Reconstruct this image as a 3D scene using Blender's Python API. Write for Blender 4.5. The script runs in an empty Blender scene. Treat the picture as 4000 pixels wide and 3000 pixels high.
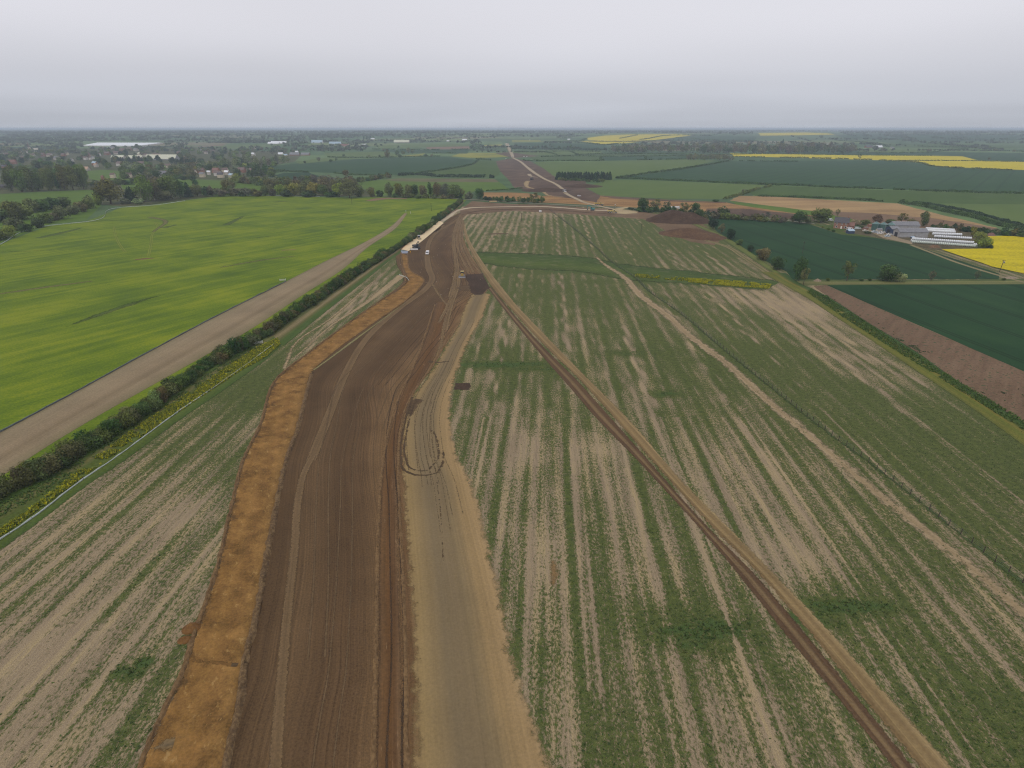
import bpy, bmesh, math, random
import numpy as np
from mathutils import Vector, Matrix

random.seed(7)
RNG = np.random.default_rng(7)
R = math.radians
scene = bpy.context.scene
col = scene.collection

# ---------------------------------------------------------------- camera
F_PX = 2311.0                 # focal length for a 4000 px wide frame
HORIZON = 501.0
CAM_Z = 75.0
PITCH = math.atan((1500.0 - HORIZON) / F_PX)
cam_data = bpy.data.cameras.new("camera")
cam_data.sensor_width = 36.0
cam_data.lens = 36.0 * F_PX / 4000.0
cam_data.clip_start = 0.5
cam_data.clip_end = 60000.0
cam = bpy.data.objects.new("camera", cam_data)
col.objects.link(cam)
cam.location = (0, 0, CAM_Z)
cam.rotation_euler = (math.pi / 2 - PITCH, 0, 0)
scene.camera = cam

# ---------------------------------------------------------------- sky, sun, exposure
SUN_EL, SUN_AZ = R(52), R(215)          # azimuth clockwise from +Y
world = bpy.data.worlds.new("World")
scene.world = world
world.use_nodes = True
wn = world.node_tree
wn.nodes.clear()
w_out = wn.nodes.new("ShaderNodeOutputWorld")
w_bg = wn.nodes.new("ShaderNodeBackground")
w_bg.inputs["Strength"].default_value = 0.1
wn.links.new(w_bg.outputs[0], w_out.inputs["Surface"])
w_sky = wn.nodes.new("ShaderNodeTexSky")
w_sky.sky_type = 'NISHITA'
w_sky.sun_disc = False
w_sky.sun_elevation = SUN_EL
w_sky.sun_rotation = SUN_AZ
w_sky.air_density = 2.0
w_sky.dust_density = 6.0
w_tc = wn.nodes.new("ShaderNodeTexCoord")
w_sep = wn.nodes.new("ShaderNodeSeparateXYZ")
wn.links.new(w_tc.outputs["Generated"], w_sep.inputs[0])


def wmath(op, a, b=None):
    n = wn.nodes.new("ShaderNodeMath")
    n.operation = op
    for i, v in enumerate((a, b)):
        if v is None:
            continue
        if isinstance(v, (int, float)):
            n.inputs[i].default_value = v
        else:
            wn.links.new(v, n.inputs[i])
    return n.outputs[0]


w_z = wmath('MAXIMUM', w_sep.outputs[2], 0.0)
w_h = wmath('ADD', w_z, 0.05)
w_cmb = wn.nodes.new("ShaderNodeCombineXYZ")
wn.links.new(wmath('DIVIDE', w_sep.outputs[0], w_h), w_cmb.inputs[0])
wn.links.new(wmath('DIVIDE', w_sep.outputs[1], w_h), w_cmb.inputs[1])
w_noise = wn.nodes.new("ShaderNodeTexNoise")
w_noise.inputs["Scale"].default_value = 0.11
w_noise.inputs["Detail"].default_value = 2.0
w_noise.inputs["Roughness"].default_value = 0.55
w_noise.inputs["Distortion"].default_value = 0.0
wn.links.new(w_cmb.outputs[0], w_noise.inputs["Vector"])
w_el = wn.nodes.new("ShaderNodeMapRange")          # height above the horizon
w_el.interpolation_type = 'SMOOTHSTEP'
w_el.inputs["From Min"].default_value = 0.0
w_el.inputs["From Max"].default_value = 0.16
wn.links.new(w_z, w_el.inputs["Value"])
w_grad = wn.nodes.new("ShaderNodeMix")
w_grad.data_type = 'RGBA'
w_grad.inputs[6].default_value = (5.65, 5.95, 6.65, 1)
w_grad.inputs[7].default_value = (8.25, 8.22, 8.95, 1)
wn.links.new(w_el.outputs[0], w_grad.inputs[0])
w_cl = wn.nodes.new("ShaderNodeMapRange")
w_cl.inputs["From Min"].default_value = 0.3
w_cl.inputs["From Max"].default_value = 0.7
w_cl.inputs["To Min"].default_value = 0.88
w_cl.inputs["To Max"].default_value = 1.07
wn.links.new(w_noise.outputs[0], w_cl.inputs["Value"])
w_mul = wn.nodes.new("ShaderNodeVectorMath")
w_mul.operation = 'SCALE'
wn.links.new(w_grad.outputs[2], w_mul.inputs[0])
wn.links.new(w_cl.outputs[0], w_mul.inputs["Scale"])
w_mix = wn.nodes.new("ShaderNodeMix")
w_mix.data_type = 'RGBA'
w_mix.inputs[0].default_value = 0.9
wn.links.new(w_sky.outputs[0], w_mix.inputs[6])
wn.links.new(w_mul.outputs[0], w_mix.inputs[7])
wn.links.new(w_mix.outputs[2], w_bg.inputs["Color"])

sun_data = bpy.data.lights.new("sun", 'SUN')
sun_data.energy = 0.8
sun_data.angle = R(14)
sun_data.color = (1.0, 0.96, 0.9)
sun = bpy.data.objects.new("sun", sun_data)
col.objects.link(sun)
sd = Vector((math.sin(SUN_AZ) * math.cos(SUN_EL), math.cos(SUN_AZ) * math.cos(SUN_EL), math.sin(SUN_EL)))
sun.rotation_euler = sd.to_track_quat('Z', 'Y').to_euler()
sun.location = (0, 0, 300)

scene.view_settings.view_transform = 'Standard'
scene.view_settings.look = 'None'
scene.view_settings.exposure = 0.0
scene.view_settings.gamma = 1.0
scene.cycles.volume_bounces = 0
scene.cycles.max_bounces = 4
scene.cycles.diffuse_bounces = 2
scene.cycles.transparent_max_bounces = 12
scene.cycles.use_denoising = True
scene.cycles.denoiser = 'OPENIMAGEDENOISE'
scene.cycles.denoising_input_passes = 'RGB_ALBEDO_NORMAL'
scene.cycles.denoising_prefilter = 'NONE'
scene.cycles.filter_width = 1.15
scene.cycles.sample_clamp_indirect = 4.0

# ---------------------------------------------------------------- survey: sight lines to the land
RISE0, RISE1, PLATEAU = 2000.0, 4500.0, 40.0     # far land climbs to a low plateau
SLOPE = PLATEAU / (RISE1 - RISE0)
cp, sp = math.cos(PITCH), math.sin(PITCH)


def land(y):
    return float(np.interp(y, [RISE0, RISE1], [0.0, PLATEAU]))


def G(px, py):
    u = (px - 2000.0) / F_PX
    v = (py - 1500.0) / F_PX
    dy, dz = cp - v * sp, -sp - v * cp
    t = -CAM_Z / dz if dz < -1e-9 else 1e9
    if t * dy > RISE0:
        t = (CAM_Z + RISE0 * SLOPE) / (SLOPE * dy - dz)
        if t < 0 or t * dy > RISE1:
            t = (PLATEAU - CAM_Z) / min(dz, -1e-4)
    return Vector((u * t, dy * t, CAM_Z + dz * t))


def depth(p):
    return p.y * cp + (CAM_Z - p.z) * sp


def m_per_px(p):
    return depth(p) / F_PX


def G2(pts):
    return [(g.x, g.y) for g in (G(*p) for p in pts)]


# ---------------------------------------------------------------- numpy noise
def vnoise(x, y, seed=0):
    x = np.asarray(x, float); y = np.asarray(y, float)
    xi = np.floor(x).astype(np.int64); yi = np.floor(y).astype(np.int64)
    fx = x - xi; fy = y - yi
    fx = fx * fx * (3 - 2 * fx); fy = fy * fy * (3 - 2 * fy)

    def h(a, b):
        k = (a * 374761393 + b * 668265263 + seed * 974634777) & 0xffffffff
        k = ((k ^ (k >> 13)) * 1274126177) & 0xffffffff
        return ((k ^ (k >> 16)) & 0xffff) / 65535.0
    return (h(xi, yi) * (1 - fx) + h(xi + 1, yi) * fx) * (1 - fy) + (h(xi, yi + 1) * (1 - fx) + h(xi + 1, yi + 1) * fx) * fy


def fbm(x, y, seed=0, o=4):
    s = 0; a = 0.5
    for k in range(o):
        s = s + a * vnoise(x * 2 ** k, y * 2 ** k, seed + k * 17); a *= 0.5
    return s / (1 - 0.5 ** o)


def inside(px, py, poly):
    px = np.asarray(px); py = np.asarray(py)
    r = np.zeros(px.shape, bool)
    n = len(poly)
    for i in range(n):
        x1, y1 = poly[i]; x2, y2 = poly[(i + 1) % n]
        if y1 == y2:
            continue
        c = ((y1 > py) != (y2 > py)) & (px < (x2 - x1) * (py - y1) / (y2 - y1) + x1)
        r ^= c
    return r


# ---------------------------------------------------------------- object helpers
def tag(o, label=None, cat=None, group=None, kind=None):
    if label: o["label"] = label
    if cat: o["category"] = cat
    if group: o["group"] = group
    if kind: o["kind"] = kind
    return o


def link(name, me, mat=None, parent=None):
    o = bpy.data.objects.new(name, me)
    col.objects.link(o)
    if me is not None and mat is not None:
        for m in (mat if isinstance(mat, (list, tuple)) else [mat]):
            me.materials.append(m)
    if parent is not None:
        o.parent = parent
    return o


def empty(name, loc, rz=0.0):
    o = bpy.data.objects.new(name, None)
    o.empty_display_size = 0.5
    col.objects.link(o)
    o.location = loc
    o.rotation_euler = (0, 0, rz)
    return o


def mesh_np(name, verts, faces, attrs=None):
    """faces: (n,k) int array; attrs: {name: per-vertex float array}"""
    me = bpy.data.meshes.new(name)
    verts = np.asarray(verts, np.float32); faces = np.asarray(faces, np.int32)
    n, k = faces.shape
    me.vertices.add(len(verts)); me.vertices.foreach_set("co", verts.ravel())
    me.loops.add(n * k); me.loops.foreach_set("vertex_index", faces.ravel())
    me.polygons.add(n)
    me.polygons.foreach_set("loop_start", np.arange(0, n * k, k, dtype=np.int32))
    me.polygons.foreach_set("loop_total", np.full(n, k, np.int32))
    for a, arr in (attrs or {}).items():
        at = me.attributes.new(a, 'FLOAT', 'POINT')
        at.data.foreach_set("value", np.asarray(arr, np.float32).ravel())
    me.update(calc_edges=True)
    me.validate()
    return me


class MB:
    """collects boxes, cylinders and prisms for ONE mesh"""
    def __init__(s):
        s.bm = bmesh.new()

    def box(s, c, d, rz=0.0, taper=(1, 1), rx=0.0, ry=0.0):
        vs = []
        M = Matrix.Translation(c) @ Matrix.Rotation(rz, 4, 'Z') @ Matrix.Rotation(ry, 4, 'Y') @ Matrix.Rotation(rx, 4, 'X')
        for z in (-.5, .5):
            tx, ty = taper if z > 0 else (1, 1)
            for x, y in ((-.5, -.5), (.5, -.5), (.5, .5), (-.5, .5)):
                vs.append(s.bm.verts.new(M @ Vector((x * d[0] * tx, y * d[1] * ty, z * d[2]))))
        for f in ((3, 2, 1, 0), (4, 5, 6, 7), (0, 1, 5, 4), (1, 2, 6, 5), (2, 3, 7, 6), (3, 0, 4, 7)):
            s.bm.faces.new([vs[i] for i in f])
        return s

    def tube(s, a, b, r0, r1=None, n=8, cap=True):
        a = Vector(a); b = Vector(b); r1 = r0 if r1 is None else r1
        q = (b - a).to_track_quat('Z', 'Y')
        A, B = [], []
        for i in range(n):
            t = 2 * math.pi * i / n
            d = q @ Vector((math.cos(t), math.sin(t), 0))
            A.append(s.bm.verts.new(a + d * r0)); B.append(s.bm.verts.new(b + d * r1))
        for i in range(n):
            j = (i + 1) % n
            s.bm.faces.new((A[i], A[j], B[j], B[i]))
        if cap:
            s.bm.faces.new(A[::-1]); s.bm.faces.new(B)
        return s

    def prism(s, prof, x0, x1, axis='x'):
        """profile of (y,z) pairs extruded along x"""
        def P(x, p):
            return Vector((x, p[0], p[1])) if axis == 'x' else Vector((p[0], x, p[1]))
        A = [s.bm.verts.new(P(x0, p)) for p in prof]; B = [s.bm.verts.new(P(x1, p)) for p in prof]
        n = len(prof)
        for i in range(n):
            j = (i + 1) % n
            s.bm.faces.new((A[i], A[j], B[j], B[i]))
        s.bm.faces.new(A[::-1]); s.bm.faces.new(B)
        return s

    def build(s, name, mat, parent=None, bevel=0.0, smooth=False):
        bmesh.ops.recalc_face_normals(s.bm, faces=s.bm.faces[:])
        if bevel:
            bmesh.ops.bevel(s.bm, geom=s.bm.edges[:], offset=bevel, segments=1, affect='EDGES', clamp_overlap=True)
        me = bpy.data.meshes.new(name)
        s.bm.to_mesh(me); s.bm.free()
        if smooth:
            for p in me.polygons: p.use_smooth = True
        return link(name, me, mat, parent)


def copy_tree(o, parent=None):
    c = o.copy(); col.objects.link(c); c.parent = parent
    for ch in o.children:
        copy_tree(ch, c)
    return c


ORD = ("first second third fourth fifth sixth seventh eighth ninth tenth eleventh twelfth thirteenth fourteenth fifteenth sixteenth "
       "seventeenth eighteenth nineteenth twentieth").split()
TENS = {2: "twenty", 3: "thirty", 4: "forty", 5: "fifty", 6: "sixty", 7: "seventy", 8: "eighty", 9: "ninety"}


def ordw(i):          # i from 1
    if i <= 20: return ORD[i - 1]
    if i < 100:
        t, u = divmod(i, 10)
        return (TENS[t][:-1] + "ieth") if u == 0 else TENS[t] + "-" + ORD[u - 1]
    return "hundred-and-" + ordw(i - 100) if i > 100 else "hundredth"


# ---------------------------------------------------------------- material helpers
class NT:
    def __init__(s, name):
        s.mat = bpy.data.materials.new(name)
        s.mat.use_nodes = True
        s.t = s.mat.node_tree
        s.t.nodes.clear()
        s.out = s.t.nodes.new("ShaderNodeOutputMaterial")

    def n(s, t):
        return s.t.nodes.new("ShaderNode" + t)

    def put(s, sock, v):
        if isinstance(v, bpy.types.NodeSocket):
            s.t.links.new(v, sock)
        elif v is not None:
            if hasattr(sock.default_value, "__len__") and not hasattr(v, "__len__"):
                sock.default_value = [v] * len(sock.default_value)
            elif hasattr(sock.default_value, "__len__") and len(sock.default_value) == 4 and len(v) == 3:
                sock.default_value = (*v, 1)
            else:
                sock.default_value = v

    def math(s, op, a, b=None, c=None, clamp=False):
        n = s.n("Math"); n.operation = op; n.use_clamp = clamp
        for i, v in enumerate((a, b, c)):
            if v is not None: s.put(n.inputs[i], v)
        return n.outputs[0]

    def pos(s):
        return s.n("NewGeometry").outputs["Position"]

    def mapping(s, vec, rz=0.0, scale=(1, 1, 1), loc=(0, 0, 0)):
        n = s.n("Mapping")
        s.put(n.inputs["Vector"], vec)
        n.inputs["Rotation"].default_value = (0, 0, rz)
        n.inputs["Scale"].default_value = scale
        n.inputs["Location"].default_value = loc
        return n.outputs[0]

    def noise(s, vec, scale, detail=3.0, rough=0.55, dist=0.0):
        n = s.n("TexNoise")
        s.put(n.inputs["Vector"], vec)
        n.inputs["Scale"].default_value = scale
        n.inputs["Detail"].default_value = detail
        n.inputs["Roughness"].default_value = rough
        n.inputs["Distortion"].default_value = dist
        return n.outputs[0]

    def ramp(s, fac, stops, interp='LINEAR'):
        n = s.n("ValToRGB")
        s.put(n.inputs[0], fac)
        cr = n.color_ramp; cr.interpolation = interp
        while len(cr.elements) < len(stops): cr.elements.new(0.5)
        for e, (p, c) in zip(cr.elements, stops):
            e.position = p; e.color = (*c, 1) if len(c) == 3 else c
        return n.outputs[0]

    def mix(s, f, a, b, blend='MIX'):
        n = s.n("Mix"); n.data_type = 'RGBA'; n.blend_type = blend
        s.put(n.inputs[0], f); s.put(n.inputs[6], a); s.put(n.inputs[7], b)
        return n.outputs[2]

    def scale(s, c, f):
        n = s.n("VectorMath"); n.operation = 'SCALE'
        s.put(n.inputs[0], c); s.put(n.inputs["Scale"], f)
        return n.outputs[0]

    def rng(s, v, a, b, c=0.0, d=1.0, smooth=True):
        n = s.n("MapRange")
        if smooth: n.interpolation_type = 'SMOOTHSTEP'
        s.put(n.inputs["Value"], v)
        for k, x in zip(("From Min", "From Max", "To Min", "To Max"), (a, b, c, d)): s.put(n.inputs[k], x)
        return n.outputs[0]

    def sep(s, v):
        n = s.n("SeparateXYZ"); s.put(n.inputs[0], v); return n.outputs

    def comb(s, x, y, z=0.0):
        n = s.n("CombineXYZ")
        for i, v in enumerate((x, y, z)): s.put(n.inputs[i], v)
        return n.outputs[0]

    def attr(s, name):
        n = s.n("Attribute"); n.attribute_name = name; return n

    def bump(s, h, strength=0.3, dist=0.2):
        n = s.n("Bump"); n.inputs["Strength"].default_value = strength; n.inputs["Distance"].default_value = dist
        s.put(n.inputs["Height"], h); return n.outputs[0]

    def finish(s, color, rough=0.95, spec=0.15, normal=None, alpha=None, metallic=0.0, transl=None):
        b = s.n("BsdfPrincipled")
        s.put(b.inputs["Base Color"], color)
        s.put(b.inputs["Roughness"], rough)
        b.inputs["Specular IOR Level"].default_value = spec
        b.inputs["Metallic"].default_value = metallic
        if normal is not None: s.put(b.inputs["Normal"], normal)
        sh = b.outputs[0]
        if alpha is not None:
            tr = s.n("BsdfTransparent"); m = s.n("MixShader")
            s.put(m.inputs[0], alpha); s.t.links.new(tr.outputs[0], m.inputs[1]); s.t.links.new(sh, m.inputs[2])
            sh = m.outputs[0]
        s.t.links.new(sh, s.out.inputs["Surface"])
        return s.mat


MATS = {}
ALB = (0.78, 0.755, 0.61)     # soils and crops measured a little darker and warmer than first noted


def paint(name, c, rough=0.6, spec=0.4, dirt=0.25, metallic=0.0, scale=1.5):
    """plain painted / built surface with a little wear"""
    if name in MATS: return MATS[name]
    t = NT(name)
    tc = t.n("TexCoord").outputs["Object"]
    f = t.noise(tc, scale, 5, 0.65)
    c2 = tuple(x * (1 - dirt) * k for x, k in zip(c, (1.0, 0.94, 0.86)))
    colr = t.mix(t.rng(f, 0.35, 0.7), c, c2)
    MATS[name] = t.finish(colr, rough, spec, metallic=metallic)
    return MATS[name]


def field_mat(name, cols, ang=0.0, streak=(0.5, 0.02, 0.5), patch=(0.015, 0.5), fine=(1.2, 0.5), tram=None, bump=0.0, spot=None, mid=0.5):
    """crop or soil: cols = dark, mid, light; ang = direction of the rows (degrees right of +Y)"""
    t = NT(name)
    p = t.pos()
    q = t.mapping(p, rz=R(ang))
    v = 0.5
    a = t.noise(t.mapping(q, scale=(streak[0], streak[1], 1)), 1.0, 4, 0.6)
    v = t.math('ADD', t.math('MULTIPLY', t.math('SUBTRACT', a, 0.5), streak[2] * 2), mid)
    b = t.noise(p, patch[0], 4, 0.6)
    v = t.math('ADD', v, t.math('MULTIPLY', t.math('SUBTRACT', b, 0.5), patch[1] * 2))
    c = t.noise(p, fine[0], 4, 0.7)
    v = t.math('ADD', v, t.math('MULTIPLY', t.math('SUBTRACT', c, 0.5), fine[1] * 3.4))
    cols = [tuple(x * k_ for x, k_ in zip(c_, ALB)) for c_ in cols]
    colr = t.ramp(v, [(0.12, cols[0]), (0.5, cols[1]), (0.88, cols[2])])
    if tram:
        x = t.sep(q)[0]
        x = t.math('ADD', x, t.math('MULTIPLY', t.math('SUBTRACT', t.noise(q, 0.05, 2), 0.5), 0.6))
        fr = t.math('MULTIPLY', t.math('FRACT', t.math('DIVIDE', x, tram[0])), tram[0])
        d1 = t.math('ABSOLUTE', t.math('SUBTRACT', fr, tram[0] / 2 - 0.95))
        d2 = t.math('ABSOLUTE', t.math('SUBTRACT', fr, tram[0] / 2 + 0.95))
        m = t.math('LESS_THAN', t.math('MINIMUM', d1, d2), tram[1])
        colr = t.mix(t.math('MULTIPLY', m, tram[3] if len(tram) > 3 else 0.6), colr, tuple(x * k_ for x, k_ in zip(tram[2], ALB)))
    if spot:
        sm = t.rng(t.noise(p, spot[0], 3, 0.6), spot[1], spot[1] + 0.06)
        colr = t.mix(sm, colr, spot[2])
    nrm = t.bump(c, bump, 0.25) if bump else None
    return t.finish(colr, 0.97, 0.1, normal=nrm)


def ribbon_mat(name, ramp, wob=0.08, streak=(1.6, 0.03, 0.5), fine=(1.5, 0.4), soft=1.0, rag=1.2, patch=(0.06, 0.3), bump=0.0, uneven=None):
    """earth strip: ramp runs across the width; streaks follow the strip"""
    t = NT(name)
    uv = t.n("UVMap").outputs[0]
    o = t.sep(uv)
    w = t.attr("w").outputs["Fac"]
    p = t.pos()
    sv = t.comb(t.math('MULTIPLY', o[0], streak[0]), t.math('MULTIPLY', o[1], streak[1]))
    n1 = t.noise(sv, 1.0, 5, 0.65)
    n2 = t.noise(p, fine[0], 5, 0.7)
    n3 = t.noise(p, patch[0], 4, 0.6)
    un = t.math('DIVIDE', o[0], w)
    f = t.math('ADD', un, t.math('MULTIPLY', t.math('SUBTRACT', n1, 0.5), wob * 2))
    f = t.math('ADD', f, t.math('MULTIPLY', t.math('SUBTRACT', n3, 0.5), wob))
    c = t.ramp(f, [(p_, tuple(x * k_ for x, k_ in zip(c_, ALB))) for p_, c_ in ramp])
    k = t.math('ADD', 1.0, t.math('MULTIPLY', t.math('SUBTRACT', n1, 0.5), streak[2] * 2))
    k = t.math('ADD', k, t.math('MULTIPLY', t.math('SUBTRACT', n2, 0.5), fine[1] * 3.4))
    k = t.math('ADD', k, t.math('MULTIPLY', t.math('SUBTRACT', n3, 0.5), patch[1] * 2))
    k = t.math('MAXIMUM', k, 0.25)
    c = t.scale(c, k)
    if uneven:
        m = t.rng(t.noise(t.comb(t.math('MULTIPLY', o[0], uneven[0]), t.math('MULTIPLY', o[1], uneven[1])), 1.0, 4, 0.7), uneven[2], uneven[2] + 0.1)
        c = t.mix(t.math('MULTIPLY', m, uneven[4] if len(uneven) > 4 else 0.8), c, uneven[3])
    al = None
    if soft > 0:
        d = t.math('MINIMUM', o[0], t.math('SUBTRACT', w, o[0]))
        g = t.math('ADD', d, t.math('MULTIPLY', t.math('SUBTRACT', t.noise(p, 0.9 / max(0.4, rag), 5, 0.75), 0.5), rag * 2.2))
        al = t.rng(g, soft * 0.25, soft * 0.75)
    nrm = t.bump(n2, bump, 0.25) if bump else None
    return t.finish(c, 0.97, 0.12, normal=nrm, alpha=al)


# ---------------------------------------------------------------- sheets and strips of land
LAYER = {}


def lift(z):
    """every sheet at its own height, so that no two share a plane"""
    k = round(z, 3)
    LAYER[k] = LAYER.get(k, 0) + 1
    return z + 0.0008 * (LAYER[k] - 1)


def sheet(name, pts, mat, z=0.03, jitter=0.0, step=10.0, world_pts=False, kind='structure'):
    z = lift(z)
    P = pts if world_pts else G2(pts)
    Q = []
    rg = random.Random(len(P) * 31 + int(abs(P[0][0]) * 7))
    for i, (x, y) in enumerate(P):
        x2, y2 = P[(i + 1) % len(P)]
        L = math.hypot(x2 - x, y2 - y)
        n = max(1, min(120, int(L / step))) if jitter else 1
        for k in range(n):
            f = k / n
            j = 0 if k == 0 else jitter
            Q.append((x + (x2 - x) * f + rg.uniform(-j, j), y + (y2 - y) * f + rg.uniform(-j, j)))
    bm = bmesh.new()
    f = bm.faces.new([bm.verts.new((x, y, 0)) for x, y in Q])
    if f.calc_area() and f.normal.z < 0: f.normal_flip()
    bmesh.ops.triangulate(bm, faces=bm.faces[:])
    for yb in (RISE0, RISE1):
        bmesh.ops.bisect_plane(bm, geom=bm.verts[:] + bm.edges[:] + bm.faces[:], plane_co=(0, yb, 0), plane_no=(0, 1, 0))
    bm.normal_update()
    for f in bm.faces:
        if f.normal.z < 0: f.normal_flip()
    for v in bm.verts:
        v.co.z = land(v.co.y) + z
    me = bpy.data.meshes.new(name)
    bm.to_mesh(me); bm.free()
    o = link(name, me, mat)
    tag(o, kind=kind)
    return o


def catmull(P, n):
    P = [np.array(p, float) for p in P]
    d = [0.0]
    for a, b in zip(P, P[1:]): d.append(d[-1] + float(np.linalg.norm(b - a)))
    T = np.array(d) / d[-1]
    if len(P) == 2:
        return np.array([P[0] + (P[1] - P[0]) * t for t in np.linspace(0, 1, n)])
    m = []
    for i in range(len(P)):
        if i == 0: m.append((P[1] - P[0]) / (T[1] - T[0]))
        elif i == len(P) - 1: m.append((P[-1] - P[-2]) / (T[-1] - T[-2]))
        else:
            a = (P[i] - P[i - 1]) / (T[i] - T[i - 1]); b = (P[i + 1] - P[i]) / (T[i + 1] - T[i])
            wa, wb = T[i + 1] - T[i], T[i] - T[i - 1]
            m.append((a * wa + b * wb) / (wa + wb))
    out = []
    for t in np.linspace(0, 1, n):
        i = min(len(P) - 2, max(0, int(np.searchsorted(T, t) - 1)))
        h = T[i + 1] - T[i]; s = (t - T[i]) / h
        out.append((2 * s ** 3 - 3 * s * s + 1) * P[i] + (s ** 3 - 2 * s * s + s) * h * m[i] + (-2 * s ** 3 + 3 * s * s) * P[i + 1] + (s ** 3 - s * s) * h * m[i + 1])
    return np.array(out)


def ribbon(name, left, right, mat, z=0.05, n=120, kind='structure', world_pts=False, crown=0.0):
    z = lift(z)
    Lw = left if world_pts else G2(left)
    Rw = right if world_pts else G2(right)
    A, B = catmull(Lw, n), catmull(Rw, n)
    w = np.linalg.norm(B - A, axis=1)
    mid = (A + B) / 2
    v = np.concatenate([[0], np.cumsum(np.linalg.norm(np.diff(mid, axis=0), axis=1))])
    K = 5 if crown else 2
    verts, uvs, ws = [], [], []
    for i in range(n):
        for k in range(K):
            f = k / (K - 1)
            q = A[i] + (B[i] - A[i]) * f
            verts.append((q[0], q[1], land(q[1]) + z + crown * math.sin(math.pi * f))); uvs.append((f * w[i], v[i])); ws.append(w[i])
    faces = [(i * K + k, i * K + k + 1, (i + 1) * K + k + 1, (i + 1) * K + k) for i in range(n - 1) for k in range(K - 1)]
    me = mesh_np(name, verts, faces, {"w": ws})
    uvl = me.uv_layers.new(name="UVMap")
    idx = np.empty(len(me.loops), np.int32); me.loops.foreach_get("vertex_index", idx)
    uvl.data.foreach_set("uv", np.array(uvs, np.float32)[idx].ravel())
    # faces must look up
    me.update()
    if me.polygons[0].normal.z < 0: me.flip_normals()
    o = link(name, me, mat)
    tag(o, kind=kind)
    return o, [tuple(q) for q in A] + [tuple(q) for q in B[::-1]]


def line_ribbon(name, pts, width, mat, z=0.06, n=100, **k):
    """strip of constant or listed width (metres) along a centre line given in picture points"""
    C = catmull(G2(pts), n)
    d = np.gradient(C, axis=0); d /= np.linalg.norm(d, axis=1)[:, None]
    nrm = np.stack([-d[:, 1], d[:, 0]], 1)
    w = np.interp(np.linspace(0, 1, n), np.linspace(0, 1, len(width)), width) if hasattr(width, "__len__") else np.full(n, width)
    A = C + nrm * w[:, None] / 2; B = C - nrm * w[:, None] / 2
    return ribbon(name, [tuple(a) for a in A], [tuple(b) for b in B], mat, z, n, world_pts=True, **k)

# ================================================================ THE LAND
ROW = 3.2           # direction of the old crop rows, degrees right of +Y

# far ground: patchwork of fields to the horizon
t = NT("ground_patchwork")
p = t.pos()
vor = t.n("TexVoronoi"); vor.voronoi_dimensions = '2D'
t.put(vor.inputs["Vector"], t.mapping(p, rz=R(12), scale=(1 / 420, 1 / 300, 1)))
vor.inputs["Scale"].default_value = 1.0
vor.inputs["Randomness"].default_value = 0.85
cell = t.sep(vor.outputs["Color"])[0]
c = t.ramp(cell, [(0.0, (0.05, 0.10, 0.035)), (0.2, (0.075, 0.125, 0.045)), (0.4, (0.10, 0.16, 0.055)), (0.55, (0.06, 0.115, 0.04)),
                  (0.7, (0.13, 0.17, 0.06)), (0.82, (0.06, 0.10, 0.04)), (0.92, (0.17, 0.15, 0.08))], 'CONSTANT')
c = t.scale(c, t.rng(t.noise(p, 0.02, 4), 0.3, 0.7, 0.8, 1.2))
M_GROUND = t.finish(c, 0.97, 0.1)
XE, YE = 26000.0, 30000.0
bm = bmesh.new()
ys = [-600, 0, 400, 1000, RISE0, 3000, RISE1, 8000, 15000, YE]
xs = [-XE, -8000, -2000, 0, 2000, 8000, XE]
gv = [[bm.verts.new((x, y, land(y))) for x in xs] for y in ys]
for i in range(len(ys) - 1):
    for j in range(len(xs) - 1):
        bm.faces.new((gv[i][j], gv[i][j + 1], gv[i + 1][j + 1], gv[i + 1][j]))
me = bpy.data.meshes.new("ground"); bm.to_mesh(me); bm.free()
tag(link("ground", me, M_GROUND), kind='structure')

# low wooded hills along the skyline
t = NT("far_hill_woodland")
p = t.pos()
c = t.ramp(t.noise(p, 0.004, 5, 0.6), [(0.35, (0.06, 0.085, 0.05)), (0.6, (0.1, 0.14, 0.07))])
M_HILL = t.finish(c, 0.97, 0.1)
verts, faces = [], []
nx = 160
for k, (yy, wid, hh, sd_) in enumerate(((12500, 2600, 13, 3), (19000, 3500, 22, 9))):
    base = len(verts)
    prof = (0, 0.55, 1.0, 0.6, 0)
    for i in range(nx):
        x = -yy + 2 * yy * i / (nx - 1)
        h = hh * (0.25 + 1.1 * float(fbm(np.array(x / 2600.0), np.array(k * 3.1), sd_, 4))) * (1.15 if x > 0 else 0.85)
        for j, f in enumerate(prof):
            verts.append((x, yy + wid * (j / 4 - 0.5), PLATEAU - 1 + h * f))
    for i in range(nx - 1):
        for j in range(4):
            a = base + i * 5 + j
            faces.append((a, a + 5, a + 6, a + 1))
tag(link("hills", mesh_np("hills", verts, faces), M_HILL), kind='structure')

# ---- crop colours
GRASS = field_mat("meadow_grass", [(0.05, 0.085, 0.02), (0.085, 0.13, 0.03), (0.13, 0.17, 0.045)], 4, (0.3, 0.02, 0.3), (0.03, 0.5), (1.0, 0.5))
M_BRIGHT = field_mat("young_barley", [(0.085, 0.15, 0.014), (0.155, 0.23, 0.014), (0.25, 0.30, 0.02)], 33, (0.22, 0.014, 0.6), (0.03, 0.75), (1.4, 0.4), mid=0.47)
M_BRIGHT2 = field_mat("meadow_green", [(0.075, 0.14, 0.02), (0.10, 0.18, 0.025), (0.15, 0.22, 0.035)], 60, (0.1, 0.01, 0.4), (0.02, 0.4), (0.8, 0.2))
TRAMDIR = -8
M_DARK = field_mat("winter_wheat_dark", [(0.014, 0.05, 0.02), (0.02, 0.066, 0.026), (0.032, 0.085, 0.032)], TRAMDIR, (0.15, 0.01, 0.35), (0.025, 0.6), (1.3, 0.3), tram=(24.0, 0.6, (0.012, 0.036, 0.014), 0.8))
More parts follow.
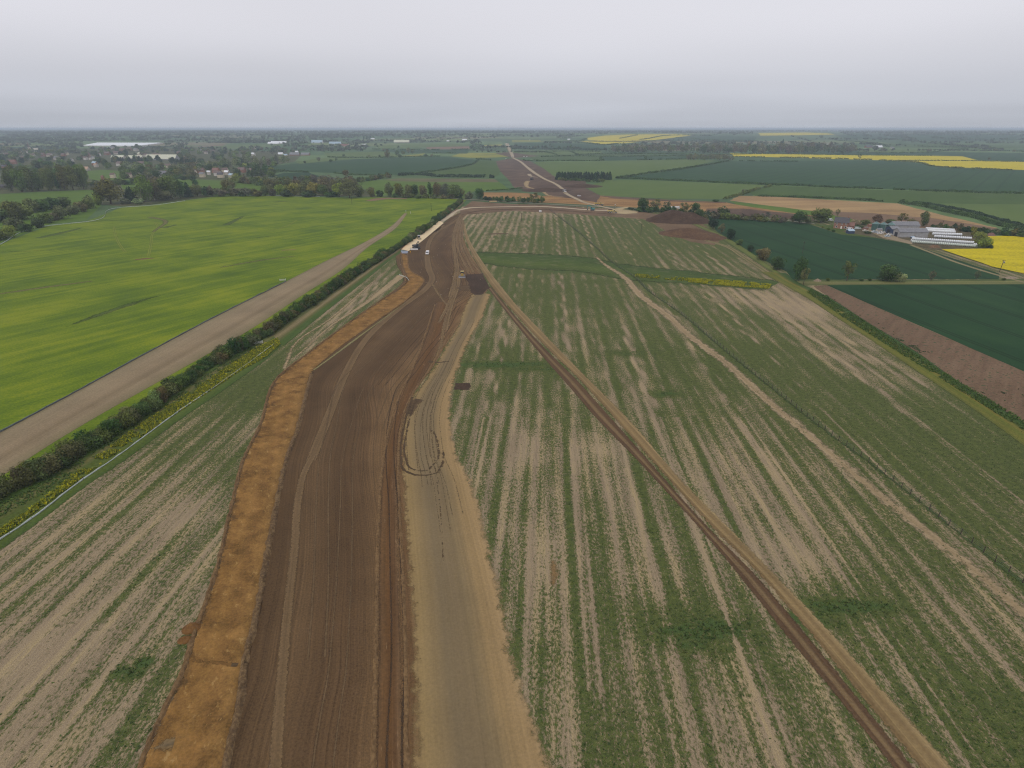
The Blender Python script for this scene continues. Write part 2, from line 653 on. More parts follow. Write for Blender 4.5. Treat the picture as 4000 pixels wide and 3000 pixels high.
M_DARK2 = field_mat("winter_wheat_blue", [(0.022, 0.068, 0.03), (0.032, 0.088, 0.036), (0.045, 0.105, 0.042)], 40, (0.1, 0.008, 0.4), (0.01, 0.55), (0.5, 0.25), tram=(24.0, 0.9, (0.02, 0.06, 0.025), 0.7))
M_MID = field_mat("spring_crop_mid", [(0.05, 0.10, 0.025), (0.068, 0.125, 0.03), (0.09, 0.15, 0.038)], 35, (0.08, 0.008, 0.3), (0.012, 0.35), (0.5, 0.2))
M_LIGHT = field_mat("spring_crop_light", [(0.085, 0.145, 0.04), (0.11, 0.175, 0.048), (0.14, 0.2, 0.06)], 35, (0.08, 0.008, 0.3), (0.012, 0.35), (0.5, 0.2))
M_RAPE = field_mat("rape_in_flower", [(0.36, 0.32, 0.01), (0.62, 0.52, 0.008), (0.78, 0.66, 0.012)], 100, (0.2, 0.02, 0.45), (0.03, 0.3), (0.8, 0.5), bump=0.5)
M_RAPEPALE = field_mat("rape_thin_flower", [(0.12, 0.16, 0.03), (0.28, 0.29, 0.045), (0.42, 0.38, 0.05)], 100, (0.05, 0.01, 0.5), (0.01, 0.5), (0.4, 0.4))
M_TAN = field_mat("tan_stubble", [(0.24, 0.15, 0.085), (0.40, 0.27, 0.15), (0.52, 0.36, 0.2)], 80, (0.12, 0.006, 0.6), (0.012, 0.55), (0.5, 0.25))
M_PLOUGH = field_mat("bare_plough", [(0.13, 0.085, 0.06), (0.20, 0.135, 0.10), (0.27, 0.19, 0.14)], 40, (0.6, 0.03, 0.4), (0.03, 0.35), (1.2, 0.4))
M_WEEDSOIL = field_mat("weedy_bare_soil", [(0.13, 0.085, 0.06), (0.19, 0.125, 0.092), (0.26, 0.18, 0.135)], 40, (0.6, 0.03, 0.4), (0.03, 0.35), (1.2, 0.4), spot=(0.55, 0.6, (0.05, 0.075, 0.03)))
M_BROWNFAR = field_mat("far_plough", [(0.16, 0.10, 0.075), (0.22, 0.145, 0.105), (0.28, 0.19, 0.14)], 80, (0.06, 0.006, 0.4), (0.01, 0.3), (0.3, 0.2))
M_ORANGEFAR = field_mat("orange_subsoil_far", [(0.17, 0.09, 0.045), (0.33, 0.19, 0.085), (0.45, 0.28, 0.13)], 85, (0.15, 0.012, 0.6), (0.03, 0.55), (0.6, 0.35))
M_EARTHFAR = field_mat("stripped_earth_far", [(0.08, 0.05, 0.04), (0.125, 0.083, 0.066), (0.2, 0.135, 0.1)], 20, (0.1, 0.012, 0.45), (0.02, 0.6), (0.5, 0.3))
M_EARTH = field_mat("stripped_earth", [(0.11, 0.07, 0.048), (0.185, 0.122, 0.085), (0.3, 0.21, 0.145)], 85, (0.35, 0.03, 0.5), (0.04, 0.5), (0.9, 0.4))
M_YARD = field_mat("farm_yard", [(0.22, 0.17, 0.13), (0.32, 0.26, 0.2), (0.42, 0.35, 0.27)], 85, (0.2, 0.03, 0.3), (0.06, 0.6), (0.8, 0.4))
M_YARDDARK = field_mat("farm_yard_weeds", [(0.06, 0.06, 0.035), (0.12, 0.10, 0.065), (0.2, 0.17, 0.11)], 85, (0.2, 0.05, 0.4), (0.08, 0.6), (0.9, 0.5))

# ---- left side
F1 = [(-80, 985), (0, 953), (194, 880), (335, 865), (484, 808), (588, 801), (723, 783), (823, 770), (1000, 763), (1353, 772), (1588, 770), (1768, 776),
      (1841, 767), (1740, 850), (1640, 925), (1500, 1010), (1330, 1120), (1180, 1210), (1030, 1330), (850, 1420), (600, 1590), (230, 1810), (-200, 2050), (-400, 1900)]
sheet("barley_field", F1, M_BRIGHT, 0.03, 0.5)
sheet("meadow", [(-60, 762), (180, 749), (375, 741), (400, 765), (395, 802), (335, 862), (194, 876), (0, 949), (-80, 975)], M_BRIGHT2, 0.024, 0.5)
sheet("meadow", [(650, 700), (700, 697), (920, 708), (1000, 715), (1075, 735), (1090, 762), (850, 768), (790, 762), (760, 735), (690, 722)], M_BRIGHT2, 0.024, 0.5)
sheet("meadow", [(340, 668), (400, 663), (470, 668), (500, 690), (520, 720), (440, 712), (350, 700)], M_BRIGHT2, 0.024, 0.5)
sheet("meadow", [(470, 722), (520, 712), (545, 728), (520, 742), (480, 738)], M_BRIGHT2, 0.026, 0.5)

M_GARDEN = field_mat("village_gardens", [(0.045, 0.06, 0.03), (0.085, 0.10, 0.045), (0.15, 0.14, 0.08)], 30, (0.05, 0.03, 0.3), (0.03, 0.7), (0.2, 0.5))
sheet("village_ground", [(-60, 583), (250, 581), (480, 577), (760, 577), (900, 584), (1100, 592), (1180, 604), (1150, 632), (1010, 656), (1060, 668), (1048, 694), (1250, 690), (1420, 700), (1430, 745), (1480, 768), (1000, 762), (823, 769), (723, 782), (588, 800), (484, 807), (395, 800), (375, 741), (180, 748), (-60, 760)], M_GARDEN, 0.012, 1)

# ---- middle distance, left of the corridor
sheet("wheat_field", [(1010, 655), (1170, 638), (1400, 621), (1720, 612), (1870, 626), (1840, 645), (1700, 666), (1560, 683), (1400, 684), (1290, 676), (1120, 668), (1060, 665)], M_DARK2, 0.06, 1)
sheet("spring_crop_field", [(1640, 683), (1845, 642), (1868, 628), (1936, 628), (1952, 655), (1950, 685), (1928, 693), (1700, 690)], M_MID, 0.06, 1)
sheet("spring_crop_field", [(1395, 712), (1560, 696), (1930, 698), (1965, 722), (1992, 742), (1850, 748), (1800, 775), (1480, 772), (1430, 745)], M_BRIGHT2, 0.05, 1)
sheet("fallow_strip", [(1500, 702), (1560, 697), (1930, 699), (1950, 712), (1700, 711), (1540, 708)], field_mat("fallow_grey", [(0.1, 0.1, 0.055), (0.16, 0.145, 0.085), (0.22, 0.2, 0.13)], 85, (0.1, 0.02, 0.5)), 0.07, 1)
sheet("wheat_field", [(1048, 692), (1110, 675), (1200, 673), (1255, 690), (1150, 702)], M_DARK, 0.05, 1)
sheet("spring_crop_field", [(1153, 632), (1240, 619), (1330, 615), (1400, 619), (1170, 640)], M_LIGHT, 0.07, 1)
sheet("spring_crop_field", [(1265, 598), (1500, 592), (1600, 611), (1400, 617), (1280, 613)], M_LIGHT, 0.06, 1)
sheet("rape_field", [(1530, 614), (1640, 601), (1660, 599), (1640, 612)], M_RAPEPALE, 0.08, 1)
sheet("rape_field", [(1790, 602), (1800, 597), (1985, 598), (2000, 612), (1870, 619), (1760, 611)], M_RAPEPALE, 0.08, 1)
sheet("ploughed_field", [(1665, 575), (1832, 571), (1836, 583), (1668, 584)], M_BROWNFAR, 0.15, 1)
sheet("wheat_field", [(1440, 586), (1665, 585), (1836, 584), (1825, 600), (1640, 599), (1500, 592)], M_DARK2, 0.12, 1)
sheet("spring_crop_field", [(1450, 570), (1660, 561), (1830, 563), (1832, 570), (1660, 574), (1500, 582)], M_LIGHT, 0.16, 1)
sheet("ploughed_field", [(740, 574), (870, 563), (900, 567), (800, 573)], M_BROWNFAR, 0.15, 1)
sheet("spring_crop_field", [(880, 566), (1095, 563), (1100, 572), (900, 582), (820, 580)], M_LIGHT, 0.15, 1)
sheet("wheat_field", [(0, 575), (120, 572), (250, 574), (250, 581), (0, 584)], M_DARK2, 0.15, 1)

# ---- right side
sheet("spring_crop_field", [(2285, 730), (2330, 715), (2420, 703), (2560, 706), (2800, 716), (3000, 723), (2930, 746), (2835, 777), (2600, 776), (2345, 763)], M_LIGHT, 0.06, 1)
sheet("spring_crop_field", [(2085, 633), (2350, 631), (2680, 622), (2800, 627), (2640, 664), (2400, 697), (2390, 712), (2180, 705), (2160, 690), (2128, 661)], M_LIGHT, 0.06, 1)
sheet("wheat_field", [(2400, 697), (2640, 665), (2845, 630), (3150, 628), (3480, 628), (3560, 634), (3680, 654), (4100, 668), (4100, 760), (3500, 741), (3000, 722), (2700, 708)], M_DARK2, 0.05, 1)
sheet("wheat_field", [(2920, 750), (3010, 725), (3450, 742), (4100, 763), (4100, 800), (3580, 794), (3500, 792), (3300, 780), (2950, 766)], M_MID, 0.06, 1)
sheet("spring_crop_field", [(3565, 794), (3800, 798), (4100, 799), (4100, 905), (3800, 846)], M_LIGHT, 0.065, 1)
sheet("stubble_strip", [(2850, 783), (2886, 765), (3000, 767), (3407, 790), (3506, 795), (3678, 840), (3895, 890), (3900, 905), (3640, 900), (3400, 870), (3172, 824), (3000, 803)], M_TAN, 0.06, 1)
sheet("ploughed_field", [(3172, 824), (3400, 832), (3640, 852), (3895, 892), (3900, 905), (3640, 900), (3400, 870)], M_BROWNFAR, 0.075, 1)
sheet("grass_margin", [(2850, 785), (3000, 803), (3180, 824), (3290, 835), (3400, 858), (3420, 885), (3260, 862), (3100, 848), (2900, 812)], M_BRIGHT2, 0.05, 0.6)
sheet("rape_field", [(3678, 976), (3860, 972), (3850, 925), (3914, 923), (4120, 930), (4120, 1100), (4000, 1071), (3873, 1043), (3751, 1001)], M_RAPE, 0.35, 0.7)
sheet("wheat_field", [(2762, 845), (3000, 862), (3100, 868), (3161, 876), (3287, 917), (3425, 930), (3547, 953), (3629, 978), (3751, 1019), (3905, 1070), (3901, 1091), (3169, 1093), (3097, 1097), (3073, 1062), (2946, 995), (2871, 947), (2801, 905)], M_DARK, 0.05, 0.4)
sheet("wheat_field", [(3227, 1113), (4150, 1109), (4150, 1512), (4000, 1451)], M_DARK, 0.05, 0.2)
sheet("farm_yard", [(3290, 905), (3330, 885), (3380, 880), (3640, 890), (3800, 905), (3860, 965), (3690, 976), (3629, 976), (3547, 951), (3425, 928)], M_YARDDARK, 0.07, 0.5)
sheet("farm_yard", [(3340, 888), (3400, 884), (3420, 900), (3480, 905), (3510, 930), (3570, 945), (3560, 955), (3450, 930), (3400, 905)], M_YARD, 0.09, 0.5)
sheet("garden", [(3180, 877), (3260, 880), (3330, 890), (3380, 895), (3440, 925), (3420, 929), (3290, 917), (3200, 885)], GRASS, 0.065, 0.4)
sheet("rape_field", [(2850, 598), (3000, 601), (3350, 606), (3640, 608.5), (3760, 611), (3825, 628), (4150, 634), (4150, 670), (3680, 652), (3560, 632), (3440, 626), (3000, 614), (2870, 612)], M_RAPE, 0.2, 1)
sheet("rape_field", [(2285, 540), (2360, 530), (2450, 525.5), (2640, 524), (2720, 527), (2560, 547), (2420, 552), (2360, 551), (2300, 548)], M_RAPE, 0.4, 1)
sheet("rape_field", [(2270, 552), (2360, 553.5), (2500, 554), (2420, 562), (2360, 566), (2310, 560)], M_RAPE, 0.4, 1)
sheet("rape_field", [(2960, 520), (3150, 517.5), (3230, 521), (3260, 526), (3100, 529), (2970, 530)], M_RAPE, 0.5, 1)
sheet("rape_field", [(2000, 548), (2110, 547), (2115, 554), (2000, 556)], M_RAPEPALE, 0.3, 1)
sheet("rape_field", [(1890, 566), (1960, 563), (1965, 569), (1890, 571)], M_RAPEPALE, 0.2, 1)
sheet("wheat_field", [(2010, 557), (2240, 560), (2370, 568), (2370, 583), (2090, 583), (2010, 580)], M_DARK2, 0.15, 1)
sheet("spring_crop_field", [(2060, 606), (2350, 602), (2700, 606), (2680, 622), (2350, 629), (2090, 627)], M_MID, 0.09, 1)
sheet("wheat_field", [(2350, 612), (2690, 611), (2680, 622), (2360, 628)], M_DARK2, 0.11, 1)
sheet("spring_crop_field", [(2000, 590), (2200, 586), (2350, 590), (2350, 601), (2060, 606), (2010, 600)], M_LIGHT, 0.1, 1)
sheet("wheat_field", [(2500, 545), (2700, 530), (2960, 533), (2940, 556), (2620, 552)], M_DARK2, 0.3, 1)
sheet("wheat_field", [(2870, 600), (3000, 592), (3350, 590), (3780, 595), (4150, 600), (4150, 632), (3830, 626), (3760, 609), (3350, 604)], M_DARK2, 0.1, 1)
sheet("fallow_strip", [(3360, 585), (3640, 583), (3640, 594), (3350, 596)], M_LIGHT, 0.15, 1)
sheet("spring_crop_field", [(3450, 560), (3800, 566), (4150, 570), (4150, 580), (3700, 580), (3450, 575)], M_MID, 0.2, 1)
sheet("wheat_field", [(3260, 528), (3500, 521), (4150, 530), (4150, 545), (3700, 552), (3300, 540)], M_DARK2, 0.3, 1)

# ---- grass lane, margins and the ploughed strip on the right
LANE = ribbon_mat("grass_lane", [(0.0, (0.075, 0.11, 0.035)), (0.35, (0.13, 0.16, 0.055)), (0.5, (0.24, 0.23, 0.11)), (0.62, (0.12, 0.15, 0.05)), (0.75, (0.22, 0.21, 0.10)), (1.0, (0.07, 0.11, 0.03))], 0.06, (1.2, 0.03, 0.3), soft=0)
ribbon("grass_lane", [(3080, 1090), (3400, 1094), (3700, 1093), (4150, 1088)], [(3080, 1116), (3400, 1113), (3700, 1112), (4150, 1111)], LANE, 0.06)
line_ribbon("farm_track", [(3560, 958), (3629, 984), (3751, 1030), (3905, 1077), (4010, 1105), (4120, 1130)], 3.4,
            ribbon_mat("farm_track_gravel", [(0, (0.16, 0.14, 0.075)), (0.3, (0.32, 0.27, 0.18)), (0.5, (0.2, 0.18, 0.09)), (0.7, (0.32, 0.27, 0.18)), (1, (0.14, 0.14, 0.06))], 0.08, soft=0.8, rag=0.6), 0.07)
sheet("ploughed_strip", [(3177, 1118), (3227, 1114), (4000, 1452), (4150, 1515), (4150, 1760), (4000, 1660), (3714, 1475), (3388, 1270)], M_WEEDSOIL, 0.045, 0.3)
MARG = ribbon_mat("field_margin_grass", [(0.0, (0.10, 0.125, 0.035)), (0.2, (0.17, 0.17, 0.04)), (0.42, (0.13, 0.155, 0.03)), (0.55, (0.20, 0.18, 0.045)), (0.7, (0.075, 0.115, 0.03)), (0.86, (0.05, 0.105, 0.03)), (1, (0.04, 0.08, 0.025))], 0.06, (1.3, 0.02, 0.35), soft=1.4, rag=1.0)
ribbon("field_margin", [(2962, 1060), (3055, 1112), (3112, 1144), (3280, 1253), (3556, 1437), (3822, 1616), (4150, 1860)],
       [(3075, 1068), (3140, 1112), (3190, 1134), (3400, 1262), (3600, 1385), (3730, 1478), (4150, 1740)], MARG, 0.06)
line_ribbon("farm_track", [(2640, 905), (2760, 940), (2830, 960), (2905, 1005), (2990, 1060), (3050, 1100), (3110, 1140)], 6,
            ribbon_mat("headland_track", [(0, (0.12, 0.12, 0.05)), (0.25, (0.3, 0.24, 0.15)), (0.5, (0.13, 0.14, 0.05)), (0.75, (0.3, 0.24, 0.15)), (1, (0.1, 0.12, 0.04))], 0.08, soft=2.2, rag=1.2), 0.055)
line_ribbon("field_margin", [(2700, 870), (2800, 915), (2900, 975), (3000, 1045), (3095, 1105)], [7, 8, 8, 7, 6],
            ribbon_mat("rough_margin", [(0, (0.12, 0.16, 0.04)), (0.5, (0.16, 0.19, 0.06)), (1, (0.07, 0.1, 0.03))], 0.1, soft=2.0, rag=1.5), 0.058)

# ---------------------------------------------------------------- stubble gone to weeds: survey of how thick the weeds stand
DENS = [(2000, 1400, .72), (1950, 1500, .58), (2050, 1650, .5), (2150, 1700, .5), (2250, 1850, .45), (2150, 2200, .43), (2400, 2200, .46), (2300, 2600, .46),
        (2600, 2450, .66), (2500, 2900, .52), (2800, 2900, .42), (2750, 2600, .5), (2000, 1300, .5), (2300, 1950, .4), (2500, 2150, .42),
        (2300, 1150, .74), (2400, 1300, .66), (2200, 1250, .62), (2600, 1450, .6), (2450, 1560, .45), (2800, 1650, .58), (2700, 1850, .5), (3000, 1900, .46), (3200, 2100, .5),
        (3300, 2350, .64), (3500, 2600, .6), (3800, 2700, .58), (3900, 2500, .45), (3400, 1900, .5), (2500, 1750, .48), (2850, 2000, .4), (3950, 2900, .62),
        (2700, 1200, .6), (3000, 1400, .82), (3300, 1600, .78), (3600, 1800, .66), (3900, 2050, .6), (3700, 1700, .88), (3900, 1850, .84), (3200, 1280, .3), (3350, 1400, .33),
        (3450, 1450, .4), (3050, 1180, .25), (3120, 1220, .2), (2850, 1250, .7), (3150, 1500, .8), (3500, 1620, .72), (4000, 2200, .6),
        (1900, 900, .48), (1900, 1000, .6), (2200, 900, .66), (2500, 900, .8), (2700, 1000, .68), (2900, 1050, .5), (2000, 850, .42), (2350, 980, .76), (2100, 960, .64), (2600, 940, .76),
        (300, 2300, .38), (150, 2500, .3), (600, 2200, .44), (800, 1900, .48), (900, 1700, .54), (300, 2800, .4), (80, 2950, .24), (500, 2700, .46), (600, 2450, .36), (420, 1950, .42),
        (1000, 1550, .72), (1300, 1200, .5), (1200, 1300, .62), (700, 1750, .6), (950, 1850, .62), (100, 2250, .36), (650, 2550, .42), (380, 2950, .46), (1450, 1120, .55)]
dpts = np.array([[*G(a, b)[:2], d] for a, b, d in DENS])
LUSH = [(2740, 2470, 9, 4.5, .95), (2660, 2410, 7, 3, .45), (3300, 2370, 11, 2.2, .9), (3150, 2420, 6, 3, .7), (1950, 1425, 26, 3.5, .9), (2100, 1440, 14, 3, .6), (500, 2630, 3.0, 1.6, .9), (560, 2590, 2.0, 1.2, .9),
        (2320, 1060, 60, 9, .6), (2650, 1100, 60, 8, .5), (2600, 1540, 7, 4, .6), (2450, 1380, 12, 4, .5)]
lpts = [(*G(a, b)[:2], rx, ry, k) for a, b, rx, ry, k in LUSH]
BARE = [(150, 2560, 9, 7), (2950, 2240, 4, 9), (2100, 2150, 4, 15), (3080, 2180, 5, 8), (2330, 1750, 8, 6), (2080, 1750, 5, 12), (3130, 1200, 14, 12), (700, 2020, 4, 8)]
bpts = [(*G(a, b)[:2], rx, ry) for a, b, rx, ry in BARE]
ca, sa = math.cos(R(ROW)), math.sin(R(ROW))


def weeds(x, y):
    w = 0; s = 0
    for a, b, d in dpts:
        k = 1.0 / (((x - a) ** 2 + (y - b) ** 2) / (0.04 * (y * y + 400)) + 0.06) ** 2
        w = w + k; s = s + k * d
    d = s / w
    r = x * ca - y * sa; q = x * sa + y * ca
    wob = (vnoise(r / 30, q / 60, 3) - 0.5) * 2.2
    far = np.clip((y - 200) / 120, 0, 1)
    band = np.sin((r + wob * (1 - 0.7 * far)) * 2 * math.pi / 5.6) * (1 + 0.9 * far)
    band2 = np.sin((r + wob * 0.6) * 2 * math.pi / 3.3 + 1.0) * (1 - 0.6 * far)
    st = fbm(r / 1.9, q / 60, 11, 3) - 0.5
    st2 = fbm(r / 0.6, q / 26, 23, 2) - 0.5
    big = fbm(r / 22, q / 34, 31, 3) - 0.5
    cl = fbm(x / 3.2, y / 4.5, 41, 3) - 0.5
    v = d + 0.07 + 0.09 * band + 0.11 * band2 + 0.5 * st + 0.5 * st2 + 0.3 * big + 0.26 * cl
    lush = np.zeros_like(v)
    for a, b, rx, ry, k in lpts:
        g = np.exp(-(((x - a) / rx) ** 2 + ((y - b) / ry) ** 2) * 1.2)
        lush = np.maximum(lush, g * k)
    lush = np.clip(lush * (0.2 + 1.7 * fbm(x / 1.5, y / 1.1, 57, 4)) - 0.08, 0, 1.2)
    v = v + lush * 0.7
    for a, b, rx, ry in bpts:
        v = v - 0.3 * np.exp(-(((x - a) / rx) ** 2 + ((y - b) / ry) ** 2))
    # wheel ruts of the old tramlines: bare pairs of lines
    fr = np.mod(r + 3.4, 24.0)
    rut = np.minimum(np.abs(fr - 11.1), np.abs(fr - 12.9))
    v = v - 0.5 * np.clip(1 - rut / 0.42, 0, 1) * (vnoise(r / 8, q / 50, 71) > 0.25)
    return v, lush


def grid(x0, x1, y0, y1, st):
    X, Y = np.meshgrid(np.arange(x0, x1 + st / 2, st), np.arange(y0, y1 + st / 2, st))
    v, l = weeds(X, Y)
    ny, nx_ = X.shape
    straw = fbm((X * ca - Y * sa) / 1.1, (X * sa + Y * ca) / 22, 83, 3)
    I = np.arange(ny * nx_).reshape(ny, nx_)
    F = np.stack([I[:-1, :-1], I[:-1, 1:], I[1:, 1:], I[1:, :-1]], -1).reshape(-1, 4)
    V = np.stack([X, Y, np.full_like(X, 0.012)], -1).reshape(-1, 3)
    return V, F, v.ravel(), l.ravel(), straw.ravel()


parts_ = [grid(-112, 152, 34, 150, 0.42), grid(-150, 330, 150, 640, 1.25)]
off = 0; V, F, A1, A2, A3 = [], [], [], [], []
for v_, f_, a_, l_, s_ in parts_:
    V.append(v_); F.append(f_ + off); A1.append(a_); A2.append(l_); A3.append(s_); off += len(v_)
me = mesh_np("fallow_stubble_field", np.concatenate(V), np.concatenate(F), {"weed": np.concatenate(A1), "lush": np.concatenate(A2), "straw": np.concatenate(A3)})
t = NT("weedy_stubble")
p = t.pos()
q = t.mapping(p, rz=R(ROW), scale=(1.0, 0.5, 1))
wd = t.attr("weed").outputs["Fac"]; lu = t.attr("lush").outputs["Fac"]; sw = t.attr("straw").outputs["Fac"]
n1 = t.noise(q, 2.6, 6, 0.72)
n2 = t.noise(p, 7.0, 4, 0.7)
n3 = t.noise(t.mapping(p, rz=R(ROW), scale=(3.2, 0.22, 1)), 1.0, 4, 0.7)
soil = t.ramp(t.math('ADD', t.math('MULTIPLY', n3, 0.6), t.math('MULTIPLY', sw, 0.45)), [(0.3, (0.215, 0.162, 0.103)), (0.52, (0.30, 0.23, 0.142)), (0.72, (0.375, 0.288, 0.15))])
soil = t.scale(soil, t.rng(n2, 0.25, 0.75, 0.45, 1.5, smooth=False))
fine_ = t.math('ADD', t.math('MULTIPLY', t.math('SUBTRACT', n1, 0.5), 2.5), t.math('MULTIPLY', t.math('SUBTRACT', n2, 0.5), 1.1))
m = t.rng(t.math('ADD', t.math('SUBTRACT', wd, 0.5), fine_), -0.16, 0.18)
gcol = t.ramp(t.noise(p, 0.8, 5, 0.7), [(0.3, (0.036, 0.056, 0.014)), (0.5, (0.066, 0.092, 0.021)), (0.7, (0.11, 0.13, 0.032))])
gcol = t.scale(gcol, t.rng(n2, 0.25, 0.75, 0.3, 1.7, smooth=False))
gcol = t.mix(t.rng(lu, 0.25, 0.75), gcol, t.scale((0.045, 0.086, 0.02), t.rng(n2, 0.3, 0.7, 0.3, 1.8, smooth=False)))
c = t.mix(t.math('MULTIPLY', m, 0.93), soil, gcol)
h = t.math('ADD', t.math('MULTIPLY', m, 0.5), n2)
M_STUBBLE = t.finish(c, 0.98, 0.08, normal=t.bump(h, 0.55, 0.3))
tag(link("fallow_stubble_field", me, M_STUBBLE), kind='structure')

# ---------------------------------------------------------------- margins beside the long hedge
EXCL = []
HEDGE_NEAR = [(-330, 2170), (0, 1962), (199, 1862), (597, 1609), (850, 1428), (1012, 1338), (1157, 1239), (1320, 1130), (1500, 1012), (1627, 931), (1736, 850), (1808, 790)]
FENCE_LOW = [(-300, 2330), (0, 2111), (130, 2024), (289, 1901), (450, 1790), (673, 1627), (846, 1508), (1025, 1380), (1070, 1345)]
VERGE = ribbon_mat("hedge_verge", [(0.0, (0.06, 0.115, 0.025)), (0.22, (0.085, 0.145, 0.03)), (0.36, (0.17, 0.16, 0.07)), (0.5, (0.09, 0.125, 0.03)), (0.75, (0.115, 0.155, 0.035)), (1.0, (0.055, 0.1, 0.025))], 0.1, (1.0, 0.05, 0.35), (1.5, 0.5), soft=1.6, rag=1.5)
_, pl = ribbon("grass_verge", [(-345, 2140), (-10, 1935), (190, 1835), (580, 1590), (830, 1410), (1000, 1320), (1100, 1252)],
               [(-290, 2370), (20, 2145), (150, 2050), (310, 1925), (480, 1810), (700, 1648), (880, 1525), (1050, 1400), (1120, 1330)], VERGE, 0.05)
EXCL.append(pl)
V2 = ribbon_mat("hedge_verge_track", [(0.0, (0.07, 0.11, 0.03)), (0.25, (0.11, 0.12, 0.05)), (0.45, (0.28, 0.225, 0.14)), (0.6, (0.13, 0.13, 0.05)), (0.75, (0.07, 0.12, 0.03)), (1.0, (0.08, 0.125, 0.035))], 0.1, (0.8, 0.04, 0.4), soft=1.8, rag=1.8)
_, pl = ribbon("grass_verge", [(1050, 1295), (1157, 1228), (1320, 1118), (1500, 1000), (1627, 922), (1736, 842), (1808, 782)],
               [(1110, 1355), (1230, 1255), (1400, 1120), (1535, 1010), (1640, 940), (1745, 862), (1815, 800)], V2, 0.05)
EXCL.append(pl)
# trodden pale tracks between hedge and cutting
PALE = ribbon_mat("trodden_pale_soil", [(0, (0.3, 0.235, 0.16)), (0.5, (0.38, 0.295, 0.2)), (1, (0.3, 0.235, 0.16))], 0.2, (1.2, 0.05, 0.35), soft=2.0, rag=1.6)
line_ribbon("trodden_track", [(1110, 1440), (1165, 1330), (1270, 1260), (1390, 1160), (1470, 1090), (1545, 1030)], [3, 2.6, 3, 3, 2.6, 2], PALE, 0.055)
line_ribbon("trodden_track", [(1150, 1400), (1290, 1275), (1420, 1190), (1520, 1115), (1570, 1075)], [2.5, 3, 4, 6, 7], PALE, 0.052)
# headland of bare soil beside the barley, running into a narrow wheel track
BAREM = ribbon_mat("bare_headland", [(0, (0.20, 0.165, 0.115)), (0.12, (0.29, 0.235, 0.17)), (0.5, (0.31, 0.24, 0.175)), (0.62, (0.24, 0.185, 0.13)), (0.75, (0.3, 0.235, 0.17)), (1, (0.22, 0.185, 0.12))], 0.06, (1.4, 0.015, 0.25), (2.0, 0.35), soft=0.8, rag=0.5)
ribbon("bare_headland", [(-330, 1858), (0, 1687), (260, 1549), (553, 1389), (814, 1250), (1118, 1098), (1270, 1020), (1425, 945), (1525, 885), (1578, 833)],
       [(-420, 2120), (-100, 1930), (228, 1720), (678, 1461), (944, 1310), (1194, 1147), (1330, 1060), (1440, 965), (1540, 898), (1592, 834)], BAREM, 0.045)
line_ribbon("soil_patch", [(1440, 785), (1500, 776), (1590, 776)], [12, 22, 10], ribbon_mat("bare_patch", [(0, (0.24, 0.15, 0.11)), (0.5, (0.27, 0.175, 0.125)), (1, (0.2, 0.15, 0.09))], soft=3, rag=3), 0.05, n=30)
# faint wheel loops in the barley
LOOP = ribbon_mat("pale_crop_wheeling", [(0, (0.17, 0.23, 0.03)), (0.15, (0.27, 0.31, 0.05)), (0.4, (0.15, 0.21, 0.02)), (0.6, (0.15, 0.21, 0.02)), (0.85, (0.27, 0.31, 0.05)), (1, (0.17, 0.23, 0.03))], 0.05, soft=0.8, rag=0.5)
for pts in ([(445, 885), (452, 921), (466, 953), (490, 985)], [(606, 867), (615, 890), (597, 912), (590, 953), (580, 1000)], [(1040, 905), (1100, 890), (1160, 860)]):
    line_ribbon("wheeling", pts, 2.6, LOOP, 0.042, n=40)
# thin and lodged patches in the barley
LOD = ribbon_mat("lodged_barley", [(0, (0.085, 0.14, 0.022)), (0.5, (0.068, 0.115, 0.022)), (0.8, (0.12, 0.145, 0.04)), (1, (0.1, 0.155, 0.022))], 0.2, (0.7, 0.1, 0.4), soft=3.6, rag=2.8)
THIN = ribbon_mat("thin_barley", [(0, (0.10, 0.14, 0.03)), (0.5, (0.17, 0.15, 0.07)), (1, (0.11, 0.15, 0.03))], 0.2, (0.7, 0.1, 0.4), soft=2.5, rag=2.5)
for pts, w_, m_ in (([(255, 1278), (400, 1225), (520, 1185), (640, 1150)], [3, 7, 7, 3], LOD), ([(0, 1148), (180, 1122), (360, 1098)], [5, 6, 4], THIN),
                    ([(860, 1045), (1000, 1020), (1150, 1000)], [4, 5, 4], THIN), ([(0, 985), (140, 980), (250, 975)], [4, 4, 3], LOD), ([(585, 848), (640, 860), (600, 905)], [7, 6, 4], THIN),
                    ([(640, 890), (690, 878)], [9, 6], LOD), ([(1000, 930), (1060, 922), (1110, 913)], [5, 4, 3], LOD), ([(1240, 882), (1330, 885), (1450, 888)], [2.5, 2.5, 2.5], THIN),
                    ([(330, 868), (420, 862), (560, 858)], [6, 5, 3], LOD), ([(150, 930), (260, 905), (320, 890)], [8, 10, 5], LOD), ([(1300, 832), (1380, 838), (1450, 845)], [4, 4, 3], LOD),
                    ([(880, 880), (950, 845)], [9, 6], LOD), ([(1070, 790), (1130, 785)], [12, 8], LOD)):
    line_ribbon("crop_patch", pts, w_, m_, 0.04, n=40)
line_ribbon("trial_pit_spoil", [(528, 1015), (555, 1012), (600, 1009)], [4, 6, 3], ribbon_mat("pit_spoil", [(0, (0.2, 0.12, 0.07)), (0.5, (0.15, 0.085, 0.055)), (1, (0.3, 0.2, 0.12))], soft=1.2, rag=1.4), 0.06, n=30)
line_ribbon("trial_pit_spoil", [(1100, 978), (1155, 975)], [4, 4], ribbon_mat("pit_spoil_pale", [(0, (0.2, 0.16, 0.08)), (0.5, (0.3, 0.21, 0.12)), (1, (0.2, 0.16, 0.08))], soft=1.6, rag=1.8), 0.06, n=30)

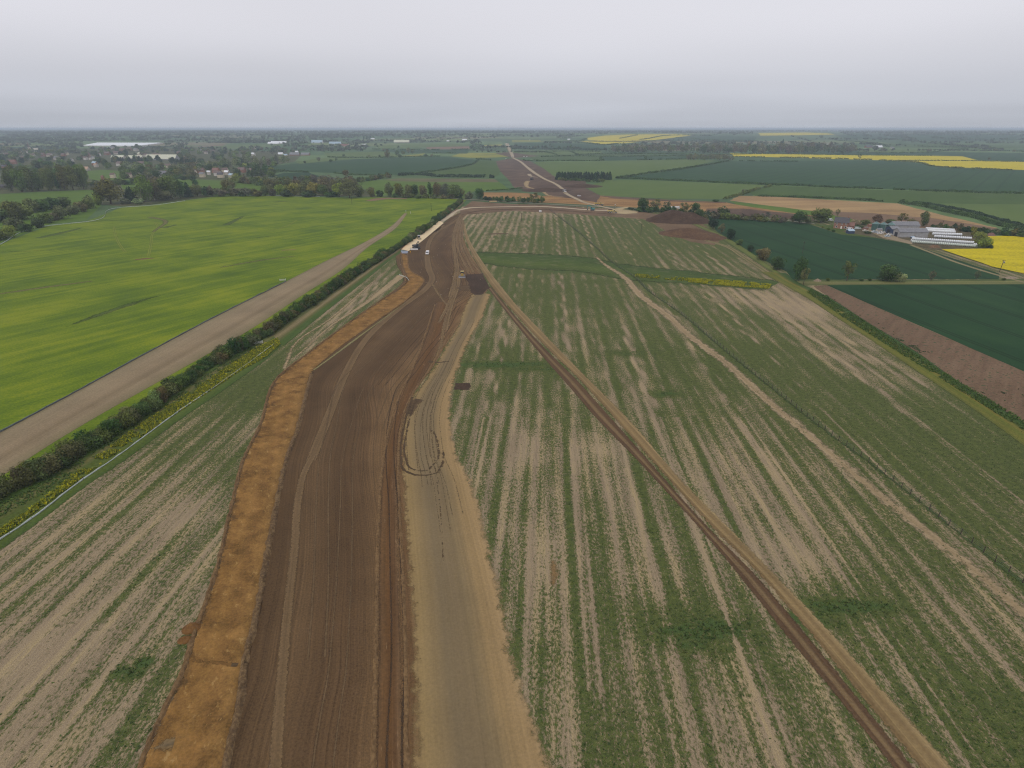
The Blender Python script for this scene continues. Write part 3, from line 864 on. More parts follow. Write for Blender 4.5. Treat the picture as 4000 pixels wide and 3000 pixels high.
# ---------------------------------------------------------------- the earthworks corridor
EDGE_L = [(1800, 828), (1700, 880), (1600, 945), (1552, 978), (1546, 1030), (1570, 1098), (1480, 1177), (1328, 1285), (1198, 1383), (1085, 1470), (1013, 1664), (948, 1800), (904, 1974), (832, 2263), (760, 2466), (695, 2661), (637, 2777), (543, 3000), (480, 3200)]
EDGE_R = [(1840, 828), (1812, 850), (1808, 887), (1818, 941), (1840, 989), (1890, 1075), (1905, 1140), (1850, 1180), (1785, 1296), (1740, 1361), (1690, 1448), (1635, 1519), (1610, 1600), (1605, 1828), (1620, 1945), (1640, 2234), (1660, 2500), (1670, 3000), (1680, 3200)]
CORR = ribbon_mat("graded_topsoil", [(0.0, (0.145, 0.09, 0.05)), (0.3, (0.106, 0.065, 0.037)), (0.45, (0.145, 0.091, 0.052)), (0.58, (0.108, 0.066, 0.038)), (0.7, (0.13, 0.079, 0.045)), (0.84, (0.19, 0.118, 0.065)), (0.93, (0.165, 0.095, 0.05)), (1.0, (0.22, 0.145, 0.083))], 0.07, (2.6, 0.01, 0.65), (3.0, 0.5), soft=1.2, rag=1.0, patch=(0.05, 0.4), uneven=(3.0, 0.02, 0.64, (0.2, 0.135, 0.08), 0.5))
_, pl = ribbon("graded_corridor", EDGE_L, EDGE_R, CORR, 0.03, 260)
EXCL.append(pl)
# haul road: olive sand beside the dark strip
HAUL_L = [(1840, 1140), (1816, 1177), (1767, 1296), (1724, 1361), (1675, 1448), (1621, 1519), (1574, 1600), (1553, 1828), (1556, 1945), (1574, 2234), (1584, 2500), (1585, 3000), (1588, 3200)]
HAUL_R = [(1925, 1150), (1890, 1250), (1840, 1340), (1812, 1420), (1792, 1475), (1775, 1611), (1790, 1720), (1812, 1800), (1858, 1872), (1893, 1981), (1935, 2147), (1978, 2306), (2055, 2650), (2195, 3000), (2290, 3200)]
HAUL = ribbon_mat("sandy_haul_road", [(0.0, (0.30, 0.205, 0.11)), (0.14, (0.325, 0.235, 0.125)), (0.27, (0.27, 0.20, 0.12)), (0.36, (0.215, 0.165, 0.108)), (0.5, (0.225, 0.17, 0.11)), (0.6, (0.245, 0.185, 0.115)), (0.74, (0.34, 0.24, 0.135)), (0.88, (0.37, 0.26, 0.15)), (1.0, (0.42, 0.32, 0.215))], 0.05, (1.5, 0.008, 0.28), (2.2, 0.22), soft=3.0, rag=2.6, patch=(0.04, 0.25),
                  uneven=(1.3, 0.012, 0.66, (0.12, 0.085, 0.06), 0.65))
_, pl = ribbon("haul_road", HAUL_L, HAUL_R, HAUL, 0.042, 220)
EXCL.append(pl)
# rusty scraped band between the two
RUST = ribbon_mat("rusty_scraped_band", [(0, (0.12, 0.075, 0.048)), (0.25, (0.16, 0.09, 0.045)), (0.5, (0.14, 0.072, 0.032)), (0.75, (0.14, 0.08, 0.045)), (1.0, (0.22, 0.14, 0.08))], 0.2, (2.2, 0.03, 0.6), (1.8, 0.4), soft=1.0, rag=0.7, uneven=(2.0, 0.12, 0.62, (0.34, 0.23, 0.13), 0.8))
ribbon("scraped_band", [(1700, 1180), (1670, 1290), (1620, 1420), (1560, 1560), (1515, 1700), (1490, 1830), (1478, 2000), (1470, 2300), (1466, 2600), (1455, 3000), (1450, 3200)],
       [(1790, 1180), (1755, 1290), (1700, 1400), (1625, 1530), (1575, 1640), (1556, 1830), (1560, 2000), (1570, 2300), (1580, 2600), (1588, 3000), (1590, 3200)], RUST, 0.05, 200)
# pale wheel path on the dark strip
PATH = ribbon_mat("pale_wheel_path", [(0, (0.13, 0.085, 0.052)), (0.2, (0.195, 0.13, 0.076)), (0.5, (0.165, 0.11, 0.066)), (0.8, (0.195, 0.13, 0.078)), (1, (0.13, 0.085, 0.052))], 0.15, (2.2, 0.03, 0.4), (2.6, 0.35), soft=0.9, rag=0.6)
line_ribbon("wheel_path", [(1805, 842), (1765, 872), (1700, 912), (1675, 950), (1669, 990), (1675, 1050), (1688, 1095), (1660, 1130), (1560, 1205), (1430, 1325), (1345, 1470), (1290, 1610), (1215, 1800)], [3.4, 3.8, 4, 4.2, 4.2, 4.4, 5, 4.6, 4.2, 4, 3.8, 3.6, 3.5], PATH, 0.056, 160)
line_ribbon("wheel_path", [(1222, 1780), (1187, 1850), (1165, 1950), (1150, 2150), (1128, 2350), (1105, 2600), (1085, 2850), (1070, 3100)], 2.5, PATH, 0.058, 120)
# orange subsoil of the cut strip
OR_L = [(1566, 988), (1576, 1047), (1588, 1104), (1480, 1179), (1328, 1287), (1198, 1385), (1090, 1472), (1016, 1664), (951, 1800), (907, 1974), (836, 2263), (764, 2466), (699, 2661), (641, 2777), (547, 3000), (485, 3200)]
OR_R = [(1594, 1001), (1618, 1070), (1656, 1090), (1642, 1123), (1588, 1174), (1436, 1280), (1284, 1394), (1222, 1452), (1195, 1546), (1160, 1681), (1118, 1800), (1085, 1945), (1042, 2176), (1006, 2379), (962, 2567), (926, 2798), (879, 3000), (840, 3200)]
ORNG = ribbon_mat("orange_subsoil", [(0.0, (0.17, 0.1, 0.045)), (0.12, (0.25, 0.136, 0.048)), (0.4, (0.275, 0.154, 0.055)), (0.6, (0.25, 0.136, 0.05)), (0.85, (0.285, 0.162, 0.06)), (1.0, (0.19, 0.11, 0.046))], 0.3, (0.7, 0.5, 0.4), (2.6, 0.42), soft=0.6, rag=0.8, patch=(0.22, 0.95),
                  uneven=(0.8, 0.5, 0.58, (0.36, 0.23, 0.085), 0.7), bump=0.5)
_, pl = ribbon("subsoil_cut", OR_L, OR_R, ORNG, 0.052, 260)
EXCL.append(pl)
DKS = ribbon_mat("damp_streak", [(0, (0.24, 0.13, 0.045)), (0.5, (0.19, 0.105, 0.04)), (1, (0.24, 0.13, 0.045))], soft=0.5, rag=0.7)
line_ribbon("damp_streak", [(745, 2580), (830, 2588), (925, 2600)], 1.0, DKS, 0.06, n=30)
line_ribbon("damp_streak", [(1090, 1490), (1140, 1480), (1200, 1474)], 0.8, DKS, 0.06, n=30)
line_ribbon("damp_streak", [(590, 2925), (680, 2905)], [1.5, 3.0], ribbon_mat("grey_clay_patch", [(0, (0.22, 0.15, 0.08)), (0.5, (0.19, 0.14, 0.09)), (1, (0.25, 0.15, 0.06))], soft=1.2, rag=1.4), 0.06, n=30)
# lengthwise wheel ruts along the graded strip and the haul road
EL, ER = catmull(G2(EDGE_L), 240), catmull(G2(EDGE_R), 240)
HL, HR = catmull(G2(HAUL_L), 240), catmull(G2(HAUL_R), 240)
RUTP = ribbon_mat("faint_pale_rut", [(0, (0.125, 0.082, 0.05)), (0.5, (0.15, 0.10, 0.061)), (1, (0.125, 0.082, 0.05))], 0.1, (1.0, 0.2, 0.4), soft=0.2, rag=0.25)
RUTD = ribbon_mat("faint_dark_rut", [(0, (0.085, 0.055, 0.038)), (0.5, (0.07, 0.046, 0.032)), (1, (0.085, 0.055, 0.038))], 0.1, (1.0, 0.2, 0.5), soft=0.25, rag=0.5)
RUTH = ribbon_mat("haul_road_rut", [(0, (0.19, 0.14, 0.088)), (0.5, (0.145, 0.104, 0.068)), (1, (0.19, 0.14, 0.088))], 0.1, (1.0, 0.2, 0.5), soft=0.25, rag=0.5)
rgr = random.Random(21)


def lane_ruts(A, B, f, i0, i1, gauge, w_, mat_, z_):
    # one pair of ruts that keeps its lane between two edges
    idx = np.arange(i0, i1)
    wob_ = (vnoise(idx / 26.0, idx * 0.0 + f * 37, 9) - 0.5) * 0.10
    M = A[idx] + (B[idx] - A[idx]) * (f + wob_)[:, None]
    d_ = np.gradient(M, axis=0); d_ /= np.linalg.norm(d_, axis=1)[:, None]
    nn_ = np.stack([-d_[:, 1], d_[:, 0]], 1)
    for s_ in (-1, 1):
        C_ = M + nn_ * gauge / 2 * s_
        ribbon("wheel_rut", [tuple(q) for q in C_ + nn_ * w_ / 2], [tuple(q) for q in C_ - nn_ * w_ / 2], mat_, z_, min(160, len(idx)), world_pts=True)


for k in range(11):
    i0 = rgr.randrange(60, 150); i1 = min(240, i0 + rgr.randrange(50, 130))
    lane_ruts(EL, ER, rgr.uniform(0.42, 0.9), i0, i1, rgr.uniform(1.9, 2.6), rgr.uniform(0.3, 0.6), RUTP if k % 3 else RUTD, 0.044)
for k in range(6):
    i0 = rgr.randrange(40, 130); i1 = min(240, i0 + rgr.randrange(60, 120))
    lane_ruts(HL, HR, (0.36, 0.46, 0.55, 0.2, 0.66, 0.5)[k], i0, i1, rgr.uniform(1.9, 2.5), rgr.uniform(0.25, 0.45), RUTH, 0.057)
# grassy lip left between cut and graded strip
line_ribbon("grass_lip", [(1225, 1446), (1300, 1392), (1440, 1288), (1585, 1182)], [1.6, 2.0, 1.6, 1.0], ribbon_mat("grass_lip", [(0, (0.16, 0.14, 0.07)), (0.5, (0.25, 0.22, 0.12)), (1, (0.14, 0.11, 0.06))], 0.1, soft=0.8, rag=0.6), 0.06)
# heap of fresh dark soil by the bulldozer, spread flat
sheet_poly = [(1822, 1072), (1860, 1070), (1887, 1068), (1895, 1090), (1905, 1110), (1916, 1122), (1890, 1142), (1880, 1152), (1850, 1152), (1838, 1140), (1830, 1110), (1818, 1090)]
M_FRESH = field_mat("fresh_dark_soil", [(0.05, 0.033, 0.026), (0.075, 0.05, 0.04), (0.11, 0.07, 0.055)], 10, (0.8, 0.1, 0.3), (0.1, 0.4), (1.5, 0.5), bump=0.6)
sheet("fresh_soil", sheet_poly, M_FRESH, 0.09, 0.6, 2.0)
line_ribbon("fresh_soil", [(1795, 1120), (1830, 1125), (1850, 1130)], [9, 14, 10], ribbon_mat("spread_soil", [(0, (0.15, 0.10, 0.06)), (0.5, (0.12, 0.078, 0.05)), (1, (0.15, 0.10, 0.06))], soft=3, rag=3), 0.07, n=30)

# tyre tracks fanning across the corridor head
TRK = ribbon_mat("tyre_track_pale", [(0, (0.17, 0.112, 0.068)), (0.25, (0.245, 0.172, 0.10)), (0.5, (0.165, 0.108, 0.066)), (0.75, (0.245, 0.172, 0.10)), (1, (0.17, 0.112, 0.068))], 0.15, (2.4, 0.04, 0.5), soft=1.1, rag=1.1)
for pts, w_ in (([(1800, 838), (1785, 870), (1772, 920), (1775, 975), (1786, 1035), (1790, 1110), (1760, 1200), (1740, 1290)], 3.0), ([(1806, 850), (1793, 890), (1783, 940), (1800, 1000), (1830, 1062)], 2.6),
                ([(1810, 860), (1800, 900), (1797, 945), (1818, 1000), (1850, 1065)], 2.6), ([(1803, 850), (1779, 900), (1768, 950), (1778, 1010), (1776, 1080), (1755, 1160)], 2.4),
                ([(1812, 870), (1806, 920), (1815, 970), (1848, 1030), (1878, 1068)], 2.4), ([(1780, 1040), (1775, 1120), (1745, 1200), (1715, 1260)], 2.4), ([(1770, 1160), (1735, 1270), (1722, 1350), (1708, 1400)], 2.2),
                ([(1690, 1110), (1720, 1160), (1745, 1190)], 2.2), ([(1735, 880), (1700, 905), (1720, 888)], 3)):
    line_ribbon("tyre_track", pts, w_, TRK, 0.066, 90)
SANDY = ribbon_mat("sandy_margin", [(0.0, (0.26, 0.18, 0.1)), (0.25, (0.21, 0.145, 0.08)), (0.42, (0.31, 0.225, 0.125)), (0.6, (0.235, 0.165, 0.093)), (0.8, (0.31, 0.23, 0.132)), (1.0, (0.33, 0.255, 0.16))], 0.12, (2.4, 0.008, 0.5), (2.0, 0.3), soft=1.2, rag=1.0, uneven=(3.5, 0.25, 0.68, (0.17, 0.115, 0.065), 0.6))
_, pl = ribbon("sandy_track", [(1806, 880), (1822, 945), (1850, 1010), (1885, 1068), (1922, 1125), (2000, 1215), (2138, 1366), (2260, 1486), (2420, 1665), (2591, 1860), (2800, 2089), (2945, 2234), (3162, 2487), (3578, 3000), (3740, 3200)],
               [(1815, 872), (1836, 940), (1872, 1000), (1920, 1068), (1958, 1115), (2020, 1190), (2150, 1325), (2271, 1448), (2504, 1682), (2656, 1860), (2800, 2005), (2945, 2150), (3205, 2415), (3740, 3000), (3930, 3200)], SANDY, 0.048, 220)
EXCL.append(pl)
DIAG = ribbon_mat("dark_rutted_track", [(0.0, (0.19, 0.125, 0.075)), (0.12, (0.125, 0.078, 0.05)), (0.32, (0.12, 0.074, 0.048)), (0.42, (0.215, 0.148, 0.088)), (0.56, (0.205, 0.142, 0.086)), (0.68, (0.122, 0.075, 0.048)), (0.9, (0.118, 0.073, 0.047)), (1.0, (0.2, 0.135, 0.08))], 0.09, (2.4, 0.012, 0.5), (2.4, 0.35), soft=0.7, rag=0.6, patch=(0.1, 0.3), bump=0.5)
_, pl = ribbon("rutted_track", [(1905, 1128), (1945, 1180), (2131, 1410), (2250, 1546), (2300, 1606), (2486, 1800), (2542, 1860), (2800, 2150), (3068, 2487), (3480, 3000), (3625, 3200)],
               [(1920, 1120), (1968, 1180), (2160, 1390), (2262, 1490), (2330, 1566), (2530, 1790), (2591, 1860), (2800, 2089), (2945, 2234), (3162, 2487), (3578, 3000), (3740, 3200)], DIAG, 0.054, 220)
EXCL.append(pl)
# horseshoe of wheel ruts where a machine turned on the haul road
RUT = ribbon_mat("wet_wheel_rut", [(0, (0.14, 0.095, 0.06)), (0.5, (0.085, 0.056, 0.037)), (1, (0.14, 0.095, 0.06))], 0.1, (1.0, 0.6, 0.5), soft=0.6, rag=1.3)
line_ribbon("wheel_rut", [(1612, 1550), (1580, 1660), (1566, 1790), (1580, 1838), (1640, 1858), (1700, 1850), (1728, 1810), (1732, 1760)], 0.9, RUT, 0.06, 120)
line_ribbon("wheel_rut", [(1625, 1560), (1590, 1680), (1585, 1790), (1605, 1830), (1660, 1840), (1700, 1810), (1712, 1740), (1690, 1680)], 0.8, RUT, 0.06, 120)
line_ribbon("wheel_rut", [(1690, 1530), (1680, 1620), (1690, 1740), (1700, 1830), (1720, 1990), (1732, 2200)], 0.35, RUT, 0.06, 100)
line_ribbon("wheel_rut", [(1640, 1560), (1612, 1580), (1600, 1620)], [3.5, 4, 2.5], RUT, 0.058, 30)
line_ribbon("wheel_rut", [(1672, 1412), (1700, 1416), (1755, 1412)], [2.5, 1.6, 1.2], RUT, 0.06, 30)
sheet("soil_patch", [(1778, 1497), (1835, 1497), (1836, 1522), (1776, 1524)], M_FRESH, 0.062, 0.3, 1.0)
line_ribbon("soil_patch", [(1905, 915), (1945, 913), (1985, 912)], [5, 7, 4], ribbon_mat("old_fire_patch", [(0, (0.14, 0.085, 0.06)), (1, (0.16, 0.10, 0.075))], soft=2, rag=2.4), 0.06, n=30)
line_ribbon("soil_patch", [(2160, 2190), (2165, 2240), (2160, 2290)], [2.2, 3.2, 2.0], ribbon_mat("brown_stain", [(0, (0.3, 0.21, 0.12)), (0.5, (0.26, 0.17, 0.09)), (1, (0.3, 0.21, 0.12))], soft=2, rag=1.4), 0.03, n=30)
# track beside the wire fence
FT = ribbon_mat("fence_side_track", [(0, (0.32, 0.255, 0.185)), (0.3, (0.39, 0.305, 0.22)), (0.5, (0.33, 0.25, 0.165)), (0.75, (0.39, 0.305, 0.22)), (1, (0.32, 0.255, 0.185))], 0.15, (1.4, 0.02, 0.35), (2.0, 0.3), soft=3.2, rag=2.6)
line_ribbon("farm_track", [(2290, 958), (2374, 1041), (2434, 1079), (2510, 1161), (2602, 1228), (2705, 1320), (2830, 1412), (2976, 1545), (3200, 1735), (3450, 1945), (3700, 2140), (4000, 2395), (4200, 2570)], [2.2, 3.4, 5.0, 6.2, 7.0, 7.0, 7.0, 6.6, 6.4, 6.0, 5.8, 5.6, 5.6], FT, 0.03, 160)
# grass band under the fence
GB = ribbon_mat("fence_base_grass", [(0, (0.085, 0.115, 0.045)), (0.5, (0.07, 0.105, 0.04)), (1, (0.09, 0.12, 0.045))], 0.2, (1.0, 0.1, 0.5), (1.6, 0.6), soft=1.6, rag=1.6)
FENCE = [(2146, 820), (2190, 853), (2271, 917), (2325, 965), (2412, 1041), (2472, 1079), (2542, 1144), (2645, 1215), (2732, 1285), (2841, 1378), (2949, 1464), (3063, 1557), (3200, 1665), (3415, 1822), (3617, 1981), (3740, 2078), (3928, 2227), (4050, 2322), (4150, 2400)]
line_ribbon("grass_strip", FENCE, [3.0] + [2.2] * 18, GB, 0.034, 160)
# green headland across the middle
HB = ribbon_mat("headland_grass", [(0, (0.05, 0.085, 0.025)), (0.4, (0.07, 0.115, 0.028)), (0.7, (0.09, 0.13, 0.03)), (1, (0.05, 0.085, 0.025))], 0.15, (0.7, 0.03, 0.35), (1.4, 0.5), soft=6, rag=6, uneven=(0.5, 0.12, 0.54, (0.17, 0.15, 0.075), 0.6))
ribbon("grass_headland", [(1835, 980), (2000, 985), (2300, 1003), (2450, 1030), (2700, 1055), (3060, 1095)], [(1870, 1030), (2050, 1055), (2250, 1065), (2450, 1098), (2700, 1115), (2980, 1138)], HB, 0.026, 120)

# stone road being laid, older grey part beyond, sheet of geotextile at its end
STONE = ribbon_mat("cream_stone", [(0, (0.72, 0.48, 0.32)), (0.12, (0.8, 0.62, 0.46)), (0.5, (0.84, 0.68, 0.52)), (1, (0.8, 0.66, 0.5))], 0.1, (0.8, 0.2, 0.12), (2.0, 0.15), soft=0.3, rag=0.2, patch=(0.1, 0.1))
ribbon("stone_road", [(1716, 863), (1680, 889), (1635, 917), (1600, 946), (1567, 976)], [(1734, 872), (1695, 905), (1652, 941), (1619, 967), (1597, 982)], STONE, 0.3, 60)
GREY = ribbon_mat("grey_stone_road", [(0, (0.36, 0.27, 0.21)), (0.3, (0.55, 0.47, 0.4)), (0.7, (0.55, 0.46, 0.39)), (1, (0.36, 0.28, 0.21))], 0.08, (1.0, 0.04, 0.25), (1.2, 0.2), soft=0.8, rag=0.6)
sheet("stripped_ground", [(1845, 785), (1900, 790), (2000, 797), (2136, 800), (2300, 812), (2380, 816), (2500, 826), (2560, 836), (2700, 850), (2760, 885), (2812, 945), (2790, 958), (2700, 945), (2620, 915), (2560, 878), (2510, 856), (2380, 846), (2200, 834), (2000, 824), (1830, 838), (1800, 835), (1795, 822), (1825, 800)], M_EARTH, 0.036, 0.7, 6)
line_ribbon("stone_road", [(1722, 867), (1760, 842), (1795, 820), (1840, 812), (1920, 809), (2000, 808), (2136, 808), (2200, 812), (2271, 818), (2340, 822), (2395, 822)], [6, 6, 6, 6.5, 7, 7, 7, 7, 7, 8, 9], GREY, 0.1, 140)
line_ribbon("earth_bank", [(1830, 830), (1900, 821), (2000, 818), (2136, 819), (2271, 829), (2400, 838)], [5, 4, 4, 4, 4, 4], ribbon_mat("red_brown_earth", [(0, (0.13, 0.08, 0.055)), (0.5, (0.18, 0.12, 0.085)), (1, (0.13, 0.08, 0.055))], soft=1.2, rag=1.0), 0.11, 100, crown=0.5)
sheet("stone_pad", [(2375, 824), (2400, 816), (2440, 809), (2462, 808), (2430, 818), (2493, 827), (2490, 833), (2440, 836), (2385, 833)], field_mat("pale_stone_pad", [(0.36, 0.28, 0.2), (0.48, 0.38, 0.26), (0.6, 0.5, 0.34)], 80, (0.2, 0.05, 0.3), (0.05, 0.5), (0.8, 0.3)), 0.14, 0.5, 4)

# lane with verges crossing beyond the site
ROADM = ribbon_mat("lane_tarmac", [(0, (0.055, 0.085, 0.035)), (0.3, (0.07, 0.1, 0.04)), (0.36, (0.26, 0.25, 0.22)), (0.62, (0.28, 0.27, 0.24)), (0.68, (0.06, 0.09, 0.035)), (1, (0.05, 0.08, 0.03))], 0.015, (1.0, 0.02, 0.1), (0.8, 0.3), soft=1.0, rag=0.8)
line_ribbon("country_road", [(1500, 766), (1700, 772), (1860, 781), (2000, 790), (2130, 797), (2300, 806), (2420, 811), (2500, 817), (2640, 830), (2750, 840), (3012, 855), (3180, 874)], 14, ROADM, 0.12, 160)

# far side of the site
sheet("subsoil_strip", [(1880, 752), (1990, 752), (2060, 755), (2120, 766), (2230, 755), (2340, 764), (2600, 780), (2830, 790), (2880, 800), (3080, 830), (3200, 845), (3180, 856), (2900, 840), (2700, 822), (2500, 812), (2350, 803), (2230, 797), (2050, 787), (1890, 776)], M_ORANGEFAR, 0.05, 1.0, 8)
sheet("stripped_corridor", [(1937, 630), (2004, 617), (2072, 630), (2128, 661), (2180, 700), (2290, 707), (2288, 735), (2345, 764), (2330, 790), (2230, 775), (2165, 768), (2120, 752), (2090, 745), (2010, 735), (1985, 700), (1955, 672), (1945, 650)], M_EARTHFAR, 0.075, 1.0, 8)
sheet("stripped_corridor", [(1935, 598), (1990, 594), (2030, 600), (2110, 609), (2060, 614), (2005, 617), (1975, 610)], M_EARTHFAR, 0.13, 1)
sheet("subsoil_strip", [(2340, 765), (2500, 773), (2600, 781), (2835, 791), (2835, 794), (2600, 786), (2400, 776)], M_EARTHFAR, 0.09, 0.5)
sheet("ploughed_strip", [(2900, 815), (3100, 835), (3190, 850), (3180, 862), (2900, 842), (2760, 825), (2760, 815)], M_EARTHFAR, 0.09, 0.5)
HT = ribbon_mat("pale_haul_track", [(0, (0.26, 0.2, 0.16)), (0.3, (0.44, 0.37, 0.3)), (0.7, (0.44, 0.36, 0.28)), (1, (0.26, 0.2, 0.16))], 0.1, (0.5, 0.03, 0.25), (0.6, 0.2), soft=1.5, rag=1.0)
line_ribbon("haul_track", [(2003, 617), (2030, 630), (2060, 654), (2095, 680), (2135, 703), (2165, 716), (2195, 737), (2213, 757), (2250, 776), (2290, 793), (2345, 806), (2400, 818)], [9, 9, 9, 9, 9, 10, 9, 8, 7, 7, 7, 7], HT, 0.15, 140)
line_ribbon("haul_track", [(1978, 560), (1985, 572), (1990, 585), (1998, 600), (2004, 616)], [20, 16, 14, 14, 10], HT, 0.25, 60)
line_ribbon("haul_track", [(2062, 707), (2056, 720), (2070, 734), (2110, 741), (2130, 756), (2150, 765), (2200, 769)], [8, 9, 7, 6, 6, 5, 4], ribbon_mat("sandy_loop_track", [(0, (0.3, 0.21, 0.12)), (0.5, (0.42, 0.32, 0.2)), (1, (0.3, 0.21, 0.12))], soft=1, rag=0.8), 0.16, 80)
line_ribbon("haul_track", [(2066, 680), (2080, 690), (2102, 694)], [9, 8, 3], HT, 0.16, 40)
line_ribbon("haul_track", [(2004, 616), (2030, 615), (2090, 612)], 5, HT, 0.2, 30)

# ================================================================ VEGETATION
def leaf_mat(name, rough=0.75):
    t = NT(name)
    oc = t.n("ObjectInfo").outputs["Color"]
    ti = t.attr("tint").outputs["Fac"]
    c = t.scale(oc, ti)
    b = t.n("BsdfPrincipled")
    t.put(b.inputs["Base Color"], c)
    b.inputs["Roughness"].default_value = rough
    b.inputs["Specular IOR Level"].default_value = 0.2
    tr = t.n("BsdfTranslucent"); t.put(tr.inputs["Color"], c)
    m = t.n("MixShader"); m.inputs[0].default_value = 0.25
    t.t.links.new(b.outputs[0], m.inputs[1]); t.t.links.new(tr.outputs[0], m.inputs[2])
    t.t.links.new(m.outputs[0], t.out.inputs["Surface"])
    return t.mat


M_LEAF = leaf_mat("leaves")
M_BARK = paint("bark", (0.11, 0.085, 0.06), 0.95, 0.1, 0.4)

GREENS = {'dark': ((0.04, 0.075, 0.022), "dark green"), 'olive': ((0.085, 0.105, 0.03), "olive green"), 'deep': ((0.022, 0.045, 0.022), "blackish green"),
          'brown': ((0.105, 0.105, 0.048), "brownish, barely leafed"), 'fresh': ((0.09, 0.135, 0.03), "fresh green"), 'pale': ((0.14, 0.165, 0.09), "pale grey-green"),
          'yel': ((0.155, 0.18, 0.035), "yellow-green"), 'red': ((0.10, 0.06, 0.042), "dark copper-red"), 'pink': ((0.23, 0.17, 0.15), "pale pink blossoming"),
          'mid': ((0.06, 0.1, 0.03), "mid green"), 'purple': ((0.098, 0.094, 0.065), "grey-purple twiggy"), 'white': ((0.2, 0.23, 0.12), "white-flowering")}


for k_ in GREENS:
    GREENS[k_] = (tuple(v * k2 for v, k2 in zip(GREENS[k_][0], (1.6, 1.6, 1.3))), GREENS[k_][1])


def quads(C, N, size, rng, stretch=1.0):
    """leaf cards: centres C, rough normals N, edge length size"""
    n = len(C)
    N = N + rng.normal(0, 0.55, (n, 3))
    N /= np.linalg.norm(N, axis=1)[:, None] + 1e-9
    a = rng.normal(0, 1, (n, 3))
    T = np.cross(N, a); T /= np.linalg.norm(T, axis=1)[:, None] + 1e-9
    B = np.cross(N, T)
    s = (size * rng.uniform(0.6, 1.25, n))[:, None]
    V = np.stack([C - T * s * 0.5 - B * s * 0.28, C + T * s * 0.12 - B * s * 0.5, C + T * s * 0.55 + B * s * 0.2, C - T * s * 0.15 + B * s * 0.5], 1).reshape(-1, 3)
    return V, np.arange(4 * n).reshape(n, 4)


def crown_pts(kind, n, rng):
    """points and outward normals of a crown of unit height and width, foot at z=0"""
    if kind == 'conifer':
        h = 1 - np.sqrt(rng.uniform(0, 1, n)); h = 0.03 + 0.97 * h
        tier = 0.82 + 0.18 * np.sin(h * 38 + rng.uniform(0, 6))
        r = 0.5 * np.clip(1.08 - h, 0.02, 1) ** 0.75 * tier * rng.uniform(0.75, 1.05, n)
        a = rng.uniform(0, 2 * np.pi, n)
        C = np.stack([r * np.cos(a), r * np.sin(a), h], 1)
        N = np.stack([np.cos(a), np.sin(a), np.full(n, 0.6)], 1)
        lob = (np.floor(a / 0.7) * 7 + np.floor(h * 8)) % 9 / 9.0
        return C, N, lob
    if kind == 'poplar':
        L, cz, rz, rr, lr = 16, 0.53, 0.40, 0.28, (0.13, 0.2)
    elif kind == 'bush':
        L, cz, rz, rr, lr = 15, 0.40, 0.36, 0.36, (0.19, 0.30)
    elif kind == 'tall':
        L, cz, rz, rr, lr = 24, 0.50, 0.40, 0.36, (0.17, 0.26)
    elif kind == 'bare':
        L, cz, rz, rr, lr = 18, 0.58, 0.34, 0.36, (0.10, 0.18)
    else:
        L, cz, rz, rr, lr = 22, 0.50, 0.36, 0.37, (0.19, 0.29)
    d = rng.normal(0, 1, (L, 3)); d /= np.linalg.norm(d, axis=1)[:, None]
    k = rng.uniform(0.45, 1.0, L) ** 0.6
    LC = d * k[:, None] * np.array([rr, rr, rz]) + np.array([0, 0, cz])
    if kind == 'bush': LC[:, 2] = np.clip(LC[:, 2], 0.12, 0.8)
    LR = rng.uniform(*lr, L)
    i = rng.choice(L, n, p=LR ** 2 / (LR ** 2).sum())
    dd = rng.normal(0, 1, (n, 3)); dd[:, 2] += 0.25; dd /= np.linalg.norm(dd, axis=1)[:, None]
    rad = LR[i] * (1 - np.abs(rng.normal(0, 0.22 if kind != 'bare' else 0.4, n)))
    C = LC[i] + dd * rad[:, None]
    C[:, 2] = np.clip(C[:, 2], 0.02, 1.04)
    N = dd + (C - np.array([0, 0, cz])) * 0.8
    return C, N, (i * 0.37) % 1.0


def crown_mesh(name, kind, n, leaf, seed):
    rng = np.random.default_rng(seed)
    C, N, lob = crown_pts(kind, n, rng)
    V, F = quads(C, N, leaf, rng)
    tint = (0.62 + 0.62 * lob + rng.normal(0, 0.16, len(C))).clip(0.3, 1.7)
    return mesh_np(name, V, F, {"tint": np.repeat(tint, 4)})


def trunk_mesh(name, kind, seed):
    rg = random.Random(seed)
    m = MB()
    top = 0.85 if kind in ('conifer', 'poplar') else 0.5
    m.tube((0, 0, -0.02), (0.01, 0, top), 0.035, 0.012, 6)
    if kind not in ('conifer',):
        for k in range(7 if kind == 'bare' else 5):
            a = rg.uniform(0, 6.28); z0 = rg.uniform(0.2, top)
            m.tube((0, 0, z0), (0.3 * math.cos(a), 0.3 * math.sin(a), min(0.92, z0 + rg.uniform(0.2, 0.4))), 0.014, 0.004, 4)
    bmesh.ops.recalc_face_normals(m.bm, faces=m.bm.faces[:])
    me = bpy.data.meshes.new(name); m.bm.to_mesh(me); m.bm.free()
    me.materials.append(M_BARK)
    return me


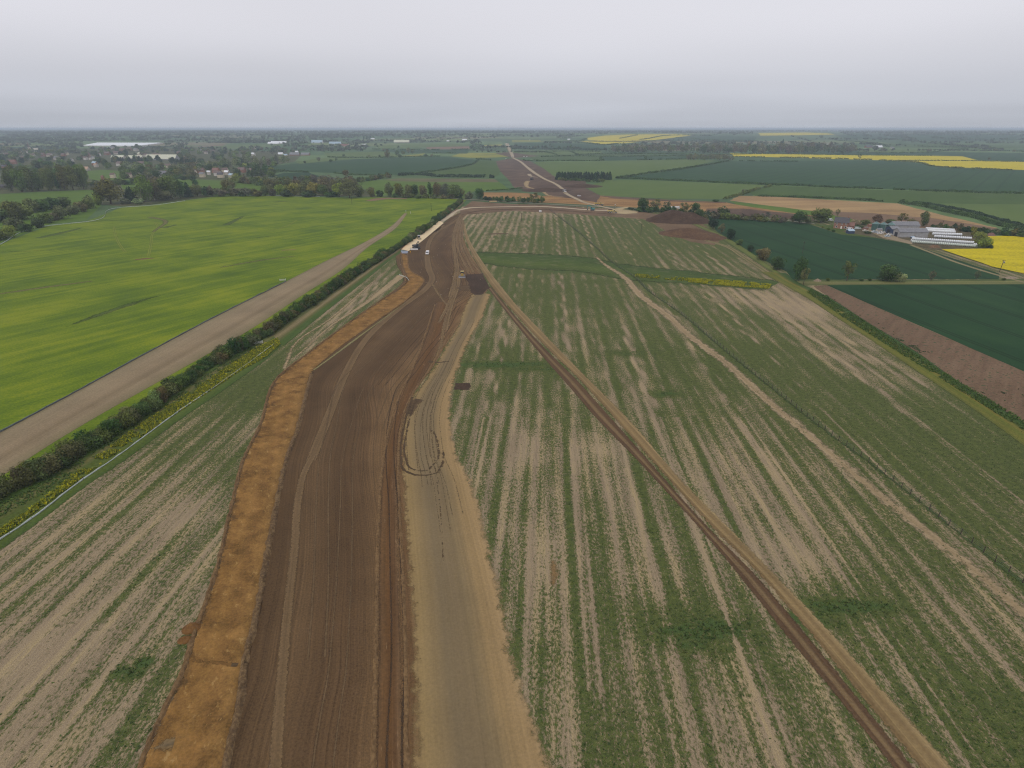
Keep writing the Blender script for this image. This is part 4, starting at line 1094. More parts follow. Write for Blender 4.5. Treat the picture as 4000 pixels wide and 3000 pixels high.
CROWN, TRUNK, SOLO = {}, {}, {}
for kind, n, leaf, nv in (('round', 1700, 0.07, 4), ('tall', 1700, 0.064, 3), ('bush', 1300, 0.085, 4), ('conifer', 1300, 0.075, 2), ('bare', 1100, 0.045, 3), ('poplar', 1200, 0.055, 2)):
    CROWN[kind] = []
    for k in range(nv):
        me = crown_mesh("crown_" + kind, kind, n, leaf, 100 + k * 7 + len(kind)); me.materials.append(M_LEAF); CROWN[kind].append(me)
    TRUNK[kind] = [trunk_mesh("trunk_" + kind, kind, k) for k in range(2)]
    SOLO[kind] = []
    for k in range(3):      # far trees: crown and trunk in one mesh
        rng = np.random.default_rng(500 + k * 13 + len(kind))
        C, N, lob = crown_pts(kind, 420, rng)
        V, F = quads(C, N, leaf * 1.9, rng)
        tint = (0.65 + 0.6 * lob + rng.normal(0, 0.16, len(C))).clip(0.3, 1.7)
        tv = np.array([(-.02, -.02, 0), (.02, -.02, 0), (.02, .02, .5), (-.02, .02, .5), (.02, .02, 0), (-.02, .02, 0)])
        tf = np.array([(0, 1, 2, 3), (0, 4, 2, 3)]) + len(V)
        me = mesh_np("tree_" + kind, np.concatenate([V, tv]), np.concatenate([F, tf]), {"tint": np.concatenate([np.repeat(tint, 4), np.full(6, 0.7)])})
        me.materials.append(M_LEAF); SOLO[kind].append(me)
TREES = []


def tree(px, py, wpx, hpx, kind, colk, label, group=None, name=None, cat=None, solo=None):
    g = G(px, py)
    s = m_per_px(g)
    w, h = wpx * s, hpx * s / math.cos(math.atan2(CAM_Z - g.z, g.y))
    if solo is None: solo = hpx < 38
    return tree_at(g, w, h, kind, colk, label, group, name, cat, solo)


SPECS = []


def tree_at(*a):
    SPECS.append(a)


def plant(g, w, h, kind, colk, label, group=None, name=None, cat=None, solo=None):
    if len(label.split()) > 16: label = label.replace(GREENS[colk][1], GREENS[colk][1].split(',')[0])
    if len(label.split()) > 16: print('LONG', len(label.split()), label)
    rg = random.Random(int(g.x * 13 + g.y * 7))
    c = [v * rg.uniform(0.85, 1.15) for v in GREENS[colk][0]]
    name = name or ("shrub" if kind == 'bush' else {"conifer": "conifer_tree", "poplar": "poplar_tree"}.get(kind, "tree"))
    cat = cat or ("shrub" if kind == 'bush' else "tree")
    if solo is None: solo = g.y > 620
    sc = (w, w * rg.uniform(0.85, 1.1), h)
    if solo or kind == 'bush':
        me = rg.choice(SOLO[kind]) if solo else rg.choice(CROWN[kind])
        o = bpy.data.objects.new(name, me); col.objects.link(o)
        o.location = g; o.rotation_euler = (0, 0, rg.uniform(0, 6.28)); o.scale = sc
        o.color = (*c, 1)
        parts = [o]
    else:
        o = empty(name, g, rg.uniform(0, 6.28)); o.scale = sc
        cr = bpy.data.objects.new("crown", rg.choice(CROWN[kind])); col.objects.link(cr); cr.parent = o; cr.color = (*c, 1)
        tk = bpy.data.objects.new("trunk", rg.choice(TRUNK[kind])); col.objects.link(tk); tk.parent = o
    tag(o, label, cat, group)
    TREES.append((g.x, g.y, max(w, 2.0) * 0.5))
    return o


def desc(kind, colk):
    n = {"round": "rounded tree", "tall": "tall tree", "bush": "shrub", "conifer": "conifer", "bare": "twiggy tree", "poplar": "slim poplar"}[kind]
    d = GREENS[colk][1]
    if kind == 'bare': d = d.replace("barely leafed", "bare-branched").replace(" twiggy", "")
    return d + " " + n


def tree_row(a, b, n, h, w, kinds, cols, where, group, seed=1, jx=0.35, jy=2.0, name=None):
    """n trees between two picture points, left to right; h, w = size range in picture px"""
    rg = random.Random(seed)
    for i in range(n):
        f = (i + 0.5) / n + rg.uniform(-jx, jx) / n
        k = rg.choice(kinds); c = rg.choice(cols)
        tree(a[0] + (b[0] - a[0]) * f, a[1] + (b[1] - a[1]) * f + rg.uniform(-jy, jy), rg.uniform(*w), rg.uniform(*h), k, c,
             f"{desc(k, c)}, {ordw(i + 1)} from the left {where}", group, name)


# ---- big wood at the left
tree_row((40, 752), (345, 738), 9, (78, 92), (44, 56), ['tall', 'round'], ['olive', 'olive', 'mid', 'olive'], "in the tall left wood's front rank", "tall wood at the left", 1)
tree_row((30, 733), (335, 722), 9, (66, 80), (44, 54), ['tall', 'round'], ['olive', 'olive', 'mid'], "in the tall left wood's back rank", "tall wood at the left", 2)
# ---- trees in the far corner of the barley
for x, y, w, h, k, c, l in (
        (435, 797, 98, 96, 'round', 'olive', "big olive green tree at the left end of the barley-field clump"),
        (392, 800, 45, 52, 'bush', 'yel', "yellow-green shrub at the foot of the big olive tree"),
        (513, 790, 62, 60, 'conifer', 'deep', "blackish conifer between the two big trees of the barley-field clump"),
        (490, 797, 40, 26, 'bush', 'purple', "grey-purple shrub under the blackish conifer of the barley clump"),
        (566, 788, 76, 96, 'tall', 'fresh', "fresh green tall tree in the middle of the barley-field clump"),
        (610, 782, 60, 78, 'tall', 'brown', "brownish tall tree right of the fresh green one"),
        (660, 778, 84, 88, 'round', 'olive', "big olive crown right of centre in the barley-field clump"),
        (645, 782, 60, 40, 'bush', 'brown', "low brownish shrub below the big olive crown"),
        (706, 774, 48, 70, 'tall', 'mid', "mid green tree just left of the pointed dark conifer"),
        (736, 770, 40, 58, 'conifer', 'deep', "pointed blackish conifer near the right end of the barley clump"),
        (772, 766, 52, 46, 'round', 'brown', "yellowish brown rounded tree at the right end of the barley clump"),
        (765, 728, 26, 26, 'round', 'dark', "small dark tree alone in the meadow behind the clump"),
        (540, 797, 44, 24, 'bush', 'white', "pale low shrub at the front of the barley-field clump")):
    tree(x, y, w, h, k, c, l, "clump at the corner of the barley field")
# ---- thicket at the far left edge
for i, (x, y, w, h, k, c) in enumerate(((-20, 940, 80, 55, 'bush', 'olive'), (30, 928, 76, 52, 'bush', 'yel'), (62, 902, 66, 55, 'bush', 'brown'), (105, 906, 46, 36, 'bush', 'dark'), (150, 889, 52, 42, 'bush', 'dark'), (185, 872, 52, 46, 'bush', 'olive'),
                                      (212, 862, 40, 34, 'bush', 'brown'), (244, 856, 56, 58, 'bush', 'brown'), (286, 838, 50, 40, 'bush', 'brown'), (322, 828, 50, 46, 'bush', 'brown'), (358, 815, 55, 56, 'bush', 'olive'),
                                      (0, 868, 80, 60, 'bush', 'mid'), (58, 862, 90, 78, 'round', 'olive'), (100, 855, 76, 66, 'bush', 'olive'), (126, 832, 52, 60, 'bush', 'brown'), (160, 826, 60, 50, 'bush', 'mid'), (205, 817, 62, 48, 'bush', 'dark'), (248, 811, 56, 44, 'bush', 'mid'))):
    tree(x, y, w, h, k, c, f"{desc(k, c)}, {ordw(i % 11 + 1)} from the left in the left-edge thicket's {'near' if i < 11 else 'far'} row", "thicket along the left edge", solo=False)
# ---- scrub along the top of the barley
tree_row((800, 767), (1085, 764), 13, (24, 44), (28, 50), ['bush', 'bush', 'round'], ['brown', 'dark', 'olive', 'purple'], "in the scrub behind the barley", "scrub behind the barley", 3)
tree(895, 757, 62, 52, 'round', 'olive', "olive tree standing up from the scrub behind the barley", "scrub behind the barley")
for i, (x, y, w, h, k, c) in enumerate(((1098, 763, 50, 42, 'round', 'yel'), (1146, 765, 62, 50, 'round', 'yel'), (1186, 765, 52, 47, 'round', 'olive'), (1228, 765, 58, 52, 'round', 'yel'), (1262, 765, 46, 44, 'round', 'olive'),
                                      (1292, 765, 44, 44, 'bare', 'purple'), (1326, 768, 60, 52, 'round', 'yel'), (1366, 774, 72, 66, 'round', 'brown'), (1402, 768, 40, 46, 'round', 'olive'), (1120, 768, 50, 28, 'bush', 'dark'), (1205, 769, 60, 26, 'bush', 'dark'), (1300, 770, 56, 26, 'bush', 'dark'))):
    tree(x, y, w, h, k, c, f"{desc(k, c)}, {ordw(i + 1 if i < 9 else i - 8)} from the left {'of the willow row' if i < 9 else 'under the willow row'}", "willow row by the barley")
tree_row((1040, 742), (1400, 738), 13, (34, 46), (34, 50), ['round', 'bare', 'round'], ['brown', 'olive', 'brown'], "in the wood behind the willows", "brown wood behind the willows", 5)
tree_row((1080, 724), (1420, 722), 12, (30, 42), (34, 48), ['round', 'bare'], ['brown', 'olive', 'purple'], "in the brown wood's back rank", "brown wood behind the willows", 6)
tree_row((1380, 716), (1520, 694), 9, (16, 24), (22, 32), ['bush', 'round'], ['brown', 'olive', 'dark'], "in the tapering tail of the brown wood", "brown wood behind the willows", 7)
tree(1352, 690, 26, 26, 'round', 'brown', "brown tree standing alone above the brown wood")
# ---- tall row by the lane
for i, (x, y, w, h, k, c) in enumerate(((1450, 769, 34, 40, 'bush', 'brown'), (1482, 768, 34, 28, 'bush', 'dark'), (1520, 769, 38, 50, 'tall', 'brown'), (1558, 769, 42, 54, 'round', 'olive'), (1598, 769, 42, 46, 'round', 'brown'), (1622, 769, 36, 50, 'tall', 'dark'), (1652, 769, 38, 46, 'round', 'brown'),
                                      (1682, 771, 30, 62, 'poplar', 'dark'), (1706, 771, 42, 56, 'tall', 'brown'), (1738, 771, 48, 56, 'tall', 'purple'), (1776, 774, 62, 54, 'round', 'olive'), (1806, 772, 24, 36, 'bare', 'brown'), (1832, 777, 32, 30, 'bush', 'purple'), (1872, 778, 38, 42, 'round', 'dark'))):
    tree(x, y, w, h, k, c, f"{desc(k, c)}, {ordw(i + 1)} from the left in the lane row", "tall row between barley and lane")
tree_row((1535, 772), (1800, 775), 9, (16, 24), (26, 36), ['bush'], ['dark', 'olive', 'brown'], "in the undergrowth of the lane row", "tall row between barley and lane", 8)
tree_row((1890, 783), (2015, 788), 8, (16, 24), (18, 26), ['bush'], ['dark', 'deep', 'mid'], "in the dark clump left of the site lane", "clump by the site lane", 9)
tree_row((2020, 790), (2125, 795), 7, (18, 28), (18, 26), ['bush', 'round'], ['dark', 'olive', 'mid'], "in the haul-track clump", "clump by the site lane", 10)
tree(2085, 790, 44, 38, 'bare', 'brown', "bare brown tree rising from the clump by the site lane", "clump by the site lane")
# ---- copse behind the soil heap
tree_row((2490, 827), (2640, 832), 9, (20, 30), (24, 34), ['bush'], ['deep', 'dark', 'dark'], "of the dark shrubs left of the white lorry", "copse by the soil heap", 11)
for x, y, w, h, k, c, l in ((2512, 822, 46, 48, 'round', 'dark', "dark tree at the left end of the soil-heap copse"), (2560, 820, 58, 46, 'bare', 'brown', "wide twiggy brown tree in the soil-heap copse"), (2605, 822, 40, 34, 'bare', 'purple', "small twiggy tree left of the white lorry"),
                            (2672, 832, 50, 44, 'bare', 'brown', "twiggy brown tree right of the white lorry"), (2712, 836, 40, 44, 'round', 'dark', "dark green tree right of the soil heap top")):
    tree(x, y, w, h, k, c, l, "copse by the soil heap")
tree_row((2650, 838), (2740, 846), 5, (22, 30), (24, 34), ['bush'], ['dark', 'deep', 'brown'], "of the shrubs right of the white lorry", "copse by the soil heap", 12)
tree_row((2755, 850), (3120, 872), 19, (18, 30), (24, 40), ['bush', 'bush', 'bare'], ['dark', 'deep', 'brown', 'olive', 'purple'], "in the hedge above the wheat", "lane hedge above the dark wheat", 13)
tree(2822, 845, 44, 36, 'round', 'dark', "dark tree in the lane hedge above the dark wheat")
tree(2990, 858, 50, 30, 'bare', 'purple', "grey twiggy tree in the lane hedge above the dark wheat")
# ---- trees down the margin and along the grass lane
for x, y, w, h, k, c, l in (
        (2728, 864, 38, 46, 'round', 'dark', "dark round tree nearest the foot of the soil heap"), (2755, 864, 26, 30, 'bare', 'brown', "thin brown tree just right of the dark tree at the soil heap"),
        (2785, 896, 42, 44, 'round', 'deep', "round blackish green tree right of the red soil slope"), (2816, 916, 38, 42, 'bare', 'brown', "brown twiggy tree between two dark round trees"),
        (2852, 935, 38, 40, 'round', 'deep', "second round blackish tree down the field margin"), (2886, 956, 32, 24, 'bush', 'olive', "low olive shrub on the field margin"),
        (2931, 982, 30, 28, 'round', 'deep', "small round dark tree on the field margin"), (2978, 1016, 64, 46, 'round', 'brown', "broad reddish-brown tree on the field margin"),
        (3035, 1053, 58, 52, 'round', 'dark', "bushy dark green tree above the yellow flower strip"), (3120, 1097, 56, 88, 'tall', 'dark', "tallest dark tree at the corner of the grass lane"),
        (3138, 1112, 44, 72, 'bare', 'brown', "thin brown tree in front of the tallest corner tree"), (3307, 1098, 62, 80, 'bare', 'olive', "tall thin olive tree on the grass lane"),
        (3462, 1097, 78, 66, 'round', 'dark', "big round dark green tree on the grass lane"), (3510, 1099, 44, 38, 'bush', 'white', "white-flowering shrub beside the big round lane tree"),
        (3636, 1099, 30, 44, 'bare', 'purple', "thin bare tree right of the big round lane tree"), (3812, 1094, 26, 38, 'bare', 'purple', "faint bare tree furthest right on the grass lane"),
        (3232, 1098, 16, 14, 'bush', 'mid', "tiny shrub left of the tall thin lane tree"), (3365, 1098, 18, 12, 'bush', 'mid', "tiny shrub right of the tall thin lane tree"), (3398, 1098, 14, 12, 'bush', 'dark', "tiny dark shrub left of the big round lane tree"), (3920, 1096, 14, 12, 'bush', 'mid', "tiny shrub near the right end of the grass lane"),
        (3225, 1165, 22, 14, 'bush', 'mid', "small shrub at the edge of the bare ploughed strip")):
    tree(x, y, w, h, k, c, l, "trees on the field margins", solo=False)
# ---- farm trees
for x, y, w, h, k, c, l in (
        (3122, 874, 56, 48, 'round', 'dark', "dark round tree left of the farmhouse trees"), (3160, 872, 34, 30, 'bush', 'brown', "brown shrub between the two big farmhouse trees"), (3207, 868, 82, 52, 'round', 'olive', "big olive green tree left of the brick farmhouse"), (3270, 846, 26, 30, 'bare', 'brown', "bare little tree behind the brick farmhouse"),
        (3340, 880, 38, 24, 'bush', 'pink', "pale pink blossoming shrub right of the farmhouse"), (3378, 878, 38, 22, 'bush', 'olive', "olive shrub between pink shrub and silos"), (3424, 874, 44, 36, 'round', 'red', "copper-red tree behind the silos"), (3480, 872, 40, 18, 'bush', 'mid', "mid green shrub behind the third silo"),
        (3520, 872, 56, 42, 'bare', 'olive', "wide bare tree behind the grey barn"), (3562, 876, 40, 24, 'bush', 'brown', "brown shrub behind the right end of the grey barn"), (3604, 884, 42, 58, 'tall', 'mid', "tall green tree between barn and white bales"),
        (3798, 926, 36, 44, 'poplar', 'yel', "slim yellow-green tree above the willow thicket"), (3822, 955, 50, 50, 'round', 'yel', "yellow-green tree in the middle beside the yellow rape"), (3842, 970, 52, 46, 'bush', 'yel', "yellow-green bush nearest the rape beside the bales"), (3864, 971, 26, 18, 'bush', 'deep', "blackish low shrub at the rape corner"),
        (3256, 905, 16, 9, 'bush', 'dark', "dark clipped garden shrub below the farmhouse"), (3235, 898, 18, 10, 'bush', 'mid', "green garden shrub left below the farmhouse"), (3213, 890, 9, 8, 'bush', 'yel', "bright yellow-green garden shrub"), (3352, 893, 24, 14, 'bush', 'dark', "dark shrub behind the white cars"), (3368, 893, 14, 12, 'bush', 'mid', "green shrub by the yard entrance"), (3388, 912, 26, 10, 'bush', 'dark', "dark hedge shrub in the farm yard")):
    tree(x, y, w, h, k, c, l, "trees and shrubs round the farm", solo=False)
tree_row((3640, 893), (3905, 915), 13, (18, 28), (24, 36), ['bush'], ['deep', 'dark', 'brown'], "in the dark hedge behind the white bales", "hedge behind the bales", 14)
tree_row((3900, 915), (4060, 935), 7, (20, 34), (30, 44), ['bush'], ['dark', 'olive', 'dark'], "in the hedge above the yellow rape corner", "hedge behind the bales", 15)
# ---- conifer block and its skirt of shrubs
tree_row((2172, 702), (2386, 703), 21, (26, 30), (19, 23), ['conifer'], ['deep'], "in the front rank of the dark conifer block", "dark conifer block", 16, jy=0.8)
tree_row((2178, 697), (2384, 698), 19, (24, 28), (19, 23), ['conifer'], ['deep'], "in the back rank of the dark conifer block", "dark conifer block", 17, jy=0.8)
tree_row((2182, 706), (2362, 712), 14, (9, 16), (14, 20), ['bush', 'round'], ['mid', 'olive', 'dark'], "of the shrubs fronting the conifer block", "shrubs fronting the conifer block", 18, jy=1.0)
# ---- woods on the right
tree_row((2385, 595), (2700, 594), 26, (18, 28), (18, 28), ['round', 'tall', 'bare'], ['brown', 'olive', 'purple'], "in the long brown wood", "long brown wood", 19, jy=1.2)
tree_row((2400, 586), (2740, 582), 24, (16, 26), (18, 28), ['round', 'tall'], ['brown', 'dark', 'purple'], "in the back of the long brown wood", "long brown wood", 20, jy=1.2)
tree_row((2700, 598), (3345, 599), 44, (20, 32), (18, 28), ['round', 'tall', 'bare'], ['brown', 'olive', 'purple', 'dark'], "in the right-hand brown wood", "right-hand brown wood", 21, jy=1.2)
tree_row((2740, 588), (3340, 586), 40, (20, 32), (18, 28), ['round', 'tall'], ['brown', 'dark', 'purple', 'brown'], "in the back of the right-hand brown wood", "right-hand brown wood", 22, jy=1.2)
tree(3056, 570, 12, 26, 'conifer', 'deep', "pointed blackish conifer rising over the right-hand wood")
tree_row((2675, 626), (2865, 629), 18, (18, 26), (14, 20), ['round', 'bare'], ['brown', 'purple', 'olive'], "in the small brown wood at the field corner", "small brown wood", 23, jy=1.5)
tree_row((2685, 620), (2850, 622), 15, (16, 22), (14, 20), ['round', 'bare'], ['brown', 'purple'], "in the back of the small brown wood", "small brown wood", 24, jy=1.5)
# ---- lone trees in the right-hand fields
for x, y, w, h, k, c, l in ((3358, 620, 20, 15, 'bare', 'brown', "lone bare tree in the far rape field"), (2521, 624, 13, 16, 'round', 'dark', "lone dark tree in the field left of the small wood"), (3447, 594, 18, 16, 'round', 'brown', "round brown tree by the white-roofed barn"), (3628, 594, 20, 14, 'round', 'brown', "lone round brown tree in the pale strip"),
                            (3862, 628, 14, 14, 'bare', 'purple', "bare tree beyond the right rape field"), (2230, 586, 15, 20, 'round', 'dark', "lone dark tree above the small hedged fields"), (2183, 582, 14, 12, 'round', 'dark', "left of the two blurred dark trees beyond the hedged fields"), (2132, 582, 15, 14, 'round', 'dark', "dark tree left of the hedged-field pair"),
                            (2165, 598, 9, 9, 'bare', 'brown', "small brown tree on a field hedge right of the haul track"), (2905, 757, 26, 18, 'bare', 'purple', "grey bare tree at the corner of the tan field"), (2793, 788, 26, 10, 'bush', 'dark', "low dark shrub left of the tan field"), (3887, 590, 14, 10, 'round', 'brown', "brown tree at far right beyond the rape"), (3960, 594, 14, 10, 'round', 'brown', "brown tree at the right edge beyond the rape")):
    tree(x, y, w, h, k, c, l)
for i, (x, y, w, h, k, c) in enumerate(((1513, 618, 22, 32, 'tall', 'brown'), (1552, 610, 14, 24, 'tall', 'dark'), (1562, 619, 14, 16, 'round', 'dark'), (1574, 604, 14, 16, 'round', 'olive'), (1595, 600, 16, 22, 'round', 'brown'), (1612, 600, 16, 16, 'round', 'olive'), (1662, 613, 16, 12, 'round', 'dark'), (1686, 613, 14, 10, 'round', 'brown'),
                                      (1483, 612, 10, 8, 'bush', 'dark'), (1442, 617, 12, 12, 'bare', 'brown'), (1343, 614, 10, 12, 'round', 'dark'), (1498, 590, 10, 10, 'round', 'brown'), (1557, 581, 10, 11, 'round', 'dark'), (1843, 582, 20, 14, 'round', 'dark'), (1245, 633, 22, 20, 'bare', 'purple'), (1190, 637, 10, 10, 'bush', 'dark'), (1292, 632, 14, 11, 'bush', 'dark'), (1313, 629, 12, 12, 'round', 'mid'), (1868, 626, 14, 7, 'bush', 'dark'))):
    tree(x, y, w, h, k, c, f"{desc(k, c)}, number {i + 1} hedge tree left of the corridor".replace(f"number {i + 1}", ordw(i + 1)), "hedge trees left of the corridor")
# ---- village trees
def far_block(x0, x1, y0, y1, n, kinds, cols, h, w, where, group, seed, avoid=()):
    rg = random.Random(seed)
    P = []
    while len(P) < n:
        x, y = rg.uniform(x0, x1), y0 + (y1 - y0) * rg.random() ** 1.0
        if any(ax0 < x < ax1 and ay0 < y < ay1 for ax0, ax1, ay0, ay1 in avoid): continue
        P.append((x, y))
    P.sort()
    for i, (x, y) in enumerate(P):
        k = rg.choice(kinds); c = rg.choice(cols)
        f = (y - 501) / 150
        tree(x, y, rg.uniform(*w) * f, rg.uniform(*h) * f, k, c, f"{desc(k, c)}, {ordw(i + 1)} from the left {where}", group)


AV = [(300, 352, 652, 668), (330, 480, 662, 705), (640, 1000, 694, 740), (325, 640, 552, 574), (565, 700, 604, 626), (740, 900, 560, 575)]
far_block(-20, 400, 588, 612, 44, ['round', 'round', 'tall'], ['dark', 'brown', 'olive', 'olive', 'mid', 'fresh'], (15, 30), (20, 36), "among the far roofs of the left village", "far trees of the left village", 31, AV)
far_block(-20, 330, 618, 668, 42, ['round', 'round', 'bush', 'conifer'], ['dark', 'brown', 'olive', 'fresh', 'mid', 'deep'], (18, 32), (22, 38), "in the near gardens of the left village", "garden trees of the left village", 32, AV)
far_block(380, 760, 584, 640, 56, ['round', 'tall', 'bush'], ['dark', 'olive', 'brown', 'mid', 'purple', 'deep'], (15, 28), (18, 34), "around the long sheds of the village", "trees round the village sheds", 33, AV)
far_block(380, 760, 648, 702, 54, ['round', 'round', 'bush'], ['olive', 'fresh', 'mid', 'dark', 'brown', 'pale'], (16, 28), (20, 34), "in the gardens below the village sheds", "gardens below the village sheds", 34, AV)
far_block(700, 1000, 586, 640, 46, ['round', 'tall', 'round'], ['olive', 'fresh', 'mid', 'dark', 'brown', 'deep'], (18, 32), (22, 38), "in the trees above the gabled houses", "trees above the gabled houses", 35, AV)
far_block(740, 1080, 645, 690, 40, ['round', 'round', 'bush'], ['olive', 'fresh', 'yel', 'dark', 'pale', 'mid'], (14, 26), (18, 30), "around the gabled houses", "trees round the gabled houses", 36, [(745, 915, 676, 700)] + AV)
far_block(940, 1180, 582, 603, 36, ['round', 'tall'], ['dark', 'brown', 'purple', 'deep'], (12, 22), (18, 28), "in the dark belt right of the village", "dark belt right of the village", 37)
far_block(1180, 1425, 582, 594, 34, ['round', 'tall'], ['dark', 'deep', 'purple'], (10, 18), (14, 24), "in the long dark plantation", "long dark plantation", 38)
far_block(1060, 1520, 552, 576, 40, ['round', 'tall'], ['dark', 'deep', 'mid'], (12, 20), (18, 30), "in the far wood behind the pale sheds", "far wood behind the pale sheds", 39)
tree_row((755, 668), (1000, 640), 10, (20, 40), (26, 40), ['tall', 'round'], ['pale', 'fresh', 'pale'], "of the pale poplars behind the gabled houses", "pale poplars", 40)
tree_row((1000, 652), (1130, 636), 9, (26, 36), (18, 28), ['tall', 'round'], ['pale', 'pale', 'purple'], "in the pale wood right of the village", "pale wood right of the village", 41)
tree_row((965, 692), (1045, 682), 5, (30, 44), (24, 34), ['conifer', 'round'], ['deep', 'dark'], "of the blackish trees right of the gabled houses", "blackish trees by the gabled houses", 42)
tree_row((905, 712), (1120, 735), 15, (20, 36), (26, 40), ['round', 'bush'], ['olive', 'brown', 'mid', 'yel'], "in the scrub right of the village meadow", "scrub by the village meadow", 43)
tree_row((640, 693), (760, 706), 8, (16, 24), (24, 34), ['bush', 'round'], ['mid', 'dark', 'olive'], "in the hedge above the village meadow", "hedge above the village meadow", 44)
tree_row((350, 730), (660, 712), 15, (16, 30), (24, 38), ['bush', 'round'], ['dark', 'mid', 'olive', 'brown'], "in the hedge belt behind the barley clump", "hedge belt behind the barley clump", 45)
tree_row((1418, 548), (1452, 548), 6, (17, 20), (5, 7), ['poplar'], ['deep'], "of six in a row", "six slim poplars", 46, jx=0.05, jy=0.3)
tree_row((500, 634), (585, 640), 5, (20, 26), (22, 26), ['conifer'], ['deep'], "of the dark conifers before the long shed", "dark conifers before the sheds", 47, jy=1)
tree_row((438, 633), (486, 634), 6, (18, 20), (14, 16), ['conifer'], ['deep'], "in the clipped dark conifer screen", "clipped dark conifer screen", 48, jx=.1, jy=.3)
tree_row((668, 642), (760, 642), 7, (20, 26), (16, 22), ['conifer', 'round'], ['deep'], "of the screen by the long shed", "blackish screen by the long shed", 49, jy=1)

# ---- plant them: the 280 trees that show largest one by one, the rest as masses of woodland
def key(s): return s[1] * s[2] / s[0].y ** 2
kinds_ = ('round', 'tall', 'bare')
ranked = sorted([s for s in SPECS if s[3] in kinds_], key=key, reverse=True)
single = set(id(s) for s in ranked[:280])
mass = {}
for s in SPECS:
    if s[3] in kinds_ and id(s) not in single:
        mass.setdefault("left" if s[0].x < 0 else "right", []).append(s)
    else:
        plant(*s)
t = NT("distant_leaves")
M_MASS = t.finish(t.attr("Col").outputs["Color"], 0.8, 0.15)
for side, L in mass.items():
    rng = np.random.default_rng(5)
    VV, FF, CC = [], [], []
    o_ = 0
    for (g, w, h, kind, colk, *_r) in L:
        C, N, lob = crown_pts(kind, 240, rng)
        V, F = quads(C, N, 0.145 if kind != 'bare' else 0.1, rng)
        a_ = rng.uniform(0, 6.28)
        V = np.stack([V[:, 0] * math.cos(a_) - V[:, 1] * math.sin(a_), V[:, 0] * math.sin(a_) + V[:, 1] * math.cos(a_), V[:, 2]], 1) * np.array([w, w, h]) + np.array(g)
        cc = np.array(GREENS[colk][0]) * rng.uniform(0.85, 1.15)
        tt = np.repeat((0.65 + 0.6 * lob + rng.normal(0, 0.16, len(C))).clip(0.3, 1.7), 4)
        VV.append(V); FF.append(F + o_); CC.append(cc[None, :] * tt[:, None]); o_ += len(V)
    me = mesh_np("distant_trees", np.concatenate(VV), np.concatenate(FF))
    CC = np.concatenate(CC)
    at = me.attributes.new("Col", 'FLOAT_COLOR', 'POINT')
    at.data.foreach_set("color", np.concatenate([CC, np.ones((len(CC), 1))], 1).astype(np.float32).ravel())
    tag(link("distant_trees", me, M_MASS), "massed trees " + ("of the village and woods at the left" if side == "left" else "of the brown woods at the right"), "trees", kind='stuff')

# ================================================================ HEDGES
def offset_line(P, d):
    P = np.array(P, float); g = np.gradient(P, axis=0); g /= np.linalg.norm(g, axis=1)[:, None]
    return P + np.stack([-g[:, 1], g[:, 0]], 1) * d


# the long hedge beside the headland: one hedge, its shrubs as parts
base_line = catmull(G2(HEDGE_NEAR), 400)
seg = np.concatenate([[0], np.cumsum(np.linalg.norm(np.diff(base_line, axis=0), axis=1))])
ctr = offset_line(base_line, 2.7)
hroot = empty("hedge", (float(ctr[200][0]), float(ctr[200][1]), 0))
tag(hroot, "long bushy hedge between bare headland and earthworks, flowering white in places", "hedge")
rg = random.Random(4)
SHRUB = []
for k in range(5):
    me = crown_mesh("hedge_shrub", 'bush', 1500, 0.062, 900 + k); me.materials.append(M_LEAF); SHRUB.append(me)
s_ = 0.0
i = 0
while s_ < seg[-1]:
    for row in (0, 1):
        x = float(np.interp(s_, seg, ctr[:, 0])); y = float(np.interp(s_, seg, ctr[:, 1]))
        big = float(fbm(np.array(s_ / 16.0), np.array(row * 3.0), 77, 3))
        w = rg.uniform(3.6, 5.9) * (0.75 + 0.5 * big); h = (1.5 + 4.8 * big) * rg.uniform(0.7, 1.25)
        o = bpy.data.objects.new("shrub", rg.choice(SHRUB)); col.objects.link(o); o.parent = hroot
        o.location = (x + rg.uniform(-.5, .5) + (1.15 if row else -1.15) - hroot.location.x, y + rg.uniform(-.6, .6) - hroot.location.y, 0)
        o.scale = (w, w, h); o.rotation_euler = (0, 0, rg.uniform(0, 6.28))
        cc = rg.choices(['dark', 'mid', 'olive', 'brown', 'white'], [4, 3, 3, 2.4, 0.6])[0]
        c = [v * rg.uniform(0.7, 1.0) for v in GREENS[cc][0]]
        o.color = (*c, 1)
    s_ += rg.uniform(2.3, 3.1)
    i += 1


